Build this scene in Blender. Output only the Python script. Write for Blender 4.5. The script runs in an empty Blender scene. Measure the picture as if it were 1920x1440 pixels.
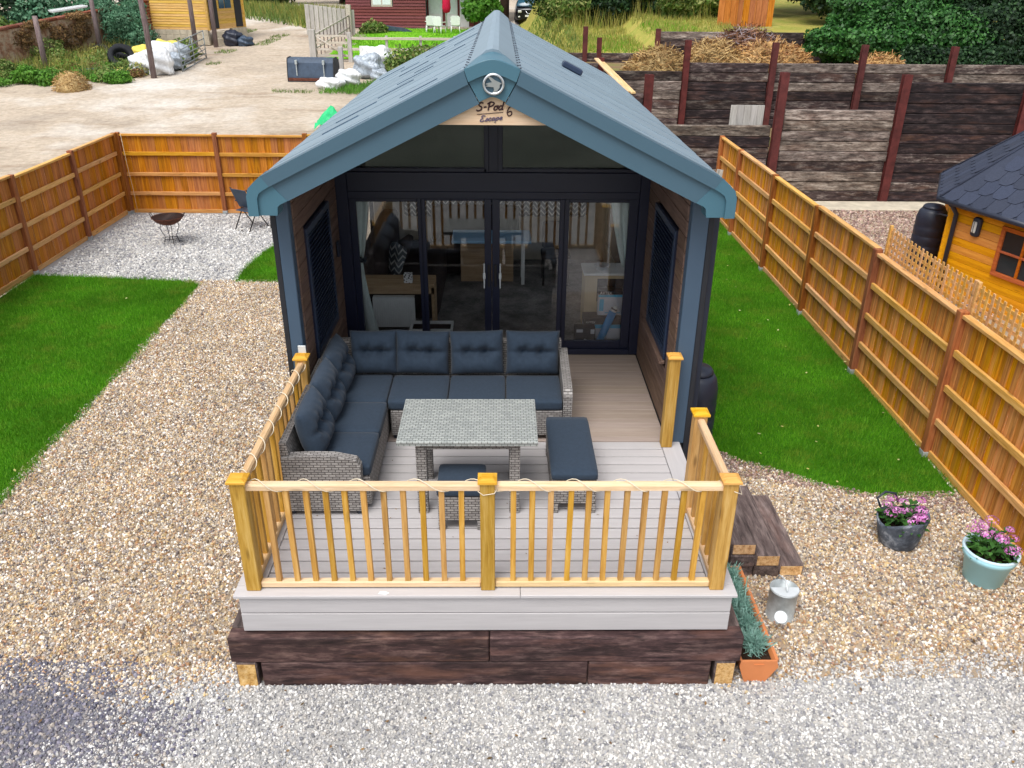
import bpy, bmesh, math, random
import numpy as np
from mathutils import Vector, Matrix
S = bpy.context.scene
COL = S.collection
R = math.radians
rng = np.random.default_rng(7)
random.seed(7)

# ------------------------------------------------------------------ camera
f_px, pitch, yaw, roll = 1541.85, 0.4612, 0.0163, 0.0091
fw = Vector((math.sin(yaw)*math.cos(pitch), math.cos(yaw)*math.cos(pitch), -math.sin(pitch)))
r0 = Vector((math.cos(yaw), -math.sin(yaw), 0)); u0 = r0.cross(fw)
rr = r0*math.cos(roll)+u0*math.sin(roll); uu = -r0*math.sin(roll)+u0*math.cos(roll)
cd = bpy.data.cameras.new('camera'); cam = bpy.data.objects.new('camera', cd); COL.objects.link(cam)
m = Matrix.Identity(4)
for i in range(3):
    m[i][0], m[i][1], m[i][2] = rr[i], uu[i], -fw[i]
m.translation = Vector((0.1008, -4.9187, 5.1644))
cam.matrix_world = m
cd.sensor_width = 36.0; cd.lens = f_px/1920*36; cd.clip_end = 600
S.camera = cam

# ------------------------------------------------------------------ sky, sun, exposure (bright overcast day)
SUN_EL, SUN_AZ = R(62), R(208)          # azimuth clockwise from +y (north)
W = bpy.data.worlds.new('World'); S.world = W; W.use_nodes = True
wn = W.node_tree; wn.nodes.clear()
sky = wn.nodes.new('ShaderNodeTexSky'); sky.sky_type = 'NISHITA'; sky.sun_disc = False
sky.sun_elevation = SUN_EL; sky.sun_rotation = SUN_AZ; sky.dust_density = 3.0; sky.air_density = 1.0; sky.ozone_density = 1.0
hs = wn.nodes.new('ShaderNodeHueSaturation'); hs.inputs['Saturation'].default_value = 0.32; hs.inputs['Value'].default_value = 1.0
bg = wn.nodes.new('ShaderNodeBackground'); bg.inputs['Strength'].default_value = 0.15
wo = wn.nodes.new('ShaderNodeOutputWorld')
wn.links.new(sky.outputs[0], hs.inputs['Color']); wn.links.new(hs.outputs[0], bg.inputs['Color']); wn.links.new(bg.outputs[0], wo.inputs['Surface'])
sl = bpy.data.lights.new('sun', 'SUN'); sl.energy = 1.5; sl.angle = R(34); sl.color = (1.0, 0.98, 0.95)
sun = bpy.data.objects.new('sun', sl); COL.objects.link(sun)
sdir = Vector((math.sin(SUN_AZ)*math.cos(SUN_EL), math.cos(SUN_AZ)*math.cos(SUN_EL), math.sin(SUN_EL)))
sun.rotation_euler = sdir.to_track_quat('Z', 'Y').to_euler(); sun.location = (0, -10, 30)
S.view_settings.view_transform = 'Standard'; S.view_settings.look = 'None'
S.view_settings.exposure = 0.55; S.view_settings.gamma = 1.0; S.view_settings.use_curve_mapping = False
S.render.engine = 'CYCLES'
S.cycles.max_bounces = 8; S.cycles.transparent_max_bounces = 12; S.cycles.caustics_reflective = False; S.cycles.caustics_refractive = False
S.cycles.use_denoising = True

# ------------------------------------------------------------------ materials
def lin(c):
    return tuple(((x/255)/12.92 if x/255 <= .04045 else ((x/255+.055)/1.055)**2.4) for x in c)
class G:
    """small node-graph helper"""
    def __init__(s, name):
        s.m = bpy.data.materials.new(name); s.m.use_nodes = True; s.t = s.m.node_tree; s.t.nodes.clear()
        s.out = s.t.nodes.new('ShaderNodeOutputMaterial')
    def n(s, typ, _in=None, **props):
        nd = s.t.nodes.new('ShaderNode'+typ)
        for k, v in props.items(): setattr(nd, k, v)
        for k, v in (_in or {}).items():
            sock = nd.inputs[k]
            if isinstance(v, bpy.types.NodeSocket): s.t.links.new(v, sock)
            else:
                if getattr(sock, 'type', '') == 'RGBA' and len(v) == 3: v = (*v, 1)
                sock.default_value = v
        return nd
    def ramp(s, fac, stops, interp='LINEAR'):
        nd = s.n('ValToRGB', {'Fac': fac}); cr = nd.color_ramp; cr.interpolation = interp
        while len(cr.elements) < len(stops): cr.elements.new(0.5)
        for e, (p, c) in zip(cr.elements, stops):
            e.position = p; e.color = (*c, 1) if len(c) == 3 else c
        return nd.outputs['Color']
    def mix(s, fac, a, b, mode='MIX'):
        nd = s.n('Mix', data_type='RGBA', blend_type=mode)
        for k, v in ((0, fac), (6, a), (7, b)):
            if isinstance(v, bpy.types.NodeSocket): s.t.links.new(v, nd.inputs[k])
            else: nd.inputs[k].default_value = (*v, 1) if isinstance(v, tuple) and len(v) == 3 else v
        return nd.outputs[2]
    def math(s, op, a, b=0.0):
        nd = s.n('Math', operation=op)
        for k, v in ((0, a), (1, b)):
            if isinstance(v, bpy.types.NodeSocket): s.t.links.new(v, nd.inputs[k])
            else: nd.inputs[k].default_value = v
        return nd.outputs[0]
    def coords(s, scale=(1, 1, 1), rand=True, which='Object'):
        tc = s.n('TexCoord').outputs[which]
        if rand:
            oi = s.n('ObjectInfo').outputs['Random']
            cx = s.n('CombineXYZ', {'X': s.math('MULTIPLY', oi, 57.0), 'Y': s.math('MULTIPLY', oi, 91.0), 'Z': s.math('MULTIPLY', oi, 33.0)})
            tc = s.n('VectorMath', {0: tc, 1: cx.outputs[0]}, operation='ADD').outputs[0]
        return s.n('Mapping', {'Vector': tc, 'Scale': scale}).outputs[0]
    def noise(s, vec, scale, detail=4, rough=.55, out='Fac'):
        return s.n('TexNoise', {'Vector': vec, 'Scale': scale, 'Detail': detail, 'Roughness': rough}).outputs[out]
    def vary(s, col, amt, sat=0.0, hue=0.0, src=None):
        """brightness / saturation / hue that differs from object to object"""
        oi = src or s.n('ObjectInfo').outputs['Random']
        v = s.n('MapRange', {'Value': oi, 'To Min': 1-amt, 'To Max': 1+amt}).outputs[0]
        w = s.n('TexWhiteNoise', {'W': s.math('MULTIPLY', oi, 917.0)}, noise_dimensions='1D').outputs['Value']
        nd = s.n('HueSaturation', {'Color': col, 'Value': v,
                                   'Saturation': s.n('MapRange', {'Value': w, 'To Min': 1-sat, 'To Max': 1+sat}).outputs[0],
                                   'Hue': s.n('MapRange', {'Value': w, 'To Min': .5-hue, 'To Max': .5+hue}).outputs[0]})
        return nd.outputs[0]
    def finish(s, col, rough=.6, spec=.4, metal=0.0, bump=None, strength=.3, dist=.01, trans=0.0, sheen=0.0):
        b = s.n('BsdfPrincipled', {'Base Color': col, 'Roughness': rough, 'Metallic': metal, 'Specular IOR Level': spec})
        if sheen: b.inputs['Sheen Weight'].default_value = sheen
        if bump is not None:
            bn = s.n('Bump', {'Height': bump, 'Strength': strength, 'Distance': dist})
            s.t.links.new(bn.outputs[0], b.inputs['Normal'])
        sh = b.outputs[0]
        if trans:
            tr = s.n('BsdfTranslucent', {'Color': col})
            sh = s.n('MixShader', {0: trans, 1: sh, 2: tr.outputs[0]}).outputs[0]
        s.t.links.new(sh, s.out.inputs['Surface'])
        return s.m

def plain(name, c, rough=.6, spec=.4, metal=0.0, var=.0, nz=6.0, namt=.12, bump=.12, bscale=80., sheen=0.):
    g = G(name); v = g.coords(); col = lin(c)
    n = g.noise(v, nz, 5, .6)
    dk = tuple(x*(1-namt*1.6) for x in col); lt = tuple(min(1, x*(1+namt)) for x in col)
    cc = g.ramp(n, [(.3, dk), (.7, lt)])
    if var: cc = g.vary(cc, var, var*.4)
    return g.finish(cc, rough, spec, metal, g.noise(v, bscale, 3, .6) if bump else None, bump, .004, sheen=sheen)

def wood(name, dark, mid, light, axis='z', var=.18, rough=.65, grain=1.0, knots=.5, stain=0.0, spec=.3, huev=.008, cracks=0.0, rust=0.0, along=1.0):
    g = G(name)
    al = .9*along; sc = {'x': (al, 14, 14), 'y': (14, al, 14), 'z': (14, 14, al)}[axis]
    v = g.coords(tuple(a*grain for a in sc)); vo = g.coords()
    n1 = g.noise(v, 2.2, 6, .62)
    n2 = g.noise(v, 9.0, 4, .6)
    nn = g.math('ADD', g.math('MULTIPLY', n1, .75), g.math('MULTIPLY', n2, .25))
    col = g.ramp(nn, [(.32, lin(dark)), (.5, lin(mid)), (.68, lin(light))])
    if knots:
        ks = {'x': (2.2, 9, 9), 'y': (9, 2.2, 9), 'z': (9, 9, 2.2)}[axis]
        vk = g.coords(ks)
        vo2 = g.n('TexVoronoi', {'Vector': vk, 'Scale': 1.0, 'Randomness': 1.0}).outputs['Distance']
        k = g.n('MapRange', {'Value': vo2, 'From Min': .06, 'From Max': .17, 'To Min': knots, 'To Max': 0.0}).outputs[0]
        col = g.mix(k, col, tuple(x*.35 for x in lin(dark)))
    if stain:
        b = g.noise(g.coords({'x': (.8, 3, 5), 'y': (3, .8, 5), 'z': (3, 3, .8)}[axis]), 1.6, 7, .68)
        k = g.n('MapRange', {'Value': b, 'From Min': .42, 'From Max': .66, 'To Min': 0.0, 'To Max': stain}).outputs[0]
        col = g.mix(k, col, tuple(x*.5 for x in lin(dark)))
    if cracks:
        ck = g.noise(g.coords({'x': (al*.8, 26, 26), 'y': (26, al*.8, 26), 'z': (26, 26, al*.8)}[axis]), 1.4, 9, .72)
        k = g.n('MapRange', {'Value': ck, 'From Min': .40, 'From Max': .47, 'To Min': cracks, 'To Max': 0.0}).outputs[0]
        col = g.mix(k, col, tuple(x*.3 for x in lin(dark)))
        nn = g.math('ADD', nn, g.math('MULTIPLY', ck, 1.2))
    if rust:
        b2 = g.noise(g.coords({'x': (.5, 1.5, 2.5), 'y': (1.5, .5, 2.5), 'z': (2, 2, .5)}[axis]), 2.6, 5, .6)
        k = g.n('MapRange', {'Value': b2, 'From Min': .52, 'From Max': .7, 'To Min': 0.0, 'To Max': rust}).outputs[0]
        col = g.mix(k, col, lin((150, 104, 82)))
    col = g.vary(col, var, .08, huev)
    return g.finish(col, rough, spec, 0, nn, .35, .006)

def leafmat(name, cols, trans=.25, rough=.55, spec=.25, patch=(.65, 1.3), yel=0.0):
    g = G(name)
    ri = g.n('NewGeometry').outputs['Random Per Island']
    n = len(cols)
    col = g.ramp(ri, [((i+.5)/n, lin(c)) for i, c in enumerate(cols)])
    big = g.noise(g.coords(rand=True), .9, 3, .6)
    col = g.n('HueSaturation', {'Color': col, 'Value': g.n('MapRange', {'Value': big, 'From Min': .3, 'From Max': .7, 'To Min': patch[0], 'To Max': patch[1]}).outputs[0]}).outputs[0]
    if yel:
        y2 = g.noise(g.coords(rand=True), 2.3, 6, .68)
        col = g.mix(g.n('MapRange', {'Value': y2, 'From Min': .5, 'From Max': .7, 'To Min': 0.0, 'To Max': yel}).outputs[0], col, lin((150, 160, 62)))
    return g.finish(col, rough, spec, trans=trans)

def stones(name, stops, rough=.75):
    g = G(name)
    oi = g.n('ObjectInfo').outputs['Random']
    n = len(stops)
    col = g.ramp(oi, [(i/n, lin(c)) for i, c in enumerate(stops)], 'CONSTANT')
    col = g.vary(col, .22, .15, .01, src=g.n('TexWhiteNoise', {'W': g.math('MULTIPLY', oi, 371.7)}, noise_dimensions='1D').outputs['Value'])
    pn = g.noise(g.n('NewGeometry').outputs['Position'], 1.1, 5, .65)
    col = g.n('HueSaturation', {'Color': col, 'Value': g.n('MapRange', {'Value': pn, 'From Min': .3, 'From Max': .7, 'To Min': .84, 'To Max': 1.12}).outputs[0]}).outputs[0]
    v = g.coords()
    col = g.mix(.35, col, g.ramp(g.noise(v, 1.6, 4), [(.3, (.25, .22, .2)), (.7, (.8, .78, .75))]), 'OVERLAY')
    return g.finish(col, rough, .3)

def soil(name, cols, scale=1.0, rough=.95, fine=60., strength=.5, grit=.5):
    g = G(name); v = g.coords(rand=False)
    a = g.noise(v, .25*scale, 8, .62); b = g.noise(v, fine, 4, .7)
    st = [(.3+.4*i/(len(cols)-1), lin(c)) for i, c in enumerate(cols)]
    col = g.ramp(a, st)
    col = g.mix(grit, col, g.ramp(b, [(.3, (.28, .27, .25)), (.7, (.8, .79, .77))]), 'OVERLAY')
    return g.finish(col, rough, .15, 0, b, strength, .02)

M = {}
M['fence'] = wood('fence board wood', (150, 90, 28), (206, 138, 50), (224, 166, 84), 'z', .22, knots=.45)
M['fence_back'] = wood('back fence wood', (138, 76, 22), (192, 118, 38), (212, 146, 62), 'z', .13, knots=.5, stain=.25)
M['fence_rail_y'] = wood('fence rail wood', (182, 130, 68), (216, 164, 100), (230, 186, 130), 'y', .1, knots=.7)
M['fence_rail_x'] = wood('fence rail wood across', (170, 112, 44), (200, 142, 66), (216, 164, 90), 'x', .1)
M['fence_post'] = wood('fence post wood', (116, 62, 32), (158, 94, 48), (182, 120, 70), 'z', .22)
M['newel'] = wood('treated newel wood', (152, 110, 46), (186, 144, 72), (206, 170, 106), 'z', .14, knots=.6)
M['baluster'] = wood('treated baluster wood', (164, 116, 46), (196, 148, 72), (214, 172, 102), 'z', .15, knots=.5, huev=.005)
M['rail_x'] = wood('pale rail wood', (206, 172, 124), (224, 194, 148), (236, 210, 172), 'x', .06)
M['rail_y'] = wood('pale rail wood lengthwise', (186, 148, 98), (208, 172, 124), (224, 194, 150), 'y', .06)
M['cap'] = wood('newel cap wood', (190, 132, 40), (218, 162, 64), (230, 182, 90), 'x', .08, knots=.2)
M['sleeper_x'] = wood('creosoted sleeper', (46, 32, 32), (80, 58, 56), (128, 102, 94), 'x', .2, grain=.6, stain=.8, rough=.75, cracks=.6, rust=.38, along=4.0)
M['sleeper_y'] = wood('creosoted sleeper lengthwise', (64, 52, 50), (104, 90, 86), (142, 126, 120), 'y', .16, grain=.6, rough=.75, stain=.4, cracks=.55, rust=.2, along=2.5)
M['endgrain'] = wood('sleeper end grain', (140, 92, 46), (212, 168, 112), (236, 206, 160), 'y', .12, knots=.5, stain=.35)
M['old_sleeper'] = wood('weathered sleeper', (40, 30, 32), (80, 66, 64), (164, 152, 144), 'x', .42, grain=.4, stain=.8, rough=.85, huev=.015, cracks=.85, rust=.15, along=4.0)
M['old_pale'] = wood('weathered pale sleeper', (60, 50, 48), (136, 122, 112), (200, 188, 176), 'x', .22, grain=.4, stain=.7, rough=.85, cracks=.85, rust=.15, along=4.0)
M['old_dark'] = wood('dark tarred sleeper', (28, 21, 24), (50, 39, 42), (104, 88, 86), 'x', .3, grain=.4, stain=.8, rough=.8, cracks=.8, rust=.18, along=4.0)
M['deck'] = wood('pale composite deck', (180, 176, 176), (186, 182, 182), (192, 188, 188), 'x', .03, grain=.8, knots=0, rough=.55)
M['deck_porch'] = wood('beige composite deck', (158, 142, 130), (168, 152, 140), (176, 161, 149), 'x', .04, grain=.8, knots=0, rough=.55)
M['deck_y'] = wood('pale composite edge', (180, 176, 176), (186, 182, 182), (192, 188, 188), 'y', .02, grain=.8, knots=0, rough=.55)
M['clad'] = wood('brown composite cladding', (86, 66, 56), (112, 90, 78), (130, 108, 95), 'y', .08, knots=0, rough=.6)
M['clad_dark'] = plain('charcoal cladding', (38, 40, 46), .6)
M['roof'] = plain('grey blue roof sheet', (128, 147, 159), .45, .5, var=.02, nz=.9, namt=.08, bump=.08)
M['roof_seam'] = plain('roof lap edge', (84, 104, 122), .5, .4)
M['verge'] = plain('blue grey verge', (70, 98, 114), .42, .5, nz=1.5, namt=.03, bump=.04)
M['verge_cap'] = plain('teal verge cap', (70, 110, 126), .4, .5, nz=1.5, namt=.03, bump=.04)
M['cornerpost'] = plain('slate blue trim', (66, 86, 106), .45, .5, nz=1.5, namt=.04, bump=.04)
M['frame'] = plain('anthracite window frame', (27, 32, 54), .4, .5, nz=3, namt=.05, bump=.02)
M['frame_blue'] = plain('dark blue shutter', (42, 56, 80), .4, .5, nz=3, namt=.05, bump=.02)
M['navy'] = plain('navy cushion fabric', (48, 61, 76), .85, .2, nz=30, namt=.08, bump=.3, bscale=400., sheen=.1)
M['soil'] = plain('potting soil', (48, 36, 28), .95, .1, nz=30, namt=.4, bump=.8, bscale=40.)
M['black'] = plain('black plastic', (36, 42, 58), .45, .5, nz=4, namt=.1, bump=.05)
M['blackmetal'] = plain('black metal', (30, 29, 31), .5, .5, nz=4)
M['chrome'] = plain('chrome', (225, 228, 230), .28, .5, 1.0, nz=4, namt=.02, bump=0)
M['galv'] = plain('galvanised steel', (178, 186, 188), .45, .5, .25, nz=12, namt=.18, bump=.03)
M['galv_pale'] = plain('pale zinc', (214, 220, 222), .5, .4, .2, nz=12, namt=.06, bump=.03)
M['gatemetal'] = plain('dull galvanised tube', (150, 158, 162), .5, .5, .4, nz=6)
M['rust'] = plain('rusted steel bowl', (104, 62, 48), .8, .3, .1, nz=9, namt=.3, bump=.3)
M['rustpost'] = plain('red oxide steel', (92, 44, 42), .7, .3, nz=5, namt=.25, bump=.2, var=.12)
M['terracotta'] = plain('terracotta plastic', (206, 128, 78), .5, .4, nz=4, namt=.06, bump=.05)
M['bluepot'] = plain('pale blue glazed pot', (176, 232, 246), .45, .45, nz=2, namt=.04, bump=.04)
M['bluerim'] = plain('pale pot rim', (200, 226, 238), .45, .45, nz=2, namt=.04, bump=.04)
M['white'] = plain('white paint', (226, 228, 228), .5, .4, nz=6, namt=.05, bump=.04)
M['whitebag'] = plain('white woven bag', (222, 224, 226), .65, .3, nz=7, namt=.12, bump=.4, bscale=20.)
M['yellowbag'] = plain('yellow sacking', (226, 206, 96), .7, .3, nz=7, namt=.15, bump=.4, bscale=20.)
M['greybag'] = plain('grey polythene', (170, 180, 190), .4, .5, nz=7, namt=.3, bump=.4, bscale=14.)
M['greentarp'] = plain('bright green tarp', (40, 190, 120), .5, .4, nz=3, namt=.15, bump=.1)
M['concrete'] = plain('concrete', (196, 186, 166), .9, .2, nz=3, namt=.15, bump=.4)
M['brick'] = plain('old red brick', (136, 80, 62), .9, .2, var=.3, nz=10, namt=.25, bump=.5, bscale=40.)
M['mortar'] = soil('old weathered brickwork', [(104, 76, 62), (150, 112, 90), (176, 156, 136), (128, 96, 76)], 10., .95, 9., .7)
M['bucketpaint'] = plain('blue grey steel', (62, 78, 98), .5, .5, .1, nz=4, namt=.2, bump=.1)
M['rubber'] = plain('tyre rubber', (34, 36, 40), .8, .3, nz=10, namt=.2, bump=.3)
M['oldpost'] = wood('old grey timber', (84, 70, 72), (124, 108, 108), (154, 142, 138), 'z', .14, stain=.3, rough=.9)
M['gatewood'] = wood('silvered gate wood', (160, 150, 136), (190, 182, 168), (208, 202, 190), 'x', .08, rough=.85)
M['palewood'] = wood('silvered upright wood', (150, 146, 140), (182, 178, 172), (202, 198, 192), 'z', .1, rough=.85)
M['timber'] = wood('fresh sawn timber', (192, 152, 104), (218, 184, 140), (232, 204, 166), 'x', .08)
M['gold_x'] = wood('golden log board', (214, 136, 18), (234, 156, 28), (242, 174, 52), 'x', .08, knots=.35)
M['shedwood'] = wood('honey shed board', (190, 142, 64), (220, 176, 96), (232, 196, 124), 'x', .1, knots=.4)
M['orange'] = wood('orange stained frame', (150, 72, 18), (190, 96, 28), (206, 116, 44), 'x', .06, knots=0)
M['panelwood'] = wood('orange fence panel', (140, 80, 34), (182, 110, 52), (202, 134, 76), 'z', .16, knots=.3)
M['redclad'] = wood('dark red weatherboard', (92, 44, 44), (116, 58, 58), (136, 76, 74), 'x', .08, knots=0)
M['troughwood'] = wood('brown trough wood', (120, 70, 30), (160, 100, 48), (180, 120, 66), 'x', .08)
M['sign'] = wood('pale sign board', (196, 160, 130), (220, 190, 162), (232, 206, 182), 'x', .02, knots=0)
M['ink'] = plain('sign lettering', (70, 48, 50), .7, .2, namt=.05)
M['ink_grey'] = plain('sign small lettering', (104, 92, 112), .7, .2, namt=.05)
M['shingle'] = plain('slate felt shingle', (58, 64, 80), .85, .25, var=.14, nz=40, namt=.12, bump=.4, bscale=150.)
M['curtain'] = plain('pale blue green curtain', (226, 238, 236), .85, .2, nz=8, namt=.05)
M['curtain_trim'] = plain('dark curtain trim', (52, 58, 66), .85, .2)
M['carpet'] = soil('patterned carpet', [(84, 82, 84), (132, 130, 130), (168, 164, 162)], 10., .95, 40., .3)
M['roomwall'] = plain('room wall', (190, 182, 168), .8, .2)
M['darksofa'] = plain('dark brown upholstery', (58, 50, 50), .85, .2, nz=12)
M['oak'] = wood('light oak', (150, 122, 90), (178, 150, 116), (194, 168, 134), 'x', .04, knots=0)
M['bluetop'] = plain('light blue table top', (150, 196, 232), .2, .5, nz=2, namt=.03, bump=0)
M['cardboard'] = plain('beige card', (198, 180, 146), .8, .2, nz=4, namt=.06)
M['boxblack'] = plain('black printed card', (36, 40, 50), .6, .3)
M['boxpale'] = plain('pale printed card', (206, 210, 220), .6, .3)
M['boxcyan'] = plain('cyan printed card', (70, 180, 220), .6, .3)
M['cyan'] = plain('bright blue tube', (30, 150, 220), .5, .4)
M['red'] = plain('crimson parasol cloth', (200, 20, 66), .7, .3)
M['carpaint'] = plain('dark car paint', (14, 16, 22), .2, .6, nz=2, bump=0)
M['carglass'] = plain('car glass', (50, 90, 110), .08, .6, nz=2, bump=0)
M['dark_pane'] = plain('dark window pane', (44, 50, 54), .08, .6, nz=2, bump=0)
M['gable_reflection'] = plain('grey green pane reflection', (120, 128, 118), .8, .2, nz=.8, namt=.2)  # tone of the pane reflections put into a plain colour
M['lamp_glass'] = plain('lamp glass', (214, 216, 210), .15, .6, bump=0)
M['cord'] = plain('white cord', (226, 214, 190), .6, .3)
M['straw'] = leafmat('straw', [(190, 160, 108), (168, 134, 84), (206, 180, 130), (150, 112, 70)], .1, .8, .1)
M['straw_orange'] = leafmat('orange straw', [(200, 158, 102), (182, 138, 86), (210, 176, 124), (150, 104, 70)], .1, .8, .1)
M['brush'] = leafmat('brown brushwood', [(120, 84, 62), (96, 66, 52), (142, 104, 80), (150, 140, 144)], .05, .85, .1)
M['grass'] = leafmat('lawn grass', [(86, 150, 22), (102, 166, 32), (72, 136, 18), (122, 178, 50)], .3, .6, .2, (.72, 1.28), .55)
M['grass_far'] = leafmat('bright grass', [(110, 170, 36), (92, 152, 30), (128, 184, 50)], .3, .6, .2)
M['grass_dry'] = leafmat('dry grass', [(170, 160, 84), (146, 150, 70), (190, 178, 110), (120, 140, 56)], .25, .7, .2)
M['weed'] = leafmat('weeds', [(96, 128, 56), (124, 148, 74), (76, 110, 48), (158, 162, 96)], .25)
M['weed_blue'] = leafmat('blue green bush', [(76, 124, 92), (98, 144, 112), (62, 106, 78), (120, 160, 126)], .2)
M['dark_leaf'] = leafmat('dark hedge', [(26, 50, 28), (38, 66, 36), (19, 39, 24), (54, 84, 46)], .12, .55, .25)
M['ivy'] = leafmat('ivy', [(44, 90, 36), (56, 108, 44), (30, 66, 30), (74, 124, 56)], .15, .45, .35)
M['bright_leaf'] = leafmat('fresh leaf', [(96, 150, 50), (120, 170, 70), (80, 132, 44)], .3)
M['lavender'] = leafmat('lavender foliage', [(140, 182, 168), (158, 196, 184), (118, 160, 146)], .2)
M['potleaf'] = leafmat('broad leaf', [(60, 106, 44), (78, 126, 56), (48, 88, 38)], .2)
M['petal'] = leafmat('pink petals', [(214, 122, 200), (228, 154, 216), (196, 92, 176), (240, 190, 226)], .25)
M['bark'] = plain('bark', (74, 58, 48), .9, .2, nz=12, namt=.3, bump=.6)
M['fallen'] = leafmat('fallen leaf', [(196, 190, 110), (180, 176, 120), (206, 204, 150)], .2)
M['wallplant'] = leafmat('dry climber', [(150, 120, 80), (122, 92, 64), (100, 84, 58)], .1, .8, .1)
M['tan'] = stones('tan gravel', [(206, 190, 164), (180, 156, 126), (226, 218, 204), (144, 134, 128), (202, 174, 136), (238, 232, 224), (116, 108, 106), (210, 188, 152), (186, 178, 170), (166, 130, 100)])
M['grey'] = stones('grey limestone chippings', [(198, 197, 195), (180, 179, 178), (208, 207, 204), (158, 159, 163), (202, 198, 192), (222, 221, 218), (140, 141, 146)])
M['slate'] = stones('slate chippings', [(112, 112, 128), (132, 130, 142), (98, 98, 114), (152, 147, 146), (122, 118, 128), (172, 164, 156)])
M['pinkgrav'] = stones('pinkish gravel', [(176, 150, 140), (150, 122, 112), (196, 176, 164), (130, 110, 104)])
M['tan_base'] = soil('tan gravel bed', [(134, 120, 102), (160, 144, 124), (178, 163, 144)], 6., .95, 50.)
M['grey_base'] = soil('grey gravel bed', [(146, 146, 146), (166, 165, 164), (184, 183, 181)], 6., .95, 50.)
M['slate_base'] = soil('slate gravel bed', [(92, 92, 102), (108, 108, 116), (124, 120, 124)], 6., .95, 50.)
M['lawn_base'] = soil('lawn turf', [(44, 92, 10), (54, 106, 14), (66, 116, 20)], 8., .95, 120.)
def drivemat():
    g = G('sandy drive'); v = g.coords(rand=False)
    a = g.noise(v, .22, 8, .65); b = g.noise(v, 5., 8, .72); c = g.noise(g.coords((.35, 1.1, 1), False), .8, 8, .68)
    col = g.ramp(a, [(.3, lin((158, 147, 134))), (.5, lin((182, 168, 150))), (.7, lin((198, 188, 174)))])
    col = g.mix(g.n('MapRange', {'Value': c, 'From Min': .52, 'From Max': .72, 'To Min': 0., 'To Max': .75}).outputs[0], col, lin((132, 110, 88)))
    d = g.noise(v, .11, 5, .6)
    col = g.mix(g.n('MapRange', {'Value': d, 'From Min': .53, 'From Max': .66, 'To Min': 0., 'To Max': .55}).outputs[0], col, lin((214, 212, 208)))
    col = g.mix(.5, col, g.ramp(b, [(.32, (.3, .29, .28)), (.68, (.76, .75, .74))]), 'OVERLAY')
    return g.finish(col, .95, .15, 0, b, .6, .06)
M['drive'] = drivemat()
M['earth'] = soil('bare earth', [(104, 84, 62), (130, 110, 82), (112, 120, 60)], 3., .95, 24.)
M['dry_ground'] = soil('rough grass bank', [(120, 130, 50), (166, 154, 82), (140, 146, 66), (186, 170, 104)], 3., .95, 24.)
M['green_ground'] = soil('mown grass', [(84, 146, 24), (112, 172, 36), (132, 184, 52)], 3., .95, 24.)
M['scrub_ground'] = soil('scrub ground', [(52, 66, 30), (84, 92, 46), (104, 96, 60)], 3., .95, 24.)
M['field'] = soil('dark field', [(84, 88, 80), (104, 106, 98), (122, 124, 116)], .8, .95, 12.)

# woven rattan: interlaced flat strands, two greys
def rattan(name, c1, c2, gap, bw=.058, rh=.021):
    g = G(name)
    uv = g.n('TexCoord').outputs['UV']
    br = g.n('TexBrick', {'Vector': uv, 'Color1': lin(c1), 'Color2': lin(c2), 'Mortar': lin(gap), 'Scale': 1.0, 'Mortar Size': .0035,
                          'Mortar Smooth': .6, 'Bias': 0.0, 'Brick Width': bw, 'Row Height': rh}, offset=.5)
    n = g.noise(g.n('Mapping', {'Vector': uv, 'Scale': (20, 60, 1)}).outputs[0], 4., 3)
    col = g.mix(.25, br.outputs['Color'], g.ramp(n, [(.3, (.3, .3, .3)), (.7, (.8, .8, .8))]), 'OVERLAY')
    return g.finish(col, .6, .35, 0, g.math('SUBTRACT', 1.0, br.outputs['Fac']), .8, .006)
M['rattan'] = rattan('grey rattan', (164, 160, 156), (134, 130, 127), (56, 50, 48), .06, .024)
M['rattan_top'] = rattan('pale rattan', (172, 176, 172), (150, 155, 152), (92, 92, 90), .048, .03)

def glassmat(name, boost=1.6, tint=(.92, .95, .95)):
    g = G(name)
    fr = g.n('Fresnel', {'IOR': 1.5})
    k = g.math('MULTIPLY', fr.outputs[0], boost)
    tr = g.n('BsdfTransparent', {'Color': tint}); gl = g.n('BsdfGlossy', {'Color': (1, 1, 1), 'Roughness': .015})
    mx = g.n('MixShader', {0: k, 1: tr.outputs[0], 2: gl.outputs[0]})
    g.t.links.new(mx.outputs[0], g.out.inputs['Surface']); return g.m
M['glass'] = glassmat('door glass', 1.35, (.97, .98, .98))
M['gable_glass'] = glassmat('tinted gable glass', 1.5, (.62, .66, .64))  # tint stands in for reflections and the dim interior behind

# chevron cloth seen at the back of the room
def chevron():
    g = G('chevron curtain')
    v = g.coords(rand=False); sx = g.n('SeparateXYZ', {0: v})
    zz = g.math('PINGPONG', sx.outputs['X'], .06)
    w = g.math('SINE', g.math('MULTIPLY', g.math('ADD', g.math('MULTIPLY', zz, 1.2), sx.outputs['Z']), 75.))
    return g.finish(g.ramp(w, [(.45, lin((120, 126, 132))), (.6, lin((226, 228, 228)))]), .85, .2, trans=.45)
M['chevron'] = chevron()
def spotted():
    g = G('spotted cloth'); v = g.coords(rand=False)
    w = g.n('TexVoronoi', {'Vector': v, 'Scale': 34.}).outputs['Distance']
    return g.finish(g.ramp(w, [(.38, lin((20, 20, 24))), (.42, lin((230, 230, 230)))]), .7, .2)
M['spotted'] = spotted()

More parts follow.
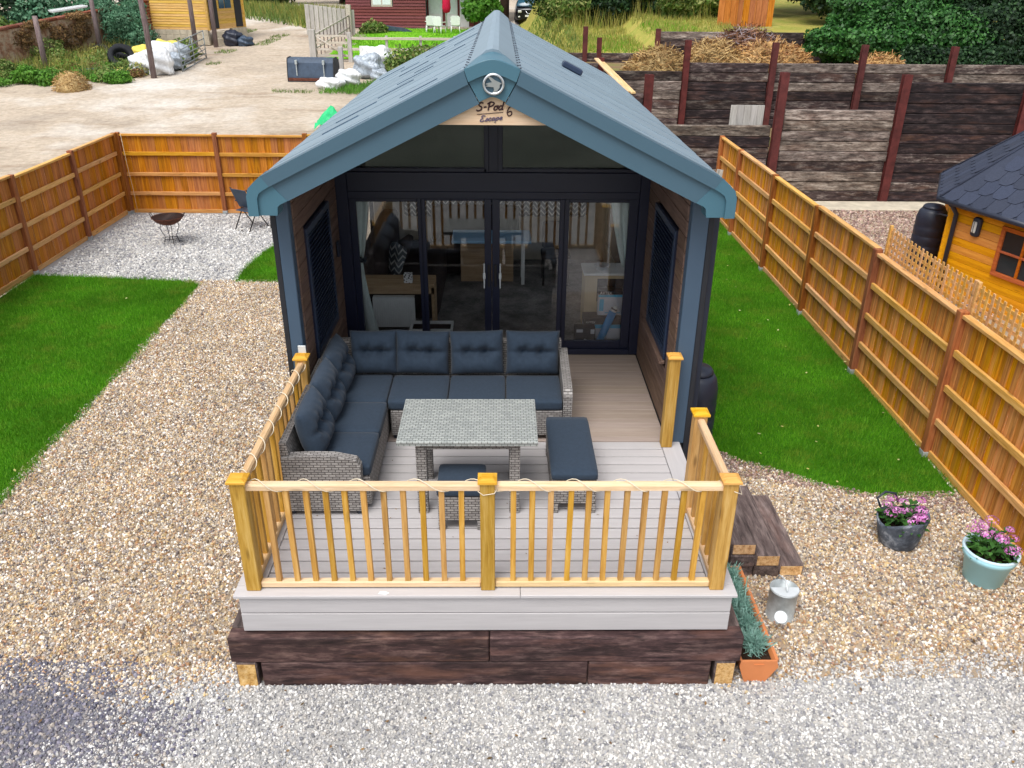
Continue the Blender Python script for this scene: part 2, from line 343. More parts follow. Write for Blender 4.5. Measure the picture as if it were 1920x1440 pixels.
# ------------------------------------------------------------------ mesh helpers
class MB:
    def __init__(s): s.v = []; s.f = []; s.sm = []
    def add(s, vs, fs, smooth=False):
        b = len(s.v); s.v += [tuple(map(float, p)) for p in vs]
        for f in fs: s.f.append([b+i for i in f]); s.sm.append(smooth)
        return s
    def box(s, x0, x1, y0, y1, z0, z1, c=0.0, rot=None, about=None):
        ex = [(x0, x1), (y0, y1), (z0, z1)]
        for i in range(3):
            if ex[i][0] > ex[i][1]: ex[i] = ex[i][::-1]
        c = min(c, *(0.45*(b-a) for a, b in ex))
        if c <= 0:
            vs = [(ex[0][i], ex[1][j], ex[2][k]) for i in (0, 1) for j in (0, 1) for k in (0, 1)]
            fs = [(0, 1, 3, 2), (4, 6, 7, 5), (0, 4, 5, 1), (2, 3, 7, 6), (0, 2, 6, 4), (1, 5, 7, 3)]
        else:
            vs = []; idx = {}
            for i in (0, 1):
                for j in (0, 1):
                    for k in (0, 1):
                        for a in range(3):
                            p = []
                            for ax, q in enumerate((i, j, k)):
                                lo, hi = ex[ax]; cc = 0 if ax == a else c
                                p.append(lo+cc if q == 0 else hi-cc)
                            idx[(i, j, k, a)] = len(vs); vs.append(tuple(p))
            fs = []
            for a in range(3):
                o = [x for x in range(3) if x != a]
                for q in (0, 1):
                    def key(u, w):
                        t = [0, 0, 0]; t[a] = q; t[o[0]] = u; t[o[1]] = w; return (*t, a)
                    fs.append([idx[key(0, 0)], idx[key(1, 0)], idx[key(1, 1)], idx[key(0, 1)]])
                for u in (0, 1):
                    for w in (0, 1):
                        def key2(t0, fa):
                            t = [0, 0, 0]; t[a] = t0; t[o[0]] = u; t[o[1]] = w; return (*t, fa)
                        fs.append([idx[key2(0, o[0])], idx[key2(1, o[0])], idx[key2(1, o[1])], idx[key2(0, o[1])]])
            for i in (0, 1):
                for j in (0, 1):
                    for k in (0, 1): fs.append([idx[(i, j, k, 0)], idx[(i, j, k, 1)], idx[(i, j, k, 2)]])
        if rot is not None:
            ce = Vector(about) if about else Vector([(a+b)/2 for a, b in ex])
            vs = [rot @ (Vector(p)-ce)+ce for p in vs]
        return s.add(vs, fs)
    def prism(s, poly, axis, a, b, smooth=False):
        """poly in the two other axes (x,z for y; y,z for x; x,y for z) pushed from a to b"""
        def P(p, t): return {'y': (p[0], t, p[1]), 'x': (t, p[0], p[1]), 'z': (p[0], p[1], t)}[axis]
        n = len(poly)
        s.add([P(p, a) for p in poly]+[P(p, b) for p in poly], [list(range(n)), list(range(2*n-1, n-1, -1))])
        base = len(s.v)-2*n
        for i in range(n):
            j = (i+1) % n; s.f.append([base+i, base+j, base+n+j, base+n+i]); s.sm.append(smooth)
        return s
    def tube(s, pts, r, seg=8, cap=True):
        pts = [Vector(p) for p in pts]; n = len(pts)
        rs = r if isinstance(r, (list, tuple)) else [r]*n
        base = len(s.v); prev = None
        for i, p in enumerate(pts):
            d = (pts[min(i+1, n-1)]-pts[max(i-1, 0)]).normalized()
            if prev is None:
                a = d.orthogonal().normalized()
            else:
                a = (prev-d*prev.dot(d)); a = a.normalized() if a.length > 1e-6 else d.orthogonal().normalized()
            prev = a; b = d.cross(a)
            for k in range(seg):
                t = 2*math.pi*k/seg; s.v.append(tuple(p+(a*math.cos(t)+b*math.sin(t))*rs[i]))
        for i in range(n-1):
            for k in range(seg):
                k2 = (k+1) % seg
                s.f.append([base+i*seg+k, base+i*seg+k2, base+(i+1)*seg+k2, base+(i+1)*seg+k]); s.sm.append(True)
        if cap:
            s.f.append([base+k for k in range(seg)][::-1]); s.sm.append(False)
            s.f.append([base+(n-1)*seg+k for k in range(seg)]); s.sm.append(False)
        return s
    def lathe(s, prof, c=(0, 0, 0), seg=24, smooth=True, top=True):
        base = len(s.v)
        for r, z in prof:
            for k in range(seg):
                t = 2*math.pi*k/seg; s.v.append((c[0]+r*math.cos(t), c[1]+r*math.sin(t), c[2]+z))
        for i in range(len(prof)-1):
            for k in range(seg):
                k2 = (k+1) % seg
                s.f.append([base+i*seg+k, base+i*seg+k2, base+(i+1)*seg+k2, base+(i+1)*seg+k]); s.sm.append(smooth)
        if top and prof[0][0] > 1e-4: s.f.append([base+k for k in range(seg)][::-1]); s.sm.append(False)
        if top and prof[-1][0] > 1e-4:
            e = base+(len(prof)-1)*seg; s.f.append([e+k for k in range(seg)]); s.sm.append(False)
        return s
    def rbox(s, cx, cy, cz, sx, sy, sz, r, n=6, rot=None, fn=None):
        """box with well rounded edges"""
        key = {}; H = (sx/2, sy/2, sz/2); base_v = []; fs = []
        def vid(p):
            k = tuple(round(q, 6) for q in p)
            if k not in key:
                key[k] = len(base_v)
                q = Vector([p[i]*H[i] for i in range(3)])
                cl = Vector([max(-(H[i]-r), min(H[i]-r, q[i])) for i in range(3)])
                d = q-cl
                if d.length > 1e-9: q = cl+d.normalized()*min(r, d.length*1.0) if d.length < r else cl+d.normalized()*r
                if fn: q = fn(q, H)
                if rot is not None: q = rot @ q
                base_v.append(q+Vector((cx, cy, cz)))
            return key[k]
        g = [math.sin((-1+2*i/n)*math.pi/2)*.35+(-1+2*i/n)*.65 for i in range(n+1)]
        for a in range(3):
            o = [x for x in range(3) if x != a]
            for q in (-1, 1):
                for i in range(n):
                    for j in range(n):
                        c = []
                        for (u, w) in ((i, j), (i+1, j), (i+1, j+1), (i, j+1)):
                            t = [0, 0, 0]; t[a] = q; t[o[0]] = g[u]; t[o[1]] = g[w]; c.append(vid(t))
                        fs.append(c)
        return s.add(base_v, fs, True)
    def mesh(s, name, origin=(0, 0, 0), uv=False, recalc=True):
        me = bpy.data.meshes.new(name); o = Vector(origin)
        me.from_pydata([tuple(Vector(p)-o) for p in s.v], [], s.f)
        me.polygons.foreach_set('use_smooth', s.sm)
        if recalc:
            bm = bmesh.new(); bm.from_mesh(me); bmesh.ops.recalc_face_normals(bm, faces=bm.faces); bm.to_mesh(me); bm.free()
        if uv:
            l = me.uv_layers.new(name='UVMap')
            for p in me.polygons:
                n = p.normal; a = max(range(3), key=lambda i: abs(n[i])); o2 = [(1, 2), (0, 2), (0, 1)][a]
                for li in p.loop_indices:
                    co = me.vertices[me.loops[li].vertex_index].co; l.data[li].uv = (co[o2[0]], co[o2[1]])
        return me
WL = {}
def props(o, label=None, cat=None, group=None, kind=None):
    if label: o['label'] = label
    if cat: o['category'] = cat
    if group: o['group'] = group
    if kind: o['kind'] = kind
    return o
def thing(name, label, cat, loc=(0, 0, 0), group=None, rot=0.0):
    o = bpy.data.objects.new(name, None); COL.objects.link(o); o.location = loc; o.rotation_euler = (0, 0, rot)
    o.empty_display_size = .1
    WL[o.name] = Vector(loc) if rot == 0 else None
    return props(o, label, cat, group)
def obj(name, me, mat, parent=None, loc=(0, 0, 0), rot=None, local=False, label=None):
    o = bpy.data.objects.new(name, me); COL.objects.link(o)
    if mat is not None and len(me.materials) == 0: me.materials.append(M[mat] if isinstance(mat, str) else mat)
    p = Vector(loc)
    if parent is not None:
        o.parent = parent
        if not local: p = p-WL.get(parent.name, Vector((0, 0, 0)))
    o.location = p
    if rot: o.rotation_euler = rot
    WL[o.name] = Vector(loc)
    if label: o['label'] = label
    return o
def mk(name, mb, mat, parent=None, origin=None, uv=False, label=None, local=False):
    if origin is None:
        a = np.array(mb.v); origin = tuple((a.min(0)+a.max(0))/2)
    return obj(name, mb.mesh(name, origin, uv), mat, parent, origin, local=local, label=label)
def bx(name, mat, parent, x0, x1, y0, y1, z0, z1, c=.004, uv=False, label=None, rot=None):
    return mk(name, MB().box(x0, x1, y0, y1, z0, z1, c, rot), mat, parent, uv=uv, label=label)
def fast(name, V, k, mat, parent=None, loc=(0, 0, 0), kind=None, local=False):
    """V: (n,k,3) loose faces of k corners"""
    V = np.asarray(V, np.float32); n = len(V)
    me = bpy.data.meshes.new(name)
    me.vertices.add(n*k); me.vertices.foreach_set('co', V.reshape(-1))
    me.loops.add(n*k); me.loops.foreach_set('vertex_index', np.arange(n*k, dtype=np.int32))
    me.polygons.add(n); me.polygons.foreach_set('loop_start', np.arange(0, n*k, k, dtype=np.int32))
    me.polygons.foreach_set('loop_total', np.full(n, k, np.int32)); me.update(calc_edges=True)
    o = obj(name, me, mat, parent, loc, local=local)
    if kind: o['kind'] = kind
    return o
def sheet(name, poly, z, mat, sub=None):
    me = bpy.data.meshes.new(name); me.from_pydata([(x, y, z) for x, y in poly], [], [list(range(len(poly)))])
    o = obj(name, me, mat); o['kind'] = 'structure'; return o
def in_poly(P, poly):
    x, y = P[:, 0], P[:, 1]; ins = np.zeros(len(P), bool); n = len(poly)
    for i in range(n):
        x1, y1 = poly[i]; x2, y2 = poly[(i+1) % n]
        c = ((y1 > y) != (y2 > y)) & (x < (x2-x1)*(y-y1)/(y2-y1+1e-12)+x1); ins ^= c
    return ins
def scatter(poly, dens):
    a = np.array(poly); lo, hi = a.min(0), a.max(0); n = int(dens*(hi[0]-lo[0])*(hi[1]-lo[1]))
    P = rng.uniform(lo, hi, (n, 2)); return P[in_poly(P, poly)]
def vnoise(P, s):
    """cheap smooth value noise, -1..1"""
    Q = P*s; r = np.zeros(len(P))
    for a, b, c in ((1.0, .7, 0.3), (-.6, 1.1, 1.9), (1.7, -1.3, 4.2), (.35, 2.2, 2.7)):
        r += np.sin(Q[:, 0]*a+Q[:, 1]*b+c+1.3*np.sin(Q[:, 1]*a*.7-c))
    return r/4
def blades(P, h, w, z=0.0, lean=.35, zf=None):
    n = len(P); a = rng.uniform(0, 2*np.pi, n); hh = h*rng.uniform(.6, 1.25, n); l = rng.uniform(-lean, lean, (n, 2))*hh[:, None]
    zz = zf(P) if zf else np.full(n, z)
    dx = np.stack([np.cos(a), np.sin(a)], 1)*w/2
    V = np.empty((n, 3, 3))
    V[:, 0, :2] = P-dx; V[:, 1, :2] = P+dx; V[:, 2, :2] = P+l
    V[:, 0, 2] = zz-.01; V[:, 1, 2] = zz-.01; V[:, 2, 2] = zz+hh
    return V
def leaves(blobs, size, n_per, flat=.25, aspect=1.6, fill=.55):
    """leaf quads over the outer part of ellipsoids (cx,cy,cz,rx,ry,rz)"""
    out = []
    for (cx, cy, cz, rx, ry, rz) in blobs:
        n = n_per
        d = rng.normal(size=(n, 3)); d /= np.linalg.norm(d, axis=1)[:, None]
        rad = rng.uniform(fill, 1.06, n)**.7
        lump = 1+.18*np.sin(d[:, 0]*5+cx*3)*np.cos(d[:, 1]*6+cy)+.1*np.sin(d[:, 2]*9+cx)
        p = d*(rad*lump)[:, None]*np.array([rx, ry, rz])+np.array([cx, cy, cz])
        nrm = d+rng.normal(size=(n, 3))*.7; nrm[:, 2] += flat; nrm /= np.linalg.norm(nrm, axis=1)[:, None]
        t = np.cross(nrm, rng.normal(size=(n, 3))); t /= np.linalg.norm(t, axis=1)[:, None]+1e-9
        b = np.cross(nrm, t); sz = size*rng.uniform(.6, 1.3, n)[:, None]
        V = np.stack([p-t*sz*aspect/2, p+b*sz*.5, p+t*sz*aspect/2, p-b*sz*.5], 1); out.append(V)
    return np.concatenate(out)

# gravel: small stones set on points by geometry nodes
def stone_nodes(name, mat, sub):
    ng = bpy.data.node_groups.new(name, 'GeometryNodeTree')
    ng.interface.new_socket('Geometry', in_out='INPUT', socket_type='NodeSocketGeometry')
    ng.interface.new_socket('Geometry', in_out='OUTPUT', socket_type='NodeSocketGeometry')
    N = ng.nodes; L = ng.links
    gi = N.new('NodeGroupInput'); go = N.new('NodeGroupOutput')
    mp = N.new('GeometryNodeMeshToPoints'); ico = N.new('GeometryNodeMeshIcoSphere'); ico.inputs['Subdivisions'].default_value = sub; ico.inputs['Radius'].default_value = 1
    sp = N.new('GeometryNodeSetPosition'); nt = N.new('ShaderNodeTexNoise'); nt.inputs['Scale'].default_value = 1.3
    vm = N.new('ShaderNodeVectorMath'); vm.operation = 'SUBTRACT'; vm.inputs[1].default_value = (.5, .5, .5)
    vs = N.new('ShaderNodeVectorMath'); vs.operation = 'SCALE'; vs.inputs['Scale'].default_value = 1.1
    sm = N.new('GeometryNodeSetMaterial'); sm.inputs['Material'].default_value = M[mat]
    ip = N.new('GeometryNodeInstanceOnPoints')
    rv = N.new('FunctionNodeRandomValue'); rv.data_type = 'FLOAT_VECTOR'; rv.inputs[1].default_value = (6.28, 6.28, 6.28)
    rs = N.new('FunctionNodeRandomValue'); rs.data_type = 'FLOAT_VECTOR'; rs.inputs[0].default_value = (.7, .5, .45); rs.inputs[1].default_value = (1.25, 1.0, .8); rs.inputs['Seed'].default_value = 5
    na = N.new('GeometryNodeInputNamedAttribute'); na.data_type = 'FLOAT'; na.inputs['Name'].default_value = 'sz'
    sc = N.new('ShaderNodeVectorMath'); sc.operation = 'SCALE'
    L.new(gi.outputs[0], mp.inputs[0]); L.new(mp.outputs[0], ip.inputs['Points'])
    L.new(ico.outputs[0], sp.inputs[0]); L.new(nt.outputs['Color'], vm.inputs[0]); L.new(vm.outputs[0], vs.inputs[0]); L.new(vs.outputs[0], sp.inputs['Offset'])
    L.new(sp.outputs[0], sm.inputs[0]); L.new(sm.outputs[0], ip.inputs['Instance'])
    L.new(rv.outputs[0], ip.inputs['Rotation']); L.new(rs.outputs[0], sc.inputs[0]); L.new(na.outputs['Attribute'], sc.inputs['Scale']); L.new(sc.outputs[0], ip.inputs['Scale'])
    L.new(ip.outputs[0], go.inputs[0]); return ng
def gravel(name, P, size, mat, z=.006, sub=1, label=None):
    me = bpy.data.meshes.new(name); n = len(P)
    me.vertices.add(n); co = np.empty((n, 3), np.float32); co[:, :2] = P; co[:, 2] = z+rng.uniform(-.3, .6, n)*size
    me.vertices.foreach_set('co', co.reshape(-1))
    at = me.attributes.new('sz', 'FLOAT', 'POINT'); at.data.foreach_set('value', (size*np.clip(rng.lognormal(-.1, .35, n), .45, 1.9)).astype(np.float32))
    o = obj(name, me, mat); o['kind'] = 'stuff'
    md = o.modifiers.new('stones', 'NODES'); md.node_group = stone_nodes(name+' stones', mat, sub)
    if label: o['label'] = label
    return o

ZD = .908          # deck level
AX = .035          # pod centre line

# ================================================================== TERRAIN
def terr(x, y):
    z = .06*np.maximum(0, y-20)
    return np.where(y > 62, 2.52+.02*(y-62), z)
def tz(x, y): return float(terr(np.array([x]), np.array([y]))[0])
xs = np.concatenate([np.arange(-120, -30, 6), np.arange(-30, 30.1, 1.), np.arange(36, 121, 6)]); ys = np.concatenate([np.arange(-60, -9.9, 5), np.arange(-9, 80, 1.), np.arange(84, 240, 6)])
X, Y = np.meshgrid(xs, ys); Z = terr(X, Y)-.012+np.where((Y > 18), .05*np.sin(X*.7+Y*.3)*np.sin(Y*.45-X*.2), 0)
nx, ny = len(xs), len(ys)
me = bpy.data.meshes.new('ground')
me.from_pydata(list(zip(X.ravel(), Y.ravel(), Z.ravel())), [], [(j*nx+i, j*nx+i+1, (j+1)*nx+i+1, (j+1)*nx+i) for j in range(ny-1) for i in range(nx-1)])
me.polygons.foreach_set('use_smooth', [True]*len(me.polygons))
gr = obj('ground', me, 'drive'); gr['kind'] = 'structure'

def patch(name, poly, mat, dz=.02, step=.8):
    """sheet that follows the terrain"""
    a = np.array(poly); lo, hi = a.min(0), a.max(0)
    gx = np.arange(lo[0]-step, hi[0]+step, step); gy = np.arange(lo[1]-step, hi[1]+step, step)
    XX, YY = np.meshgrid(gx, gy); P = np.stack([XX.ravel(), YY.ravel()], 1)
    P = P+np.stack([vnoise(P, 1.9), vnoise(P+9, 2.3)], 1)*step*.35
    ins = in_poly(P, poly); n = len(gx)
    zz = terr(P[:, 0], P[:, 1])+np.where(P[:, 1] > 18, .05*np.sin(P[:, 0]*.7+P[:, 1]*.3)*np.sin(P[:, 1]*.45-P[:, 0]*.2), 0)+dz
    F = [(j*n+i, j*n+i+1, (j+1)*n+i+1, (j+1)*n+i) for j in range(len(gy)-1) for i in range(n-1) if ins[[j*n+i, j*n+i+1, (j+1)*n+i+1, (j+1)*n+i]].sum() >= 3]
    me = bpy.data.meshes.new(name); me.from_pydata([(P[k, 0], P[k, 1], zz[k]) for k in range(len(P))], [], F)
    bm = bmesh.new(); bm.from_mesh(me); bmesh.ops.delete(bm, geom=[v for v in bm.verts if not v.link_faces], context='VERTS'); bm.to_mesh(me); bm.free()
    o = obj(name, me, mat); o['kind'] = 'structure'; return o
def grassy(name, poly, dens, h, w, mat, zf=None, lean=.4, clump=0.0):
    P = scatter(poly, dens)
    if clump: P = P[vnoise(P, clump) > rng.uniform(-1, .4, len(P))]
    return fast(name, blades(P, h, w, 0, lean, zf or (lambda Q: terr(Q[:, 0], Q[:, 1])+.02)), 3, mat, kind='stuff')

# ---- garden surfaces
tan_poly = [(-5.42, -.25), (-2.0, -.25), (-2.0, 9.75), (-5.42, 9.75)]
tan_r = [(1.95, -.1), (5.35, -.1), (5.35, 3.4), (1.95, 3.9)]
sheet('gravel_path', [(-5.5, .03), (-1.5, .03), (-1.5, 9.8), (-5.5, 9.8)], .004, 'tan_base')
sheet('gravel_path', [(1.5, .03), (6.2, .03), (6.2, 3.9), (1.5, 3.9)], .004, 'tan_base')
sheet('gravel_apron', [(-14, -7), (14, -7), (14, .028), (-14, .028)], .004, 'grey_base')
sheet('seating_area', [(-8.75, 9.8), (-2.6, 9.8), (-2.6, 14.6), (-8.75, 14.6)], .008, 'grey_base')
sheet('slate_patch', [(-7.2, -2.5), (-2.6, -2.5), (-2.2, -1.2), (-2.5, -.2), (-3.4, .25), (-7.2, .35)], .008, 'slate_base')
lawn_l = [(-8.68, .3), (-5.26, .3), (-5.32, 2.5), (-5.38, 6.5), (-5.46, 9.5), (-5.56, 9.62), (-5.9, 9.72), (-7, 9.86), (-8.68, 10.02)]
lawn_s = [(-4.82, 9.74), (-2.05, 9.7), (-2.05, 13.4), (-4.0, 13.6), (-4.5, 12.9), (-4.76, 11.5), (-4.86, 10.4)]
lawn_r = [(2.1, 4.1), (2.8, 3.55), (3.03, 3.38), (3.46, 3.12), (3.85, 2.85), (4.28, 2.68), (4.66, 2.7), (5.2, 2.72), (5.24, 4), (5.25, 14), (5.25, 15.4), (2.1, 15.4)]
for pl in (lawn_l, lawn_s, lawn_r):
    sheet('lawn', pl, .012, 'lawn_base')
    V = blades(scatter(pl, 5200), .052, .0085, .012, .55)
    E_ = []
    for (xa, ya), (xb, yb) in zip(pl, pl[1:]+pl[:1]):
        L_ = math.hypot(xb-xa, yb-ya); n = int(L_*260); t_ = rng.uniform(0, 1, n)[:, None]
        nn_ = np.array([(yb-ya)/L_, -(xb-xa)/L_]); off = rng.normal(0, .035, (n, 1))+.04*np.sin(t_*L_*7)*np.cos(t_*L_*3.1)
        E_.append(np.array([xa, ya])*(1-t_)+np.array([xb, yb])*t_+nn_*off)
    V = np.concatenate([V, blades(np.concatenate(E_), .06, .009, .012, .9)])
    fast('lawn_grass', V, 3, 'grass', kind='stuff')
# field in front, mirrored in the high panes
sheet('field', [(-60, -60), (60, -60), (60, -8), (-60, -8)], .006, 'field')

# stones
dark = scatter([(-7.5, -2.5), (-2.2, -2.5), (-1.9, -.1), (-3.2, .45), (-7.5, .5)], 2600)
dk_edge = (dark[:, 0]+3.0)+.9*vnoise(dark, 2.2)-.5*np.minimum(0, dark[:, 1]+.6)
dark = dark[(dk_edge < .35+rng.normal(0, .25, len(dark))) & (dark[:, 1] < .2+.2*vnoise(dark, 3.)+rng.normal(0, .08, len(dark)))]
gravel('slate_gravel', dark, .0145, 'slate', sub=1)
P = scatter([(-5.6, -.5), (-1.9, -.5), (-1.9, 9.82), (-5.6, 9.82)], 3700)
edge = -5.44+.05*vnoise(P, 3)+.03*(P[:, 1] < 6)
P = P[(P[:, 0] > edge+rng.normal(0, .015, len(P))) & (P[:, 1] > -.02+.12*vnoise(P, 2.7)+rng.normal(0, .1, len(P)))]
P = P[~in_poly(P, [(-1.95, -.03), (-1.95, 3), (-1.9, 3)])]
Q = scatter([(1.9, -.6), (6.3, -.6), (6.3, 4.0), (1.9, 4.0)], 3700)
Q = Q[(Q[:, 1] > .1+.14*vnoise(Q, 2.3)+.05*(Q[:, 0]-2)+rng.normal(0, .12, len(Q))) & ~in_poly(Q, [(x, y+.04) for x, y in lawn_r])]
gravel('tan_gravel', np.concatenate([P, Q]), .0118, 'tan', sub=2)
P = scatter([(-6, -2.0), (6.5, -2.0), (6.5, .35), (-6, .35)], 4200)
P = P[(P[:, 1] < .12+.16*vnoise(P, 2.5)+.05*np.maximum(0, P[:, 0]-2)+rng.normal(0, .1, len(P))) & ~((np.abs(P[:, 0]) < 2.0) & (P[:, 1] > -.02))]
de = (P[:, 0]+3.0)+.9*vnoise(P, 2.2)-.5*np.minimum(0, P[:, 1]+.6)
P = P[de > -.2+rng.normal(0, .3, len(P))]
gravel('grey_gravel', P, .0115, 'grey', sub=1)
P = scatter([(-8.6, 9.7), (-3.0, 9.7), (-2.6, 14.5), (-8.6, 14.5)], 1100)
P = P[~in_poly(P, lawn_l) & ~in_poly(P, lawn_s) & (P[:, 1] > 9.76+.04*vnoise(P, 4))]
gravel('seating_gravel', P, .021, 'grey', sub=1)
# brownish drift of small stones at the foot of the right lawn
P = scatter([(2.1, 3.3), (5.2, 2.3), (5.2, 3.0), (2.2, 4.4)], 1600); P = P[~in_poly(P, [(x, y+.02) for x, y in lawn_r])]
P = P[rng.uniform(size=len(P)) < .7]
gravel('reddish_gravel', P, .014, 'pinkgrav', z=.02, sub=1)

# ================================================================== DECK
dk = thing('deck', 'raised pale grey composite deck in front of the cabin porch', 'deck', (0, 0, 0))
nb = 15; y0 = .13; bw = (2.33-y0)/nb
for i in range(nb):
    bx('deck_board', 'deck', dk, -1.72, 1.735, y0+i*bw+.008, y0+(i+1)*bw-.008, ZD-.025, ZD, .004)
bx('edge_board', 'deck', dk, -1.935, .26, 0, .127, ZD-.028, ZD, .004); bx('edge_board', 'deck', dk, .263, 1.935, 0, .127, ZD-.028, ZD, .004)
bx('edge_board', 'deck_y', dk, -1.935, -1.726, .13, 2.33, ZD-.028, ZD, .004); bx('edge_board', 'deck_y', dk, 1.741, 1.935, .13, 2.33, ZD-.028, ZD, .004)
for k, (a, b) in enumerate(((.716, .878), (.535, .708))):
    bx('fascia_board', 'deck', dk, -1.905, 1.905, .03-.002*k, .055, a, b, .004)
    for s in (-1, 1): bx('fascia_board', 'deck_y', dk, s*1.905, s*1.88, .057, 2.33, a, b, .004)
bx('joist_frame', 'clad_dark', dk, -1.87, 1.87, .06, 2.33, .53, ZD-.11, 0)
po = 22; pw = (4.48-2.336)/po
# porch floor belongs to the pod (below)

# ---- sleeper base
sb = thing('sleeper_plinth', 'dark creosoted sleepers stacked two high under the deck front', 'sleeper wall', (0, 0, 0))
H = .257
bx('sleeper', 'sleeper_x', sb, -2.03, .018, -.03, .10, H, 2*H-.004, .01)
bx('sleeper', 'sleeper_x', sb, .024, 2.03, -.032, .10, H, 2*H, .01)
bx('sleeper', 'sleeper_x', sb, -1.80, .81, -.028, .10, 0, H-.006, .01)
bx('sleeper', 'sleeper_x', sb, .816, 1.80, -.03, .10, 0, H-.006, .01)
for s in (-1, 1):
    o = bx('sleeper', 'sleeper_y', sb, s*2.0, s*1.835, -.028, 2.3, 0, H-.006, .01)
    e = bx('end_face', 'endgrain', o, s*1.99, s*1.845, -.034, -.03, .012, H-.02, .001)
    bx('sleeper', 'sleeper_y', sb, s*2.03, s*1.88, .104, 2.3, H, 2*H-.004, .01)

# ---- railing
rl = thing('deck_railing', 'golden treated timber balustrade round the deck on three sides', 'railing', (0, 0, ZD))
def capmesh(w, o=.016):
    h = w/2+o; mb = MB(); a, b, c = 0, .016, .034
    mb.add([(-h, -h, a), (h, -h, a), (h, h, a), (-h, h, a), (-h, -h, b), (h, -h, b), (h, h, b), (-h, h, b), (-h*.55, -h*.55, c), (h*.55, -h*.55, c), (h*.55, h*.55, c), (-h*.55, h*.55, c)],
           [(0, 3, 2, 1), (0, 1, 5, 4), (1, 2, 6, 5), (2, 3, 7, 6), (3, 0, 4, 7), (4, 5, 9, 8), (5, 6, 10, 9), (6, 7, 11, 10), (7, 4, 8, 11), (8, 9, 10, 11)])
    return mb.mesh('post_cap')
PW = .108
cm = capmesh(PW); pm = MB().box(-PW/2, PW/2, -PW/2, PW/2, 0, 1.888-ZD, .006).mesh('newel')
def newel(par, x, y, z=ZD):
    p = obj('newel', pm, 'newel', par, (x, y, z)); obj('post_cap', cm, 'cap', p, (0, 0, 1.888-ZD), local=True); return p
XL, XC, XR = -1.79, .011, 1.782; YF = .112; YBL = 2.225; YBR = 1.129
for x, y in ((XL, YF), (XC, YF), (XR, YF), (XL, YBL), (XR, YBR)): newel(rl, x, y)
def railprof(x0, x1, top, ax, other):
    # rounded handrail section
    h = .052; w = .062
    prof = [(-w/2, -h), (w/2, -h), (w/2, -.014), (w*.32, 0), (-w*.32, 0), (-w/2, -.014)]
    mb = MB()
    if ax == 'x': mb.prism([(other+p, top+q) for p, q in prof], 'x', x0, x1)
    else: mb.prism([(other+p, top+q) for p, q in prof], 'y', x0, x1)
    return mb
TR = 1.865; BR = .975
for a, b in ((XL+PW/2, XC-PW/2), (XC+PW/2, XR-PW/2)):
    mk('top_rail', railprof(a, b, TR, 'x', YF), 'rail_x', rl)
    mk('bottom_rail', MB().box(a, b, YF-.03, YF+.03, BR-.055, BR, .008), 'rail_x', rl)
for x, y1 in ((XL, YBL-PW/2), (XR, YBR-PW/2)):
    mk('top_rail', railprof(YF+PW/2, y1, TR, 'y', x), 'rail_y', rl)
    mk('bottom_rail', MB().box(x-.03, x+.03, YF+PW/2, y1, BR-.055, BR, .008), 'rail_y', rl)
balm = [MB().box(-.0205, .0205, -.0205, .0205, 0, TR-.05-BR, .003).mesh('baluster') for _ in range(2)]
def bal(x, y): obj('baluster', random.choice(balm), 'baluster', rl, (x, y, BR-.002), rot=(random.uniform(-.006, .006), random.uniform(-.008, .008), random.uniform(-.05, .05)))
for a, b in ((XL, XC), (XC, XR)):
    for i in range(11): bal(a+PW/2+(b-a-PW)*(i+1)/12, YF)
for x, yb, n in ((XL, YBL, 13), (XR, YBR, 6)):
    for i in range(n): bal(x, YF+PW/2+(yb-YF-PW)*(i+1)/(n+1))
lp = thing('gate_post', 'lone golden newel post standing beside the porch corner', 'post', (1.782, 2.262, ZD))
newel(lp, 1.782, 2.262)
# cord of a light string wound round the rail
mb = MB()
def wind(p0, p1, turns, r, ax):
    pts = []
    p0, p1 = Vector(p0), Vector(p1); n = turns*14
    for i in range(n+1):
        t = i/n; a = 2*math.pi*turns*t+.7*math.sin(9*t); c = p0.lerp(p1, t)
        if ax == 'x': c = c+Vector((0, math.cos(a)*r, math.sin(a)*r*.95))
        else: c = c+Vector((math.cos(a)*r, 0, math.sin(a)*r*.95))
        pts.append(c)
    return pts
mb.tube(wind((XL+.06, YF, TR-.024), (XR-.06, YF, TR-.024), 9, .048, 'x'), .0035, 5)
mb.tube(wind((XL, YF+.08, TR-.024), (XL, YBL-.07, TR-.024), 8, .05, 'y'), .0035, 5)
mb.tube([(XR+.02, YF-.06, TR-.04), (XR+.08, YF-.05, TR-.07), (XR+.085, YF+.05, TR-.05), (XR+.02, YF+.07, TR-.03)], .0035, 5)
mb.tube([(XC-.07, YF-.04, TR-.05), (XC-.03, YF-.062, TR-.07), (XC+.05, YF-.062, TR-.055), (XC+.075, YF-.03, TR-.03)], .0035, 5)
props(mk('light_cord', mb, 'cord'), 'thin cream cord wound in loops round the deck handrails', 'cord')
# solar light on the back-left post
so = thing('solar_light', 'small pale square solar lamp behind the left porch railing post', 'solar lamp', (XL-.005, YBL+.07, 1.9))
bx('panel', 'galv_pale', so, XL-.04, XL+.035, YBL+.062, YBL+.074, 1.90, 1.985, .003)
bx('stem', 'black', so, XL-.012, XL+.008, YBL+.055, YBL+.07, 1.8, 1.905, .002)
# scrap of white paper on the deck edge
props(mk('paper_scrap', MB().prism([(-.83, .02), (-.77, .01), (-.745, .03), (-.78, .05), (-.82, .048)], 'z', ZD+.001, ZD+.006), 'white'), 'torn scrap of white paper on the deck front edge', 'paper')

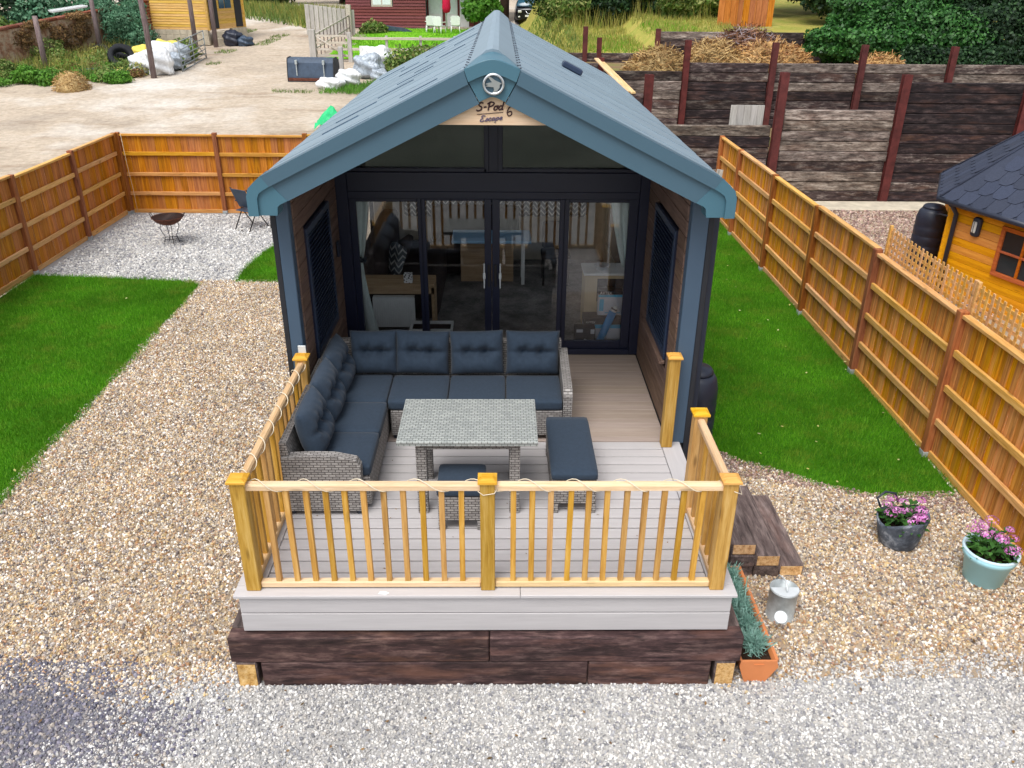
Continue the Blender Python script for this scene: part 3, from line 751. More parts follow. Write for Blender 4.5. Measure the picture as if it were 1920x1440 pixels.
# ---- steps
st = thing('sleeper_steps', 'three tier steps of dark railway sleepers beside the right deck edge', 'steps', (2.5, 1.9, 0))
for lev, n in ((0, 4), (1, 3), (2, 2)):
    for k in range(n):
        x0 = 2.04+.245*k; dy = random.uniform(-.02, .02); z0 = .13*lev
        o = bx('sleeper', 'sleeper_y', st, x0+.003, x0+.243, 1.31+dy, 2.5+dy, z0+.001, z0+.129, .008)
        if k == n-1: bx('end_face', 'endgrain', o, x0+.02, x0+.228, 1.304+dy, 1.309+dy, z0+.012, z0+.118, .001)

# ================================================================== POD
pod = thing('holiday_pod', 'blue grey gabled holiday pod with glazed front and open porch', 'cabin', (AX, 6.3, 0))
YV, YW, YG, YE = 2.02, 2.33, 4.52, 10.6
def zr(x): return 4.575-.49*abs(x-AX)
# porch floor
for i in range(po):
    bx('floor_board', 'deck_porch', pod, -1.77, 1.80, 2.336+i*pw+.002, 2.336+(i+1)*pw-.0015, ZD-.025, ZD-.001, .002)
# side walls (outer skin) and cladding planks inside the porch
for s, xi, xo in ((-1, -1.775, -1.955), (1, 1.81, 2.03)):
    zt = zr(xo)-.27
    mk('outer_wall', MB().box(xo, xo-s*.05, YW+.01, 4.85, .12, zt, .004).box(xo, xo-s*.05, 8.0, YE-.1, .12, zt, .004).box(xo, xo-s*.05, 4.85, 8.0, .12, 1.3).box(xo, xo-s*.05, 4.85, 8.0, 3.2, zt), 'clad_dark', pod)
    added_window = mk('window', MB().box(xo+s*.01, xo-s*.06, 4.85, 4.92, 1.3, 3.2, .004).box(xo+s*.01, xo-s*.06, 7.93, 8.0, 1.3, 3.2, .004).box(xo+s*.01, xo-s*.06, 4.92, 7.93, 1.3, 1.37, .004).box(xo+s*.01, xo-s*.06, 4.92, 7.93, 3.13, 3.2, .004).box(xo+s*.005, xo-s*.05, 6.42, 6.48, 1.37, 3.13), 'frame', pod)  # side windows added out of view to let daylight into the room
    bx('pane', 'glass', added_window, xo-s*.02, xo-s*.026, 4.91, 7.94, 1.36, 3.14, 0)
    bx('corner_trim', 'cornerpost', pod, xo-s*.052, xi+s*.012, YW, YW+.12, ZD-.02, zr(xi)-.3, .006)
    bx('skirt', 'clad_dark', pod, xo-s*.06, xi, YW+.02, YE-.1, .05, ZD-.03, 0)
    # planks, with the window opening left out
    wy0, wy1, wz0, wz1 = 2.78, 3.9, 1.62, 2.98
    nz = 17; ph = (3.46-ZD)/nz
    for i in range(nz):
        a, b = ZD+i*ph, ZD+(i+1)*ph
        segs = [(YW+.122, YG-.06)] if b < wz0 or a > wz1 else [(YW+.122, wy0), (wy1, YG-.06)]
        for y0_, y1_ in segs:
            bx('cladding_plank', 'clad', pod, xi, xi+s*.025, y0_, y1_, a+.003, b-.003, .004)
    bx('wall_backing', 'clad_dark', pod, xi+s*.03, xi+s*.1, YW+.13, YG, ZD, zr(xi)-.32, 0)
    w = bx('window', 'frame', pod, xi-s*.012, xi+s*.028, wy0, wy1, wz0, wz1, .006)
    bx('frame', 'frame_blue', w, xi-s*.03, xi-s*.013, wy0+.0, wy0+.07, wz0+.072, wz1-.072, .003); bx('frame', 'frame_blue', w, xi-s*.03, xi-s*.013, wy1-.07, wy1, wz0+.072, wz1-.072, .003)
    bx('frame', 'frame_blue', w, xi-s*.03, xi-s*.013, wy0, wy1, wz0, wz0+.07, .003); bx('frame', 'frame_blue', w, xi-s*.03, xi-s*.013, wy0, wy1, wz1-.07, wz1, .003)
    nsl = 26; sh = (wz1-wz0-.15)/nsl
    slm = MB().box(-.012, .012, wy0+.075, wy1-.075, -.004, .004, .002, Matrix.Rotation(s*.7, 3, 'Y')).mesh('slat', (0, (wy0+wy1)/2, 0))
    for i in range(nsl): obj('slat', slm, 'frame_blue', w, (xi-s*.024, (wy0+wy1)/2, wz0+.08+sh*(i+.5)))
    bx('sill', 'clad', w, xi-s*.075, xi-s*.013, wy0-.03, wy1+.03, wz0-.035, wz0-.003, .004)
# door bell / sensor beside the doors
bx('wall_sensor', 'black', pod, -1.765, -1.735, 4.18, 4.25, 2.26, 2.44, .006)
# gable frame of the glazed front
x0, x1 = -1.745, 1.805
bx('front_jamb', 'frame', pod, x0-.06, x0+.1, YG-.04, YG+.09, ZD, 3.42, .006); bx('front_jamb', 'frame', pod, x1-.1, x1+.03, YG-.04, YG+.09, ZD, 3.4, .006)
bx('transom', 'frame', pod, x0+.1, x1-.1, YG-.05, YG+.09, 2.945, 3.165, .006)
mk('gable_mullion', MB().box(-.084, -.03, YG-.03, YG+.06, 3.166, 4.0, .004).box(.072, .126, YG-.03, YG+.06, 3.166, 4.0, .004).box(-.03, .072, YG-.015, YG+.05, 3.166, 4.0), 'frame', pod)
for s in (-1, 1):
    xa = AX+s*.09; xb = x0+.1 if s < 0 else x1-.1
    pane = [(xa, 3.166), (xb, 3.166), (xb, zr(xb)-.34), (xa, zr(xa)-.34)]
    mk('gable_reflection', MB().prism([(a_, b_) for a_, b_ in pane], 'y', YG+.075, YG+.08), 'gable_reflection', pod)  # added panel, its colour stands in for reflections in the panes
    p = mk('gable_pane', MB().prism(pane, 'y', YG+.02, YG+.028), 'gable_glass', pod)
    bx('frame', 'frame', p, xa, xb, YG-.03, YG+.05, 3.167, 3.205, .003)
    bx('frame', 'frame', p, xb-s*.002, xb-s*.05, YG-.025, YG+.045, 3.207, zr(xb)-.34, .003)
# sliding doors
bx('door_head', 'frame', pod, x0+.1, x1-.1, YG-.035, YG+.085, 2.86, 2.944, .005)
bx('threshold', 'frame', pod, x0+.1, x1-.1, YG-.05, YG+.085, ZD+.001, ZD+.07, .005)
panes = [(-1.57, -.861), (-.768, -.085), (.094, .792), (.904, 1.599)]
edges = [(-1.645, -.815), (-.813, -.003), (.006, .846), (.848, 1.705)]
for k, ((a, b), (e0, e1)) in enumerate(zip(panes, edges)):
    dy = .03 if k in (0, 3) else 0.0; y_a, y_b = YG-.03+dy, YG+.02+dy
    zb, zt = ZD+.071, 2.859; pz0, pz1 = 1.075, 2.815 if k in (0, 3) else 2.835
    d = mk('door', MB().box(e0, a, y_a, y_b, zb, zt, .004).box(b, e1, y_a, y_b, zb, zt, .004).box(a, b, y_a+.001, y_b-.001, zb, pz0, .004).box(a, b, y_a+.001, y_b-.001, pz1, zt, .004), 'frame', pod)
    bx('door_pane', 'glass', d, a-.005, b+.005, YG+dy-.006, YG+dy, pz0-.005, pz1+.005, 0)
    if k in (1, 2):
        hx = -.035 if k == 1 else .045
        h = mk('handle', MB().box(hx-.016, hx+.016, YG-.045, YG-.031, 1.80, 2.08, .003), 'blackmetal', d)
        sx = -.055 if k == 1 else .055
        mk('lever', MB().box(hx+sx-.008, hx+sx+.008, YG-.075, YG-.045, 1.79, 2.1, .004).box(hx+sx-.016, hx+sx+.016, YG-.08, YG-.045, 1.91, 1.98, .004), 'galv_pale', d)
# sign board in the gable with its hand lettering
sz = 4.062; YS = 2.078
xh = (4.575-.245-sz)/.49
sg = mk('sign_board', MB().prism([(AX-xh, sz), (AX+xh, sz), (AX, 4.575-.245)], 'y', YS, YS+.02), 'sign', pod)
def strokes(name, lines, mat, y, r, parent, ox, oz, w, h, slant=.22, rise=0.0):
    mb = MB()
    for ln in lines:
        # smooth the polyline
        pts = [Vector((p[0], p[1])) for p in ln]
        sm = []
        for i in range(len(pts)-1):
            p0, p1, p2, p3 = pts[max(i-1, 0)], pts[i], pts[i+1], pts[min(i+2, len(pts)-1)]
            for t in (0, .25, .5, .75):
                sm.append(.5*((2*p1)+(p2-p0)*t+(2*p0-5*p1+4*p2-p3)*t*t+(3*p1-p0-3*p2+p3)*t**3))
        sm.append(pts[-1])
        P3 = [(ox+(p.x+p.y*slant)*w, y, oz+p.y*h+p.x*w*rise) for p in sm]
        mb.tube(P3, r, 5)
    return mk(name, mb, mat, parent)
L = {'S': [[(.5, .88), (.3, 1), (.08, .85), (.15, .62), (.42, .42), (.4, .12), (.12, 0), (-.08, .14)]],
     '-': [[(0, .42), (.3, .45)]],
     'P': [[(.12, 0), (.12, .95)], [(-.1, .8), (.2, 1.02), (.55, .9), (.5, .6), (.14, .45)]],
     'o': [[(.3, .5), (.08, .42), (.04, .12), (.22, 0), (.38, .2), (.3, .5), (.46, .46)]],
     'd': [[(.36, .42), (.14, .5), (.03, .2), (.16, 0), (.36, .2), (.42, 1.0)], [(.37, .35), (.38, .08), (.52, .05)]],
     'E': [[(.5, .88), (.25, 1), (.08, .8), (.28, .56), (.06, .38), (.06, .08), (.3, 0), (.52, .16)]],
     's': [[(.02, .05), (.2, .5), (.32, .15), (.14, 0), (0, .06)]],
     'c': [[(.32, .4), (.16, .5), (.03, .25), (.14, 0), (.36, .1)]],
     'a': [[(.32, .45), (.12, .48), (.03, .18), (.15, 0), (.32, .25), (.34, .48)], [(.33, .3), (.36, .04), (.48, .08)]],
     'p': [[(.06, .5), (0, -.4)], [(.04, .35), (.22, .5), (.34, .28), (.2, .02), (.04, .1)]],
     'e': [[(.05, .22), (.3, .34), (.2, .5), (.04, .28), (.14, 0), (.38, .12)]],
     '6': [[(.45, 1.0), (.15, .75), (.02, .3), (.2, 0), (.42, .16), (.34, .42), (.08, .32)]]}
def word(t, adv):
    out = []; x = 0
    for ch, a in zip(t, adv):
        out += [[(p[0]+x, p[1]) for p in ln] for ln in L[ch]]; x += a
    return out, x
w1, wl = word('S-Pod', (.62, .42, .66, .5, .5))
strokes('lettering', w1, 'ink', YS-.003, .0065, sg, -.092, 4.172, .079, .064, .2, .05)
strokes('lettering', [[(0, 0), (1.3, .0), (2.7, .0)]], 'ink', YS-.003, .003, sg, -.09, 4.146, .079, .1, 0, .08)
w2, wl = word('Escape', (.62, .36, .4, .46, .42, .4))
strokes('lettering', w2, 'ink_grey', YS-.003, .0048, sg, -.07, 4.088, .07, .046, .2, .09)
strokes('lettering', L['6'], 'ink', YS-.003, .0055, sg, .15, 4.135, .095, .085, .1, 0)

# soffit and roof
for s in (-1, 1):
    xe = AX+s*1.98
    mk('soffit', MB().prism([(AX, 4.575-.245), (xe, zr(xe)-.245), (xe, zr(xe)-.225), (AX, 4.575-.225)], 'y', YV+.03, YG+.1), 'white', pod)  # unseen underside, made white to bounce light into the porch
    # roof sheets: long panels from eave to ridge, each lapping its neighbour
    ns = 12; sw = (YE-YV-.08)/ns
    xe = AX+s*2.035; xr = AX+s*.01
    for i in range(ns):
        a = YV+.08+i*sw; b = a+sw+.02
        n = 9; top = []; vs = []; fs = []
        rows = []
        for j in range(n+1):
            t = j/n
            # three shallow steps along the sheet
            for e in ((0,) if j in (0,) else (0,)):
                x = xe+(xr-xe)*t
                st_ = 0.0
                rows.append([(x, a, zr(x)-.012+.0045-st_), (x, b, zr(x)-.012-st_)])
        for r_ in rows: vs += r_
        for r_ in rows: vs += [(p[0], p[1], p[2]-.02) for p in r_]
        m_ = 2*len(rows)
        for j in range(len(rows)-1):
            fs += [(2*j, 2*j+1, 2*j+3, 2*j+2), (m_+2*j, m_+2*j+2, m_+2*j+3, m_+2*j+1), (2*j, 2*j+2, m_+2*j+2, m_+2*j), (2*j+1, m_+2*j+1, m_+2*j+3, 2*j+3)]
        e_ = 2*(len(rows)-1)
        fs += [(0, m_, m_+1, 1), (e_, e_+1, m_+e_+1, m_+e_)]
        mk('roof_sheet', MB().add(vs, fs), 'roof', pod)
    # deck under the sheets, gutter board along the eave
    mk('roof_deck', MB().prism([(xr, zr(xr)-.036), (xe-s*.03, zr(xe-s*.03)-.036), (xe-s*.03, zr(xe-s*.03)-.2), (xr, zr(xr)-.2)], 'y', YV+.1, YE-.02), 'frame', pod)
    gx = AX+s*2.0
    bx('gutter', 'frame', pod, gx, gx+s*.07, YV+.1, YE, 3.41, 3.545, .02)
    # ridge flashing with its row of vents
    xa = AX; xb = AX+s*.2
    mk('ridge_cap', MB().prism([(xa, zr(xa)+.055), (xa+s*.05, zr(xa)+.045), (xb, zr(xb)+.022), (xb, zr(xb)+.004), (xa, zr(xa)+.02)], 'y', YV+.25, YE), 'roof', pod)
    mb = MB()
    for i in range(64):
        yy = YV+.34+i*.127+.03*(i % 2); xx = AX+s*(.215+.022*(i % 2))
        mb.box(xx-.008, xx+.008, yy-.008, yy+.008, zr(xx)-.002, zr(xx)+.006, .002)
    mk('ridge_vents', mb, 'frame', pod)['kind'] = 'stuff'
mb = MB()
for k in range(15):
    t0_ = random.uniform(.12, .8); yy = YV+.45+k*.54+random.uniform(-.06, .06); d0_ = 2.0*t0_; d1_ = min(2.0, d0_+random.uniform(.25, .5))
    mb.add([(AX-d, yy+o_, zr(AX-d)+z_) for d in (d0_, d1_) for o_ in (0, .006) for z_ in (-.012, .0005)], [(0, 2, 3, 1), (4, 5, 7, 6), (0, 1, 5, 4), (2, 6, 7, 3), (1, 3, 7, 5), (0, 4, 6, 2)])
mk('lap_seams', mb, 'roof_seam', pod)['kind'] = 'stuff'
rv = bx('roof_vent', 'frame_blue', pod, .86, 1.13, 5.93, 6.12, 4.10, 4.17, .015, rot=Matrix.Rotation(math.atan(.49), 3, 'Y'))
# verge (bargeboards): a lower board, a proud upper band, corner caps and a rounded apex
def L_up(x): return 4.575-.49*abs(x-AX)
for s in (-1, 1):
    X = lambda d: AX+s*d
    lo = [(X(.19), zr(X(.19))-.098), (X(1.86), zr(X(1.86))-.098), (X(1.735), zr(X(1.735))-.29), (X(.105), zr(X(.105))-.29)]
    mk('bargeboard', MB().prism(lo, 'y', YV+.012, YV+.05), 'verge', pod)
    up = [(X(.225), zr(X(.225))+.022), (X(1.935), zr(X(1.935))+.022), (X(1.872), zr(X(1.872))-.096), (X(.192), zr(X(.192))-.096)]
    mk('bargeboard', MB().prism(up, 'y', YV-.02, YV+.05), 'verge', pod)
    mk('verge_trim', MB().prism([(X(.225), zr(X(.225))+.018), (X(1.935), zr(X(1.935))+.018), (X(1.935), zr(X(1.935))-.03), (X(.225), zr(X(.225))-.03)], 'y', YV+.052, YV+.22), 'verge', pod)
    cap = [(1.937, zr(X(1.937))+.024), (2.0, 3.595), (2.05, 3.545), (2.07, 3.48), (2.07, 3.312), (1.835, 3.312), (1.825, 3.385), (1.805, 3.405), (1.737, 3.437)]
    mk('corner_cap', MB().prism([(X(d), z) for d, z in cap], 'y', YV+.008, YV+.2), 'verge_cap', pod)
    band = [(1.937, zr(X(1.937))+.026), (2.0, 3.597), (2.052, 3.547), (2.073, 3.48), (2.073, 3.312), (1.985, 3.31), (1.985, 3.46), (1.965, 3.505), (1.93, 3.53), (1.874, zr(X(1.874))-.094)]
    mk('corner_band', MB().prism([(X(d), z) for d, z in band], 'y', YV-.018, YV+.007), 'verge_cap', pod)
def arc_apex(d, off, rnd):
    # rounded ridge line: blend of slope and arc
    return 4.575+off-.49*math.sqrt(d*d+rnd*rnd)+.49*rnd*.18
N = 17
ds = [-.224+.448*i/(N-1) for i in range(N)]
top = [(AX+d, arc_apex(d, .03, .09)) for d in ds]
midl = [(AX+d*.855, arc_apex(d*.855, -.078, .08)) for d in ds]
low = [(AX+d*.47, 4.575-.285-.49*math.sqrt((d*.47)**2+.03**2)+.012) for d in ds]
mk('apex_band', MB().prism(top+midl[::-1], 'y', YV-.024, YV+.05), 'verge_cap', pod)
mk('apex_cap', MB().prism(midl+low[::-1], 'y', YV+.006, YV+.05), 'verge_cap', pod)
# flared cap over the ridge behind the apex
mb = MB(); NB = 8
for j in range(NB+1):
    t = j/NB; yy = YV-.02+.30*t
    for i in range(N):
        d = ds[i]*(1-.55*t**1.5)
        mb.v.append((AX+d, yy, arc_apex(d, .033+.022*t, .09*(1-.5*t))))
for j in range(NB):
    for i in range(N-1): mb.f.append([j*N+i, j*N+i+1, (j+1)*N+i+1, (j+1)*N+i]); mb.sm.append(True)
o = mk('apex_cap', mb, 'verge_cap', pod); o.modifiers.new('t', 'SOLIDIFY').thickness = .012
# emblem: chrome ring with a bird in flight
ez = 4.388; ex = .045
em = thing('emblem', 'round chrome badge with a flying bird on the gable peak', 'badge', (ex, YV, ez))
mb = MB(); mb.tube([(ex+.078*math.cos(2*math.pi*i/32), YV-.022, ez+.074*math.sin(2*math.pi*i/32)) for i in range(33)], .011, 8, False)
mk('ring', mb, 'chrome', em)
mk('disc', MB().prism([(ex+.078*math.cos(2*math.pi*i/28), ez+.073*math.sin(2*math.pi*i/28)) for i in range(28)], 'y', YV-.012, YV+.008), 'verge', em)
bird = [(.052, .012), (.03, .022), (.012, .03), (-.02, .052), (-.048, .06), (-.03, .036), (-.012, .014), (-.04, .01), (-.066, .0), (-.04, -.006), (-.066, -.016), (-.03, -.02), (0, -.022), (.004, -.045), (-.012, -.07), (.022, -.058), (.048, -.026), (.05, -.002), (.066, .004)]
mk('bird', MB().prism([(ex+a, ez+b) for a, b in bird], 'y', YV-.026, YV-.013), 'chrome', em)
# room behind the glass
zf = .95
mk('room_floor', MB().box(x0, x1, YG+.09, 8.2, zf-.02, zf), 'carpet', pod)
mk('room_wall', MB().box(x0, -1.45, 8.2, 8.25, zf, 3.46).box(1.5, x1, 8.2, 8.25, zf, 3.46).box(-1.45, 1.5, 8.2, 8.25, zf, 1.7).prism([(-1.45, 3.2), (1.5, 3.2), (1.5, 3.6), (AX, 4.32), (-1.45, 3.6)], 'y', 8.2, 8.25), 'roomwall', pod)
rw_ = mk('window', MB().box(-1.45, 1.5, 8.21, 8.26, 1.7, 1.76).box(-1.45, 1.5, 8.21, 8.26, 3.14, 3.2).box(-1.45, -1.39, 8.21, 8.26, 1.76, 3.14).box(1.44, 1.5, 8.21, 8.26, 1.76, 3.14).box(-.0, .05, 8.21, 8.26, 1.76, 3.14), 'frame', pod)  # rear opening put in to let light into the room from behind
bx('pane', 'glass', rw_, -1.39, 1.44, 8.235, 8.24, 1.76, 3.14, 0)
for s, xx in ((-1, x0), (1, x1)): mk('room_wall', MB().box(xx, xx+s*.02, YG+.1, 4.85, zf, 3.45).box(xx, xx+s*.02, 8.0, 8.2, zf, 3.45).box(xx, xx+s*.02, 4.85, 8.0, zf, 1.3).box(xx, xx+s*.02, 4.85, 8.0, 3.2, 3.45), 'roomwall', pod)
for s in (-1, 1): mk('room_ceiling', MB().prism([(AX, 4.33), (AX+s*1.82, 3.44), (AX+s*1.82, 3.46), (AX, 4.35)], 'y', YG+.1, 8.2), 'white', pod)
# ---- room contents
def curtain(label, x0, x1, xb0, xb1, y, z0, z1, n=10, zt=None, mat='curtain'):
    mb = MB(); rows = 10
    for j in range(rows+1):
        t = j/rows; z = z1+(z0-z1)*t
        a = x0+(xb0-x0)*t**1.4; b = x1+(xb1-x1)*t**1.4
        for i in range(n*4+1):
            u = i/(n*4); mb.v.append((a+(b-a)*u, y+.022*math.sin(u*n*math.pi), z))
    c = n*4+1
    for j in range(rows):
        for i in range(c-1): mb.f.append([j*c+i, j*c+i+1, (j+1)*c+i+1, (j+1)*c+i]); mb.sm.append(True)
    o = mk('curtain', mb, mat); o.modifiers.new('t', 'SOLIDIFY').thickness = .006
    return props(o, label, 'curtain', 'curtains in the pod')
curtain('pale curtain tied back inside the left door pane, upper length', -1.70, -1.44, -1.68, -1.57, 4.82, 2.05, 2.95, 4)
curtain('pale curtain below its tie behind the left door pane', -1.66, -1.58, -1.66, -1.42, 4.80, .98, 2.0, 3)
curtain('pale curtain swept back at the right end of the doors', 1.40, 1.70, 1.60, 1.70, 4.80, 1.95, 2.95, 5)
props(mk('curtain_tie', MB().box(-1.69, -1.54, 4.77, 4.86, 2.0, 2.05, .01), 'curtain_trim'), 'dark tieback round the curtain at the left pane', 'tieback')
curtain('chevron patterned curtain over the left half of the far window', -1.42, .0, -1.42, .0, 8.1, 1.7, 3.2, 12, mat='chevron')
curtain('chevron patterned curtain over the right half of the far window', .04, 1.46, .04, 1.46, 8.1, 1.7, 3.2, 12, mat='chevron')
rad = thing('radiator', 'white panel radiator behind the left door pane', 'radiator', (-1.25, 5.05, 1.06))
bx('panel', 'white', rad, -1.54, -1.0, 5.04, 5.07, 1.04, 1.44, .006)
rm = MB().box(-.006, .006, -.008, .002, -.17, .17, .003).mesh('rib')
for i in range(18): obj('rib', rm, 'white', rad, (-1.515+i*.0288, 5.035, 1.24))
bx('grille', 'galv_pale', rad, -1.535, -1.005, 5.035, 5.12, 1.442, 1.455, .003)
for x in (-1.5, -1.04): bx('leg', 'galv_pale', rad, x-.012, x+.012, 5.05, 5.07, zf, 1.04, .002)
cb = thing('sideboard', 'low oak shelf unit above the white radiator', 'shelf', (-1.2, 5.3, zf))
bx('top', 'oak', cb, -1.7, -.75, 5.13, 5.5, 1.55, 1.6, .005); bx('front', 'oak', cb, -1.7, -.75, 5.14, 5.16, 1.46, 1.548, .003); bx('side', 'oak', cb, -.79, -.75, 5.14, 5.5, zf, 1.548, .003)
bx('side', 'oak', cb, -1.74, -1.7, 5.14, 5.5, zf, 1.548, .003)
props(mk('tissue_box', MB().box(-1.14, -1.03, 5.16, 5.26, 1.601, 1.72, .006), 'spotted'), 'black and white patterned tissue box on the oak shelf', 'box')
so_ = thing('indoor_sofa', 'dark brown corner seat along the left wall inside the pod', 'sofa', (-1.2, 6.6, zf))
mk('seat', MB().rbox(-1.2, 6.6, 1.2, .95, 2.2, .5, .08), 'darksofa', so_); mk('backrest', MB().rbox(-1.6, 6.6, 1.6, .3, 2.2, .7, .1), 'darksofa', so_)
mk('seat', MB().rbox(-.3, 7.75, 1.2, 1.2, .75, .5, .08), 'darksofa', so_); mk('backrest', MB().rbox(-.3, 8.02, 1.6, 1.4, .24, .6, .08), 'darksofa', so_)
for k, (x, y, a) in enumerate(((-1.35, 6.1, .5), (-1.3, 6.5, -.3))):
    props(mk('scatter_cushion', MB().rbox(x, y, 1.62, .12, .42, .42, .055, rot=Matrix.Rotation(a, 3, 'Z') @ Matrix.Rotation(.35, 3, 'Y')), ('chevron', 'darksofa')[k]),
          ('chevron patterned scatter cushion on the indoor dark seat', 'plain dark scatter cushion on the indoor dark seat')[k], 'cushion')
tb = thing('dining_table', 'pale blue topped table deep inside the pod', 'table', (0, 7.15, zf))
bx('table_top', 'bluetop', tb, -.62, .56, 6.85, 7.45, 1.62, 1.66, .008)
bx('pedestal', 'oak', tb, -.5, .3, 7.1, 7.2, zf, 1.62, .004); bx('leg', 'white', tb, .42, .47, 6.95, 7.0, zf, 1.62, .004)
bx('leg', 'white', tb, .42, .47, 7.3, 7.35, zf, 1.62, .004)
ch = thing('indoor_chair', 'dark dining chair right of the pale blue table indoors', 'chair', (.95, 7.1, zf))
bx('seat', 'darksofa', ch, .72, 1.15, 6.9, 7.3, 1.36, 1.43, .02); bx('backrest', 'darksofa', ch, .74, 1.13, 7.27, 7.33, 1.432, 1.85, .02)
for x in (.75, 1.12):
    for y in (6.93, 7.27): bx('leg', 'blackmetal', ch, x-.015, x+.015, y-.015, y+.015, zf, 1.358, .003)
kc = thing('cupboard', 'white and beige low cupboard at the right door pane', 'cupboard', (1.45, 5.35, zf))
bx('carcass', 'cardboard', kc, 1.2, 1.75, 5.2, 5.6, zf, 1.70, .006); bx('top', 'white', kc, 1.18, 1.77, 5.18, 5.62, 1.702, 1.735, .006)
bx('shelf_dark_panel', 'boxblack', kc, 1.36, 1.72, 5.192, 5.199, 1.35, 1.66, .001)  # flat dark panel paints the shade of an open shelf
def flat_text(name, txt, size, x, y, z, mat, parent):
    cu = bpy.data.curves.new(name, 'FONT'); cu.body = txt; cu.size = size; cu.extrude = .001
    ob = bpy.data.objects.new('tmp', cu); COL.objects.link(ob); dg = bpy.context.evaluated_depsgraph_get()
    me_ = bpy.data.meshes.new_from_object(ob.evaluated_get(dg)); bpy.data.objects.remove(ob)
    me_.transform(Matrix.Rotation(math.pi/2, 4, 'X')); me_.materials.clear()
    return obj(name, me_, mat, parent, (x, y, z))
b1 = thing('product_box', 'pale carton with black lid band standing on another carton', 'box', (1.5, 5.02, zf), 'cartons stacked by the right door pane')
bx('carton', 'boxpale', b1, 1.36, 1.67, 4.98, 5.10, 1.24, 1.52, .003); bx('band', 'boxblack', b1, 1.355, 1.675, 4.975, 5.105, 1.522, 1.58, .003); bx('stripe', 'boxcyan', b1, 1.358, 1.672, 4.974, 4.979, 1.49, 1.52, .001)
flat_text('lettering', 'AVTEX', .05, 1.375, 4.972, 1.53, 'white', b1)
mk('panel_print', MB().box(1.375, 1.43, 4.975, 4.979, 1.30, 1.46).box(1.45, 1.65, 4.975, 4.979, 1.27, 1.28), 'boxcyan', b1)
b2 = thing('product_box', 'pale carton with cyan stripe at the bottom behind glass', 'box', (1.4, 4.95, zf), 'cartons stacked by the right door pane')
bx('carton', 'boxpale', b2, 1.18, 1.66, 4.88, 5.10, zf+.001, 1.15, .003); bx('band', 'boxblack', b2, 1.175, 1.665, 4.875, 5.105, 1.152, 1.238, .003); bx('stripe', 'boxcyan', b2, 1.178, 1.662, 4.874, 4.879, 1.10, 1.15, .001)
flat_text('lettering', 'AVTEX', .04, 1.2, 4.872, 1.17, 'white', b2)
b3 = thing('product_box', 'small black carton with white print at the pane foot', 'box', (1.18, 4.8, zf), 'cartons stacked by the right door pane')
bx('carton', 'boxblack', b3, 1.05, 1.31, 4.72, 4.86, zf+.001, 1.165, .003)
mk('panel_print', MB().box(1.07, 1.15, 4.714, 4.719, 1.11, 1.15).box(1.25, 1.30, 4.714, 4.719, 1.09, 1.15).prism([(1.14, .985), (1.2, .98), (1.23, 1.0), (1.18, 1.02)], 'y', 4.714, 4.719), 'boxpale', b3)
cy = thing('blue_canister', 'bright blue tube leaning against the cartons behind glass', 'tube', (1.42, 4.75, zf))
mk('tube', MB().tube([(1.37, 4.74, zf+.03), (1.53, 4.8, 1.36)], .05, 16), 'cyan', cy); mk('tip', MB().tube([(1.531, 4.8, 1.362), (1.56, 4.81, 1.43)], [.04, .02], 12), 'white', cy)
mk('tip_band', MB().tube([(1.54, 4.804, 1.385), (1.547, 4.806, 1.40)], .041, 12), 'black', cy)
bk = thing('storage_basket', 'open white framed basket on the floor behind the glass', 'basket', (-.8, 4.85, zf))
for a in ((-1.05, -.5, 4.72, 4.75), (-1.05, -.5, 5.0, 5.03), (-1.05, -1.02, 4.752, 4.998), (-.53, -.5, 4.752, 4.998)):
    bx('rail', 'white', bk, *a, 1.1, 1.14, .004); bx('side_panel', 'darksofa', bk, a[0]+.005, a[1]-.005, a[2]+.005, a[3]-.005, zf, 1.099, .002)
bc = thing('glass_bowl', 'clear bowl on the cupboard front seen behind glass', 'bowl', (1.4, 5.1, 1.736))
mk('bowl', MB().lathe([(.03, 0), (.08, .03), (.1, .08), (.095, .08), (.06, .03), (.0, .015)], (1.42, 5.3, 1.737), 18), 'greybag', bc)

# ================================================================== PATIO FURNITURE
def frame_piece(name, label, cat, loc): return thing(name, label, cat, loc)
s1 = thing('rattan_sofa', 'grey rattan sofa section along the left deck railing', 'sofa', (-1.4, 2.1, ZD), 'rattan corner sofa sections')
bx('base', 'rattan', s1, -1.66, -1.03, 1.14, 3.22, ZD+.05, ZD+.34, .012, uv=True)
mk('backrest', MB().prism([(-1.76, ZD+.05), (-1.665, ZD+.05), (-1.665, ZD+.36), (-1.70, ZD+.72), (-1.76, ZD+.72)], 'y', 1.07, 3.3), 'rattan', s1, uv=True)
arm = [(-1.755, ZD+.05), (-1.09, ZD+.05), (-1.085, ZD+.50), (-1.12, ZD+.56), (-1.3, ZD+.60), (-1.5, ZD+.605), (-1.755, ZD+.59)]
mk('arm', MB().prism(arm, 'y', 1.045, 1.135), 'rattan', s1, uv=True)
for x in (-1.72, -1.12):
    for y in (1.1, 3.2): bx('foot', 'black', s1, x-.03, x+.03, y-.03, y+.03, ZD, ZD+.049, .004)
s2 = thing('rattan_sofa', 'grey rattan sofa section with its back to the glass doors', 'sofa', (-.1, 2.8, ZD), 'rattan corner sofa sections')
bx('base', 'rattan', s2, -1.0, .73, 2.36, 3.12, ZD+.05, ZD+.34, .012, uv=True)
mk('backrest', MB().prism([(3.12, ZD+.05), (3.3, ZD+.05), (3.3, ZD+.735), (3.24, ZD+.745), (3.19, ZD+.72), (3.12, ZD+.36)], 'x', -1.62, .76), 'rattan', s2, uv=True)
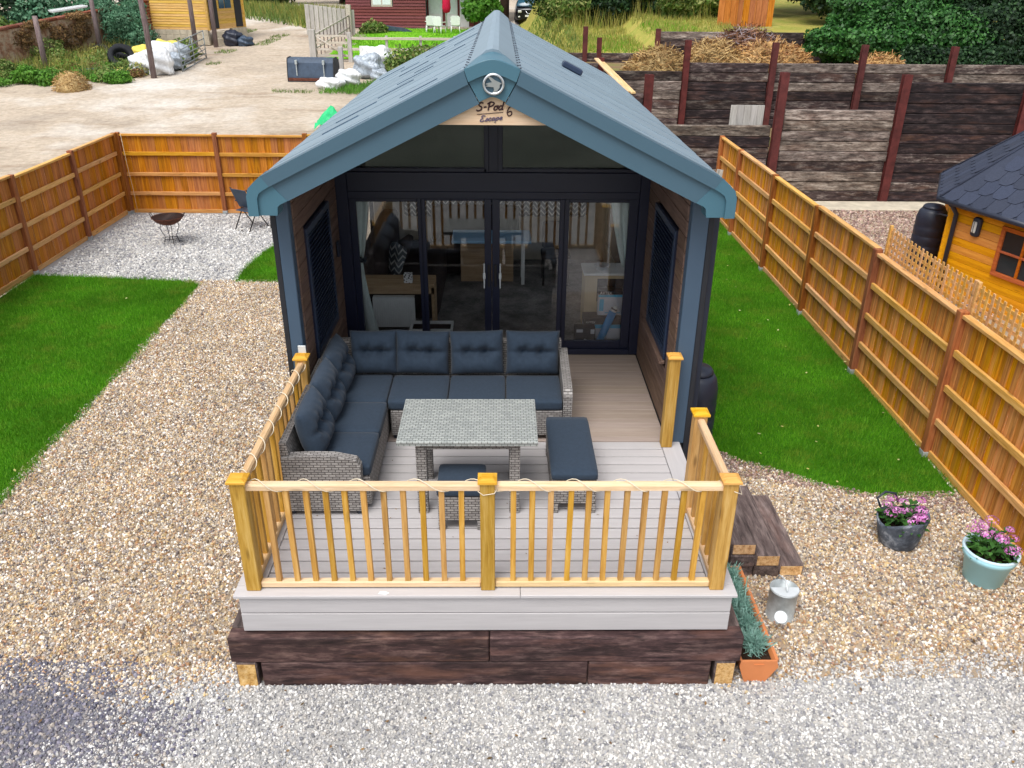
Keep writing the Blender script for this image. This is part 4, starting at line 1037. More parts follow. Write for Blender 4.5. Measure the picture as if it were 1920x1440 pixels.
mk('arm', MB().prism([(2.36, ZD+.05), (3.118, ZD+.05), (3.2, ZD+.66), (2.95, ZD+.62), (2.6, ZD+.585), (2.42, ZD+.56), (2.36, ZD+.50)], 'x', .735, .825), 'rattan', s2, uv=True)
for x in (-.95, .78):
    for y in (2.42, 3.2): bx('foot', 'black', s2, x-.03, x+.03, y-.03, y+.03, ZD, ZD+.049, .004)
# seat cushions
def puff(q, H):
    k = 1-min(1, (abs(q.x)/H[0])**3)*.0; e = (1-(q.x/H[0])**2)*(1-(q.y/H[1])**2)
    return Vector((q.x, q.y, q.z+(.014*max(0, e) if q.z > 0 else 0)))
def seat(label, xa, xb, ya, yb, z=ZD+.342, h=.105, group='seat cushions of the corner sofa'):
    o = mk('seat_cushion', MB().rbox((xa+xb)/2, (ya+yb)/2, z+h/2, xb-xa, yb-ya, h, .028, 8, fn=puff), 'navy')
    return props(o, label, 'cushion', group)
xs_ = [-1.03, -.425, .16, .735]
for (a, b), l in zip(zip(xs_[:-1], xs_[1:]), ('navy seat cushion on the door-side sofa, next to the corner', 'navy seat cushion in the middle of the door-side sofa', 'navy seat cushion beside the right rattan arm')):
    seat(l, a+.004, b-.004, 2.35, 2.98)
seat('navy seat cushion filling the inner corner of the sofa', -1.56, -1.034, 2.365, 3.0)
seat('navy seat cushion in the middle of the left sofa section', -1.58, -1.02, 1.76, 2.36)
seat('navy seat cushion beside the front rattan arm on the left', -1.58, -1.02, 1.14, 1.755)
# tufted back cushions
def tufted(w, h, t):
    mb = MB(); nu, nv = 30, 22; vs = []; fs = []
    for side in (1, -1):
        for j in range(nv+1):
            for i in range(nu+1):
                u, v = -1+2*i/nu, -1+2*j/nv
                e = max(0, (1-abs(u)**3.2))**.5*max(0, (1-abs(v)**3.2))**.5
                sxx = 1-.05*v*v*(abs(u) > 0); syy = 1-.06*u*u
                x = u*w/2*(1-.035*(1-abs(v)**2)); z = v*h/2*(1-.04*(1-abs(u)**2))
                d = t/2*e*(1.0+.12*(-v))
                if side == 1:
                    for bu in (-.32, .32):
                        q = math.hypot((u-bu)*w/2, (v-.05)*h/2)
                        d -= .085*math.exp(-(q/.07)**2)
                        ang = math.atan2((v-.05)*h, (u-bu)*w)
                        d -= .013*math.exp(-(q/.11)**2)*math.cos(ang*5)
                    d -= .045*math.exp(-(((v-.05)*h/2)/.028)**2)*max(0, 1-abs(u)**4)
                    d += .004*math.sin(u*17+v*6)*e
                vs.append((x, -side*d, z))
    n = (nu+1)*(nv+1)
    for s_ in (0, 1):
        for j in range(nv):
            for i in range(nu):
                a = s_*n+j*(nu+1)+i; q = [a, a+1, a+nu+2, a+nu+1]; fs.append(q if s_ == 0 else q[::-1])
    return mb.add(vs, fs, True)
def backc(label, x, y, w, h, rz, lean):
    mb = tufted(w, h, .25); me_ = mb.mesh('back_cushion')
    bm = bmesh.new(); bm.from_mesh(me_); bmesh.ops.remove_doubles(bm, verts=bm.verts, dist=.0008); bm.to_mesh(me_); bm.free()
    o = obj('back_cushion', me_, 'navy', None, (x, y, ZD+.46+h*.46)); o.rotation_euler = (lean, random.uniform(-.03, .03), rz)
    return props(o, label, 'cushion', 'tufted back cushions of the corner sofa')
for x, l in ((-1.23, 'navy tufted back cushion in the corner facing the table'), (-.72, 'navy tufted back cushion second along the door side'), (-.145, 'navy tufted back cushion third along the door side'), (.445, 'navy tufted back cushion nearest the right rattan arm')):
    backc(l, x, 3.04, .57 if x > -1 else .5, .47, 0, -.26)
for y, l in ((2.72, 'navy tufted back cushion deep in the corner on the railing side'), (2.12, 'navy tufted back cushion midway along the railing side'), (1.5, 'navy tufted back cushion by the front arm, railing side')):
    backc(l, -1.55, y, .6, .47, -math.pi/2*-1, -.26)
# table
tt = thing('rattan_table', 'pale grey rattan dining table in the middle of the deck', 'table', (-.17, 1.4, ZD))
bx('table_top', 'rattan_top', tt, -.764, .421, 1.006, 1.784, 1.635, 1.68, .006, uv=True)
for x in (-.57, .23):
    for y in (1.12, 1.67):
        bx('leg', 'rattan', tt, x-.045, x+.045, y-.045, y+.045, ZD+.002, 1.634, .006, uv=True)
mk('apron', MB().box(-.58, .24, 1.09, 1.15, 1.56, 1.634).box(-.58, .24, 1.64, 1.70, 1.56, 1.634), 'rattan', tt, uv=True)
# stools
def stool(label, xa, xb, ya, yb, h, cl):
    t = thing('rattan_stool', label, 'stool', ((xa+xb)/2, (ya+yb)/2, ZD), 'rattan stools on the deck')
    bx('seat_frame', 'rattan', t, xa, xb, ya, yb, ZD+.10, ZD+h, .008, uv=True)
    for x in (xa+.03, xb-.03):
        for y in (ya+.03, yb-.03): bx('leg', 'rattan', t, x-.03, x+.03, y-.03, y+.03, ZD+.002, ZD+.10, .004, uv=True)
    seat(cl, xa-.012, xb+.012, ya-.012, yb+.012, ZD+h+.002, .075, 'stool cushions')
stool('square rattan stool pulled out in front of the table', -.42, -.03, .83, 1.24, .34, 'square navy cushion on the small stool by the table')
stool('long rattan bench stool right of the table', .555, .945, 1.08, 2.1, .34, 'long navy cushion on the bench stool right of the table')

# ================================================================== GARDEN OBJECTS
# trough planter with lavender
tp = thing('trough_planter', 'long terracotta trough planter on gravel beside the deck', 'planter', (2.2, .6, 0))
TY0, TY1 = 0.0, 1.18
prof = [(2.10, .0), (2.27, .0), (2.345, .2), (2.36, .225), (2.335, .225), (2.32, .2), (2.262, .02), (2.11, .02), (2.075, .2), (2.06, .225), (2.045, .225), (2.05, .2)]
mk('shell', MB().prism(prof, 'y', TY0+.02, TY1), 'terracotta', tp)
mk('end_panel', MB().prism([(2.10, .0), (2.27, .0), (2.36, .16), (2.345, .225), (2.05, .225), (2.045, .16)], 'y', TY0, TY0+.018).box(2.16, 2.24, TY0-.006, TY0, .185, .195), 'terracotta', tp)
mk('end_panel', MB().prism([(2.10, .0), (2.27, .0), (2.355, .2), (2.36, .225), (2.045, .225), (2.05, .2)], 'y', TY1+.002, TY1+.018), 'terracotta', tp)
mk('soil', MB().prism([(2.09, .1), (2.29, .1), (2.315, .19), (2.08, .19)], 'y', TY0+.022, TY1-.002), 'soil', tp)
for i in range(5):
    y = .2+.21*i
    l = ('lavender tuft at the near end of the terracotta trough', 'second lavender tuft from the near end of the trough', 'lavender tuft in the middle of the terracotta trough', 'lavender tuft second from the steps in the trough', 'lavender tuft at the steps end of the terracotta trough')[i]
    n = 260; V = []
    a = rng.uniform(0, 2*np.pi, n); e = rng.uniform(.2, 1.35, n); ln = rng.uniform(.10, .2, n)
    d = np.stack([np.cos(a)*np.cos(e), np.sin(a)*np.cos(e), np.sin(e)], 1)
    b0 = np.array([2.2, y, .19])+rng.normal(0, .03, (n, 3))*[1, 1, 0]; tip = b0+d*ln[:, None]*[.75, 1, .9]
    sd = np.cross(d, rng.normal(size=(n, 3))); sd /= np.linalg.norm(sd, axis=1)[:, None]
    mid = (b0+tip)/2+[0, 0, .012]
    V = np.concatenate([np.stack([b0-sd*.003, b0+sd*.003, mid+sd*.006, mid-sd*.006], 1), np.stack([mid-sd*.006, mid+sd*.006, tip+sd*.003, tip-sd*.003], 1)])
    # needle leaves along the stems
    for f_ in (.4, .6, .8):
        c = b0+(tip-b0)*f_; q = rng.normal(size=(n, 3)); q /= np.linalg.norm(q, axis=1)[:, None]; w_ = np.cross(q, d)*.003
        V = np.concatenate([V, np.stack([c-w_, c+w_, c+q*.035+w_*.4, c+q*.035-w_*.4], 1)])
    o = fast('lavender', V-np.array([2.2, y, .19]), 4, 'lavender', None, (2.2, y, .19))
    props(o, l, 'plant', 'lavender in the terracotta trough')
# watering can
wc = thing('watering_can', 'galvanised watering can standing on tan gravel by the steps', 'watering can', (2.63, .75, 0))
cx, cyy = 2.63, .78; RW = .128
mk('body', MB().lathe([(RW, 0), (RW, .008), (RW-.006, .012), (RW-.006, .30), (RW, .305), (RW, .315), (RW-.012, .315), (RW-.012, .05), (0, .045)], (cx, cyy, 0), 32), 'galv', wc)
hl = [(cx+(RW-.004)*math.cos(math.pi+math.pi*i/20), cyy+(RW-.004)*math.sin(math.pi+math.pi*i/20)-.0) for i in range(21)]
mk('hood', MB().prism(hl, 'z', .316, .324), 'galv_pale', wc)
mk('water', MB().lathe([(0, .20), (RW-.014, .20)], (cx, cyy, 0), 32), 'black', wc)
mk('spout', MB().tube([(cx-.03, cyy-RW+.01, .06), (cx-.055, cyy-RW-.05, .13), (cx-.08, cyy-RW-.1, .19)], [.024, .017, .014], 10), 'galv_pale', wc)
mk('rose', MB().tube([(cx-.079, cyy-RW-.098, .188), (cx-.1, cyy-RW-.135, .22), (cx-.102, cyy-RW-.14, .224)], [.016, .052, .053], 20), 'galv_pale', wc)
mk('handle', MB().tube([(cx, cyy+RW-.01, .1), (cx, cyy+RW+.07, .14), (cx, cyy+RW+.085, .24), (cx, cyy+RW+.03, .33), (cx, cyy+.02, .39), (cx, cyy-.05, .36), (cx, cyy-.07, .325)], .008, 8), 'galv_pale', wc)
# flower pots
def flowers(root, c, r, h, nh, seed):
    rg = np.random.default_rng(seed); V = []; PV = []; SV = MB()
    n = 150
    for i in range(n):
        a = rg.uniform(0, 2*np.pi); rad = r*rg.uniform(.1, 1.1); z = c[2]+rg.uniform(.0, h*.75)
        p = np.array([c[0]+rad*np.cos(a), c[1]+rad*np.sin(a), z]); d = np.array([np.cos(a+rg.normal(0, .5)), np.sin(a+rg.normal(0, .5)), rg.uniform(-.3, .5)])
        d /= np.linalg.norm(d); sd = np.cross(d, [0, 0, 1.]); sd /= np.linalg.norm(sd); up = np.cross(sd, d); L_ = rg.uniform(.05, .095); w_ = L_*.34
        V += [[p, p+d*L_*.5+sd*w_+up*.008, p+d*L_-up*.01, p+d*L_*.5-sd*w_+up*.008]]
    heads = []
    for i in range(nh):
        a = rg.uniform(0, 2*np.pi); rad = r*math.sqrt(rg.uniform(.02, 1.15)); p = np.array([c[0]+rad*np.cos(a), c[1]+rad*np.sin(a), c[2]+h*rg.uniform(.55, 1.05)])
        SV.tube([(c[0]+rad*.4*math.cos(a), c[1]+rad*.4*math.sin(a), c[2]-.02), tuple(p)], .004, 4)
        hr = rg.uniform(.032, .055)
        for k in range(60):
            d = rg.normal(size=3); d[2] = abs(d[2])*.8; d /= np.linalg.norm(d); q = p+d*hr*np.array([1.15, 1.15, .8])
            t = np.cross(d, rg.normal(size=3)); t /= np.linalg.norm(t); b = np.cross(d, t); s_ = rg.uniform(.007, .013)
            PV.append([q-t*s_, q-b*s_*.7+d*.004, q+t*s_, q+b*s_*.7+d*.004])
    fo = fast('leaves', V, 4, 'potleaf', root, (0, 0, 0)); fb = fast('blossom', PV, 4, 'petal', root, (0, 0, 0)); mk('stem', SV, 'potleaf', root)
p1 = thing('flower_tub', 'dark grey rubber tub planted with pink flowers on gravel', 'planter', (4.16, 1.85, 0))
mb = MB(); seg = 36; pr_ = [(.165, 0), (.185, .03), (.215, .15), (.232, .28), (.24, .33), (.226, .33), (.2, .16), (.0, .15)]
for i, (r_, z) in enumerate(pr_):
    for k in range(seg):
        t = 2*math.pi*k/seg; sag = (.05*math.sin(t*1+2.2)+.028*math.sin(3*t+.5)) if z > .2 else 0
        wv = 1+.02*math.sin(4*t+z*9)
        mb.v.append((4.16+r_*wv*math.cos(t), 1.85+r_*wv*math.sin(t), z+sag))
for i in range(len(pr_)-1):
    for k in range(seg): mb.f.append([i*seg+k, i*seg+(k+1) % seg, (i+1)*seg+(k+1) % seg, (i+1)*seg+k]); mb.sm.append(True)
mb.f.append(list(range(seg))[::-1]); mb.sm.append(False)
g = G('scuffed rubber'); v = g.coords(); nn_ = g.noise(v, 7., 6, .65)
M['scuffed'] = g.finish(g.ramp(nn_, [(.4, lin((60, 66, 76))), (.55, lin((92, 100, 112))), (.68, lin((168, 174, 182)))]), .7, .3, 0, nn_, .3, .01)
mk('tub', mb, 'scuffed', p1)
mk('handle', MB().tube([(4.0, 2.02, .32), (3.97, 2.06, .40), (4.06, 2.1, .45), (4.17, 2.1, .43), (4.2, 2.07, .34)], .012, 8), 'black', p1)
mk('soil', MB().lathe([(0, .235), (.2, .225)], (4.16, 1.85, 0), 24), 'soil', p1)
flowers(p1, (4.17, 1.85, .24), .19, .22, 15, 3)
p2 = thing('flower_pot', 'pale blue glazed pot of pink flowers by the fence', 'planter', (4.74, 1.28, 0))
mk('pot', MB().lathe([(.15, 0), (.17, .01), (.212, .27), (.23, .272), (.245, .345), (.225, .352)], (4.74, 1.28, 0), 40, top=False), 'bluepot', p2)
mk('rim', MB().lathe([(.247, .345), (.247, .36), (.236, .366), (.222, .36), (.2, .28)], (4.74, 1.28, 0), 40, top=False), 'bluerim', p2)
mk('soil', MB().lathe([(0, .305), (.208, .295)], (4.74, 1.28, 0), 24), 'soil', p2)
flowers(p2, (4.74, 1.28, .31), .19, .24, 13, 8)

# ---- water butts
def butt(label, x, y, r, h, z=0.0):
    t = thing('water_butt', label, 'water butt', (x, y, z), 'black water butts')
    pf = [(r*.86, 0), (r*.93, .04)]
    for i in range(4):
        za = .08+i*(h*.68-.08)/4; zb = .08+(i+1)*(h*.68-.08)/4
        pf += [(r*.96, za), (r, za+.03), (r, zb-.035), (r*.965, zb-.015)]
    pf += [(r*.99, h*.70), (r*.98, h*.8), (r*.88, h*.9), (r*.72, h*.95)]
    mk('barrel', MB().lathe(pf, (x, y, z), 32), 'black', t)
    mk('lid', MB().lathe([(r*.70, h*.951), (r*.70, h*.97), (r*.6, h*1.0), (0, h*1.02)], (x, y, z), 28), 'black', t)
    bx('stand', 'black', t, x-r*.8, x+r*.8, y-r*.8, y+r*.8, z-.0, z+.03, .01)
    return t
b_ = butt('black water butt at the pod corner beside the lawn', 2.34, 3.45, .25, 1.22)
mk('hose', MB().tube([(2.06, 3.1, 1.12), (2.12, 3.08, 1.04), (2.2, 3.12, 1.0), (2.26, 3.2, 1.02), (2.28, 3.27, 1.04)], .018, 8), 'blackmetal', b_)
dp = thing('downpipe', 'black square downpipe on the pod right corner', 'downpipe', (2.07, 2.5, 0))
bx('pipe', 'black', dp, 2.033, 2.1, 2.42, 2.5, .1, 3.40, .006)

# ================================================================== FENCES
FH = 1.86
def fence_run(label, axis, fixed, a, b, bays, side, rails, mats, boardw, posts_xy=None, cap=True, step=0.0):
    """axis 'y': fence runs along y at x=fixed; side = direction of the face we see (rails)"""
    bm_, rm_ = mats
    t = thing('timber_fence', label, 'fence', (fixed, (a+b)/2, 0) if axis == 'y' else ((a+b)/2, fixed, 0))
    def B(name, mat, l0, l1, d0, d1, z0, z1, c=.004, par=None):
        p = par or t
        if axis == 'y': return bx(name, mat, p, fixed+d0*side, fixed+d1*side, l0, l1, z0, z1, c)
        return bx(name, mat, p, l0, l1, fixed+d0*side, fixed+d1*side, z0, z1, c)
    meshes = []
    for i in range(5):
        t0, t1 = (.010, .028) if i % 2 else (.009, .025)
        mb = MB(); w = boardw-.004
        # feather edge board: thick on one side
        q = [(-w/2, -t0/2), (w/2+.004, -t0*.5), (w/2+.004, t0*.5), (-w/2, t0/2)]
        if axis == 'y': mb.prism([(y_, x_) for x_, y_ in q], 'z', 0, 1.0)
        else: mb.prism(q, 'z', 0, 1.0)
        meshes.append(mb.mesh('board'))
    for i, y_ in enumerate(bays):
        B('post', 'fence_post', y_-.05, y_+.05, -.02, .085, 0.06, FH+.02, .006)
        B('post_shoe', 'galv', y_-.054, y_+.054, -.022, .089, 0.0, .085, .003)
    for (p, q) in zip(bays[:-1], bays[1:]):
        dz = random.uniform(-.03, .03)
        l0, l1 = p+.052, q-.052
        n = max(1, round((l1-l0)/boardw)); w_ = (l1-l0)/n
        for k in range(n):
            c = l0+(k+.5)*w_
            dd = -.010*(k % 2); pos = (fixed+side*dd, c, .10+dz) if axis == 'y' else (c, fixed+side*dd, .10+dz)
            o = obj('board', random.choice(meshes), bm_, t, pos); o.scale = (1, 1, FH-.14+random.uniform(-.006, .006))
            if axis == 'y' : o.scale.y = w_/boardw
            else: o.scale.x = w_/boardw
        for z in rails: B('rail', rm_, l0, l1, .012, .055, z+dz-.042, z+dz+.042, .006)
        if cap: B('capping', rm_, l0-.03, l1+.03, -.03, .06, FH-.045+dz, FH+.0+dz, .006)
        B('gravel_board', rm_, l0, l1, .0, .03, .02, .115+dz*.5, .004)
    return t
fence_run('long orange timber fence right of the lawn with exposed rails', 'y', 5.27, -2, 14, [-1.25, 1.13, 3.54, 5.84, 8.16, 10.49, 12.95, 14.6], -1, (.52, .96, 1.40), ('fence', 'fence_rail_y'), .085)
fence_run('orange timber fence left of the lawn running beside it', 'y', -8.75, 0, 14.6, [-.1, 2.0, 4.1, 6.2, 8.15, 10.1, 12.39, 14.5], 1, (.5, .95, 1.42), ('fence_back', 'fence_rail_y'), .15)
fence_run('orange timber fence behind the firebowl and gravel seating area', 'x', 14.62, -8.7, -1, [-8.68, -6.46, -4.4, -2.3], -1, (.5, .95, 1.42), ('fence_back', 'fence_rail_x'), .15)
# string hanging in the fence corner
props(mk('pale_cord', MB().tube([(-8.55, 14.48, 1.85), (-8.53, 14.47, 1.2), (-8.5, 14.47, .6), (-8.49, 14.46, .08)], .004, 5), 'cord'), 'pale cord hanging down the corner of the back fence', 'cord')
# trellis panels behind the fence
def trellis(label, y0_, y1_, x, z0, z1, sag=.025):
    t = thing('trellis', label, 'trellis', (x, (y0_+y1_)/2, 0), 'trellis panels behind the right fence')
    def ztop(y): u = (y-y0_)/(y1_-y0_); return z1-sag*4*u*(1-u)
    for yy in (y0_, y1_): bx('frame_post', 'fence_rail_y', t, x-.02, x+.02, yy-.022, yy+.022, 0, z1+.01, .003)
    n = int((y1_-y0_)/.105)
    for i in range(1, n):
        yy = y0_+(y1_-y0_)*i/n; bx('slat', 'fence_rail_y', t, x-.012, x-.001, yy-.022, yy+.022, z0, ztop(yy), .002)
    nz = int((z1-z0)/.095)
    for j in range(nz):
        z = z0+.05+j*.095
        mbs = MB(); ys2 = np.linspace(y0_+.022, y1_-.022, 9); k = (z1-z0)
        pts = [(yy, z0+(z-z0)*(ztop(yy)-z0)/k) for yy in ys2]
        mbs.prism([(a_, b_-.02) for a_, b_ in pts]+[(a_, b_+.02) for a_, b_ in pts[::-1]], 'x', x, x+.012); mk('slat', mbs, 'fence_rail_y', t)
trellis('far lattice trellis panel above the right fence', 3.64, 5.85, 5.36, 1.5, 2.19)
trellis('near lattice trellis panel above the right fence', 1.45, 3.58, 5.36, 1.5, 2.19)
# offcut leaning at the far end of the right fence
props(mk('board_offcut', MB().box(4.84, 4.98, 13.4, 13.43, 0.02, 1.35, .004, Matrix.Rotation(-.16, 3, 'X') @ Matrix.Rotation(.12, 3, 'Y')), 'palewood'), 'grey board leaning upright at the far end of the right fence', 'board')

# ---- firebowl and folding chairs
fbx, fby = -6.87, 12.15
fb = thing('fire_bowl', 'rusty round fire bowl on a thin wire stand', 'fire bowl', (fbx, fby, 0))
mk('bowl', MB().lathe([(0, .42), (.14, .43), (.25, .49), (.315, .58), (.33, .585), (.325, .575), (.24, .5), (.13, .455), (0, .445)], (fbx, fby, 0), 32), 'rust', fb)
mb = MB()
for i in range(15):
    q = -.28+.04*i; hl_ = math.sqrt(max(0, .31**2-q*q)); mb.tube([(fbx+q, fby-hl_, .582), (fbx+q, fby+hl_, .582)], .004, 4); mb.tube([(fbx-hl_, fby+q, .588), (fbx+hl_, fby+q, .588)], .004, 4)
mk('grill', mb, 'blackmetal', fb)
for a in (.6, 2.2, 3.9, 5.3):
    ca, sa = math.cos(a), math.sin(a)
    mk('leg', MB().tube([(fbx+.17*ca, fby+.17*sa, .47), (fbx+.2*ca, fby+.2*sa, .36), (fbx+.12*ca, fby+.12*sa, .18), (fbx+.16*ca, fby+.16*sa, 0.01)], .008, 6), 'blackmetal', fb)
mk('leg_ring', MB().tube([(fbx+.13*math.cos(2*math.pi*i/20), fby+.13*math.sin(2*math.pi*i/20), .12) for i in range(21)], .006, 6, False), 'blackmetal', fb)
for s in (-1, 1): mk('handle', MB().tube([(fbx+s*.32, fby-.05, .58), (fbx+s*.36, fby-.03, .66), (fbx+s*.36, fby+.03, .66), (fbx+s*.32, fby+.05, .58)], .007, 6), 'blackmetal', fb)
def folding_chair(label, x, y, rot):
    t = thing('folding_chair', label, 'chair', (x, y, 0), 'folding garden chairs', rot)
    def m_(name, mb, mat): return mk(name, mb, mat, t, local=True)
    for s in (-.24, .24):
        m_('leg', MB().tube([(s, -.28, .0), (s, .0, .42), (s, .26, .95)], .013, 6), 'blackmetal')
        m_('leg', MB().tube([(s*.9, .30, .0), (s*.9, .02, .42), (s*.9, -.2, .62)], .013, 6), 'blackmetal')
        m_('arm', MB().box(s-.025, s+.025, -.25, .16, .62, .645, .008), 'black')
    m_('crossbar', MB().tube([(-.24, -.28, .012), (.24, -.28, .012)], .011, 6), 'blackmetal'); m_('crossbar', MB().tube([(-.216, .3, .012), (.216, .3, .012)], .011, 6), 'blackmetal')
    m_('seat', MB().box(-.23, .23, -.22, .2, .42, .44, .008), 'bucketpaint')
    m_('backrest', MB().box(-.225, .225, .17, .185, .47, .95, .004, Matrix.Rotation(-.43, 3, 'X')), 'bucketpaint')
folding_chair('black folding chair by the back fence, left of the pair', -5.5, 13.35, R(150))
folding_chair('black folding chair half hidden behind the pod roof corner', -4.75, 13.15, R(200))

# ================================================================== RETAINING WALLS (right)
def hbeam(x, y, z0, z1, w=.17, par=None):
    f_ = .03
    mb = MB().box(x-w/2, x+w/2, y-.09, y-.09+f_, z0, z1, .002).box(x-w/2, x+w/2, y+.06, y+.06+f_, z0, z1, .002).box(x-.015, x+.015, y-.06, y+.06, z0, z1)
    return mk('steel_post', mb, 'rustpost', par)
def wallrun(label, y, z0, bays, posts, ht):
    t = thing('retaining_wall', label, 'retaining wall', ((bays[0][0]+bays[-1][1])/2, y, z0), 'sleeper retaining walls')
    for (xa, xb, top, mats) in bays:
        n = max(1, round((top-z0)/.25)); h = (top-z0)/n
        for k in range(n):
            mt = mats[k % len(mats)] if isinstance(mats, tuple) else mats
            if mt is None: continue
            bx('sleeper', mt, t, xa+random.uniform(0, .03), xb-random.uniform(0, .03), y-.03+random.uniform(-.02, .012), y+.1, z0+k*h+.004, z0+(k+1)*h-.006, .014)
    for x, tp_ in posts: hbeam(x, y-.06, z0, tp_, .2 if z0 == 0 else .16, t)
    return t
OP, OS, OD = 'old_pale', 'old_sleeper', 'old_dark'
wallrun('lower sleeper retaining wall at ground level with red steel posts', 16.2, 0, [(.6, 3.6, 2.6, OS), (3.8, 6.86, 1.87, (OS, OD, OP, OS)), (7.1, 9.88, 2.25, (OS, OP, OP, OS, OP, OP, OP, OP, OP)), (10.06, 12.95, 2.9, (OD, OS, OD, OD, OS, OD, OD, OD, OD, OD, OD, OD)), (13.15, 17.0, 2.9, OD)],
        [(3.7, 3.05), (6.98, 3.12), (9.97, 3.09), (13.05, 3.1)], 3)
wallrun('upper sleeper retaining wall on the first terrace', 20.05, 1.2, [(.5, 2.9, 2.95, OS), (3.0, 5.3, 2.75, (OS, OP, OS, OP, OP, OS)), (5.46, 7.78, 2.98, (OS, OD, OS, OD, OD, OS, OS)), (7.94, 10.32, 2.98, (OD, OS, OS, OD, OP, OS, OP)), (10.5, 12.88, 2.98, (OD, OD, OD, OS, OP, OS, OP)), (13.05, 17, 2.98, (OD, OD, OD, OS, OD, OP, OS))],
        [(2.95, 3.1), (5.38, 3.58), (7.86, 3.53), (10.4, 3.49), (12.97, 3.46)], 2)
wallrun('rearmost sleeper retaining wall below the grassy bank', 26.1, 2.0, [(2.2, 5.5, 2.75, (OS, OS, OS)), (5.66, 8.1, 3.46, (OS, OD, OS, OD, OS, OP)), (8.2, 10.7, 3.46, (OS, OS, OD, OS, OS, OS)), (10.8, 15, 3.4, OD)],
        [(3.05, 3.6), (3.55, 3.25), (5.58, 3.55), (8.15, 3.5)], 1)
def slab(name, x0_, x1_, y0_, y1_, z, mat, rough=.08):
    nx_, ny_ = int((x1_-x0_)/.5)+2, int((y1_-y0_)/.5)+2
    gx, gy = np.linspace(x0_, x1_, nx_), np.linspace(y0_, y1_, ny_); XX, YY = np.meshgrid(gx, gy)
    P_ = np.stack([XX.ravel(), YY.ravel()], 1); zz = (z(P_) if callable(z) else z)+rough*vnoise(P_, 1.3)
    vs = [(a_, b_, c_) for (a_, b_), c_ in zip(P_, zz)]
    fs = [(j*nx_+i, j*nx_+i+1, (j+1)*nx_+i+1, (j+1)*nx_+i) for j in range(ny_-1) for i in range(nx_-1)]
    me_ = bpy.data.meshes.new(name); me_.from_pydata(vs, [], fs); me_.polygons.foreach_set('use_smooth', [True]*len(fs))
    o = obj(name, me_, mat); o['kind'] = 'structure'; return o
slab('terrace', .5, 30, 16.3, 20.03, 1.2, 'earth', .04)
slab('terrace', .5, 30, 20.15, 26.08, 2.45, 'earth', .06)
def bankz(P_):
    z = 2.72+.05*(P_[:, 1]-26.2)+np.where(P_[:, 0] > 5.6, .55, 0)*np.clip((P_[:, 0]-5.4)/.4, 0, 1)
    k = np.clip((3.0-P_[:, 0])/1.6, 0, 1); k = k*k*(3-2*k)
    return z*(1-k)+(terr(P_[:, 0], P_[:, 1])-.05)*k
patch('verge', [(-.5, 26.5), (3.2, 26.5), (3.6, 56), (-.8, 56)], 'scrub_ground', .02)
slab('grass_bank', .3, 60, 26.2, 60, bankz, 'dry_ground', .05)
def zb(P_): return bankz(P_)
grassy('bank_grass', [(2.2, 26.4), (9, 26.4), (9, 40), (2.6, 40)], 170, .2, .03, 'grass_dry', zf=zb, clump=1.1)
grassy('bank_weeds', [(.2, 27), (3.1, 27), (3.4, 50), (.9, 50)], 70, .2, .05, 'weed', zf=lambda Q: np.maximum(bankz(Q), terr(Q[:, 0], Q[:, 1])+.03), lean=.6)
grassy('bank_grass_green', [(3.2, 26.3), (7.5, 26.3), (7.5, 31), (3.2, 31)], 160, .14, .03, 'grass_far', zf=zb, clump=1.6)
# kerb and gravel strip by the hut
bx('kerb', 'concrete', None, 5.6, 16, 15.1, 15.9, 0, .06, .02)['kind'] = 'structure'
sheet('hut_gravel', [(5.4, -1), (18, -1), (18, 15.1), (5.4, 15.1)], .008, 'tan_base')
P = scatter([(5.5, 8), (11, 8), (11, 15.1), (5.5, 15.1)], 420); gravel('hut_gravel_stones', P, .026, 'pinkgrav', z=.012)
P = scatter([(5.5, 1), (8, 1), (8, 8), (5.5, 8)], 350); gravel('hut_gravel_pale', P, .028, 'grey', z=.012)
# pale crate leaning on the lower wall, loose planks
pc = thing('pallet_board', 'pale grey slatted panel standing on the first terrace', 'panel', (6.3, 16.6, 1.22))
for i in range(5): bx('slat', 'palewood', pc, 5.88+.17*i, 6.045+.17*i, 16.55, 16.58, 1.24, 2.3, .003)
bx('batten', 'palewood', pc, 5.88, 6.72, 16.582, 16.61, 1.5, 1.58, .003)
for k, (p0_, p1_, l) in enumerate((((2.80, 19.9, 3.08), (3.19, 16.15, 2.65), 'fresh pale plank sloping down from the upper wall behind the roof'), ((2.98, 19.9, 2.98), (3.34, 16.15, 2.62), 'second pale plank beside the one behind the roof'))):
    a_, b_ = Vector(p0_), Vector(p1_); d_ = (b_-a_); mb = MB().box(-d_.length/2, d_.length/2, -.06, .06, -.02, .02, .004)
    o = obj('plank', mb.mesh('plank'), 'timber', None, (a_+b_)/2); o.rotation_euler = d_.to_track_quat('X', 'Z').to_euler(); props(o, l, 'plank', 'loose planks behind the roof')
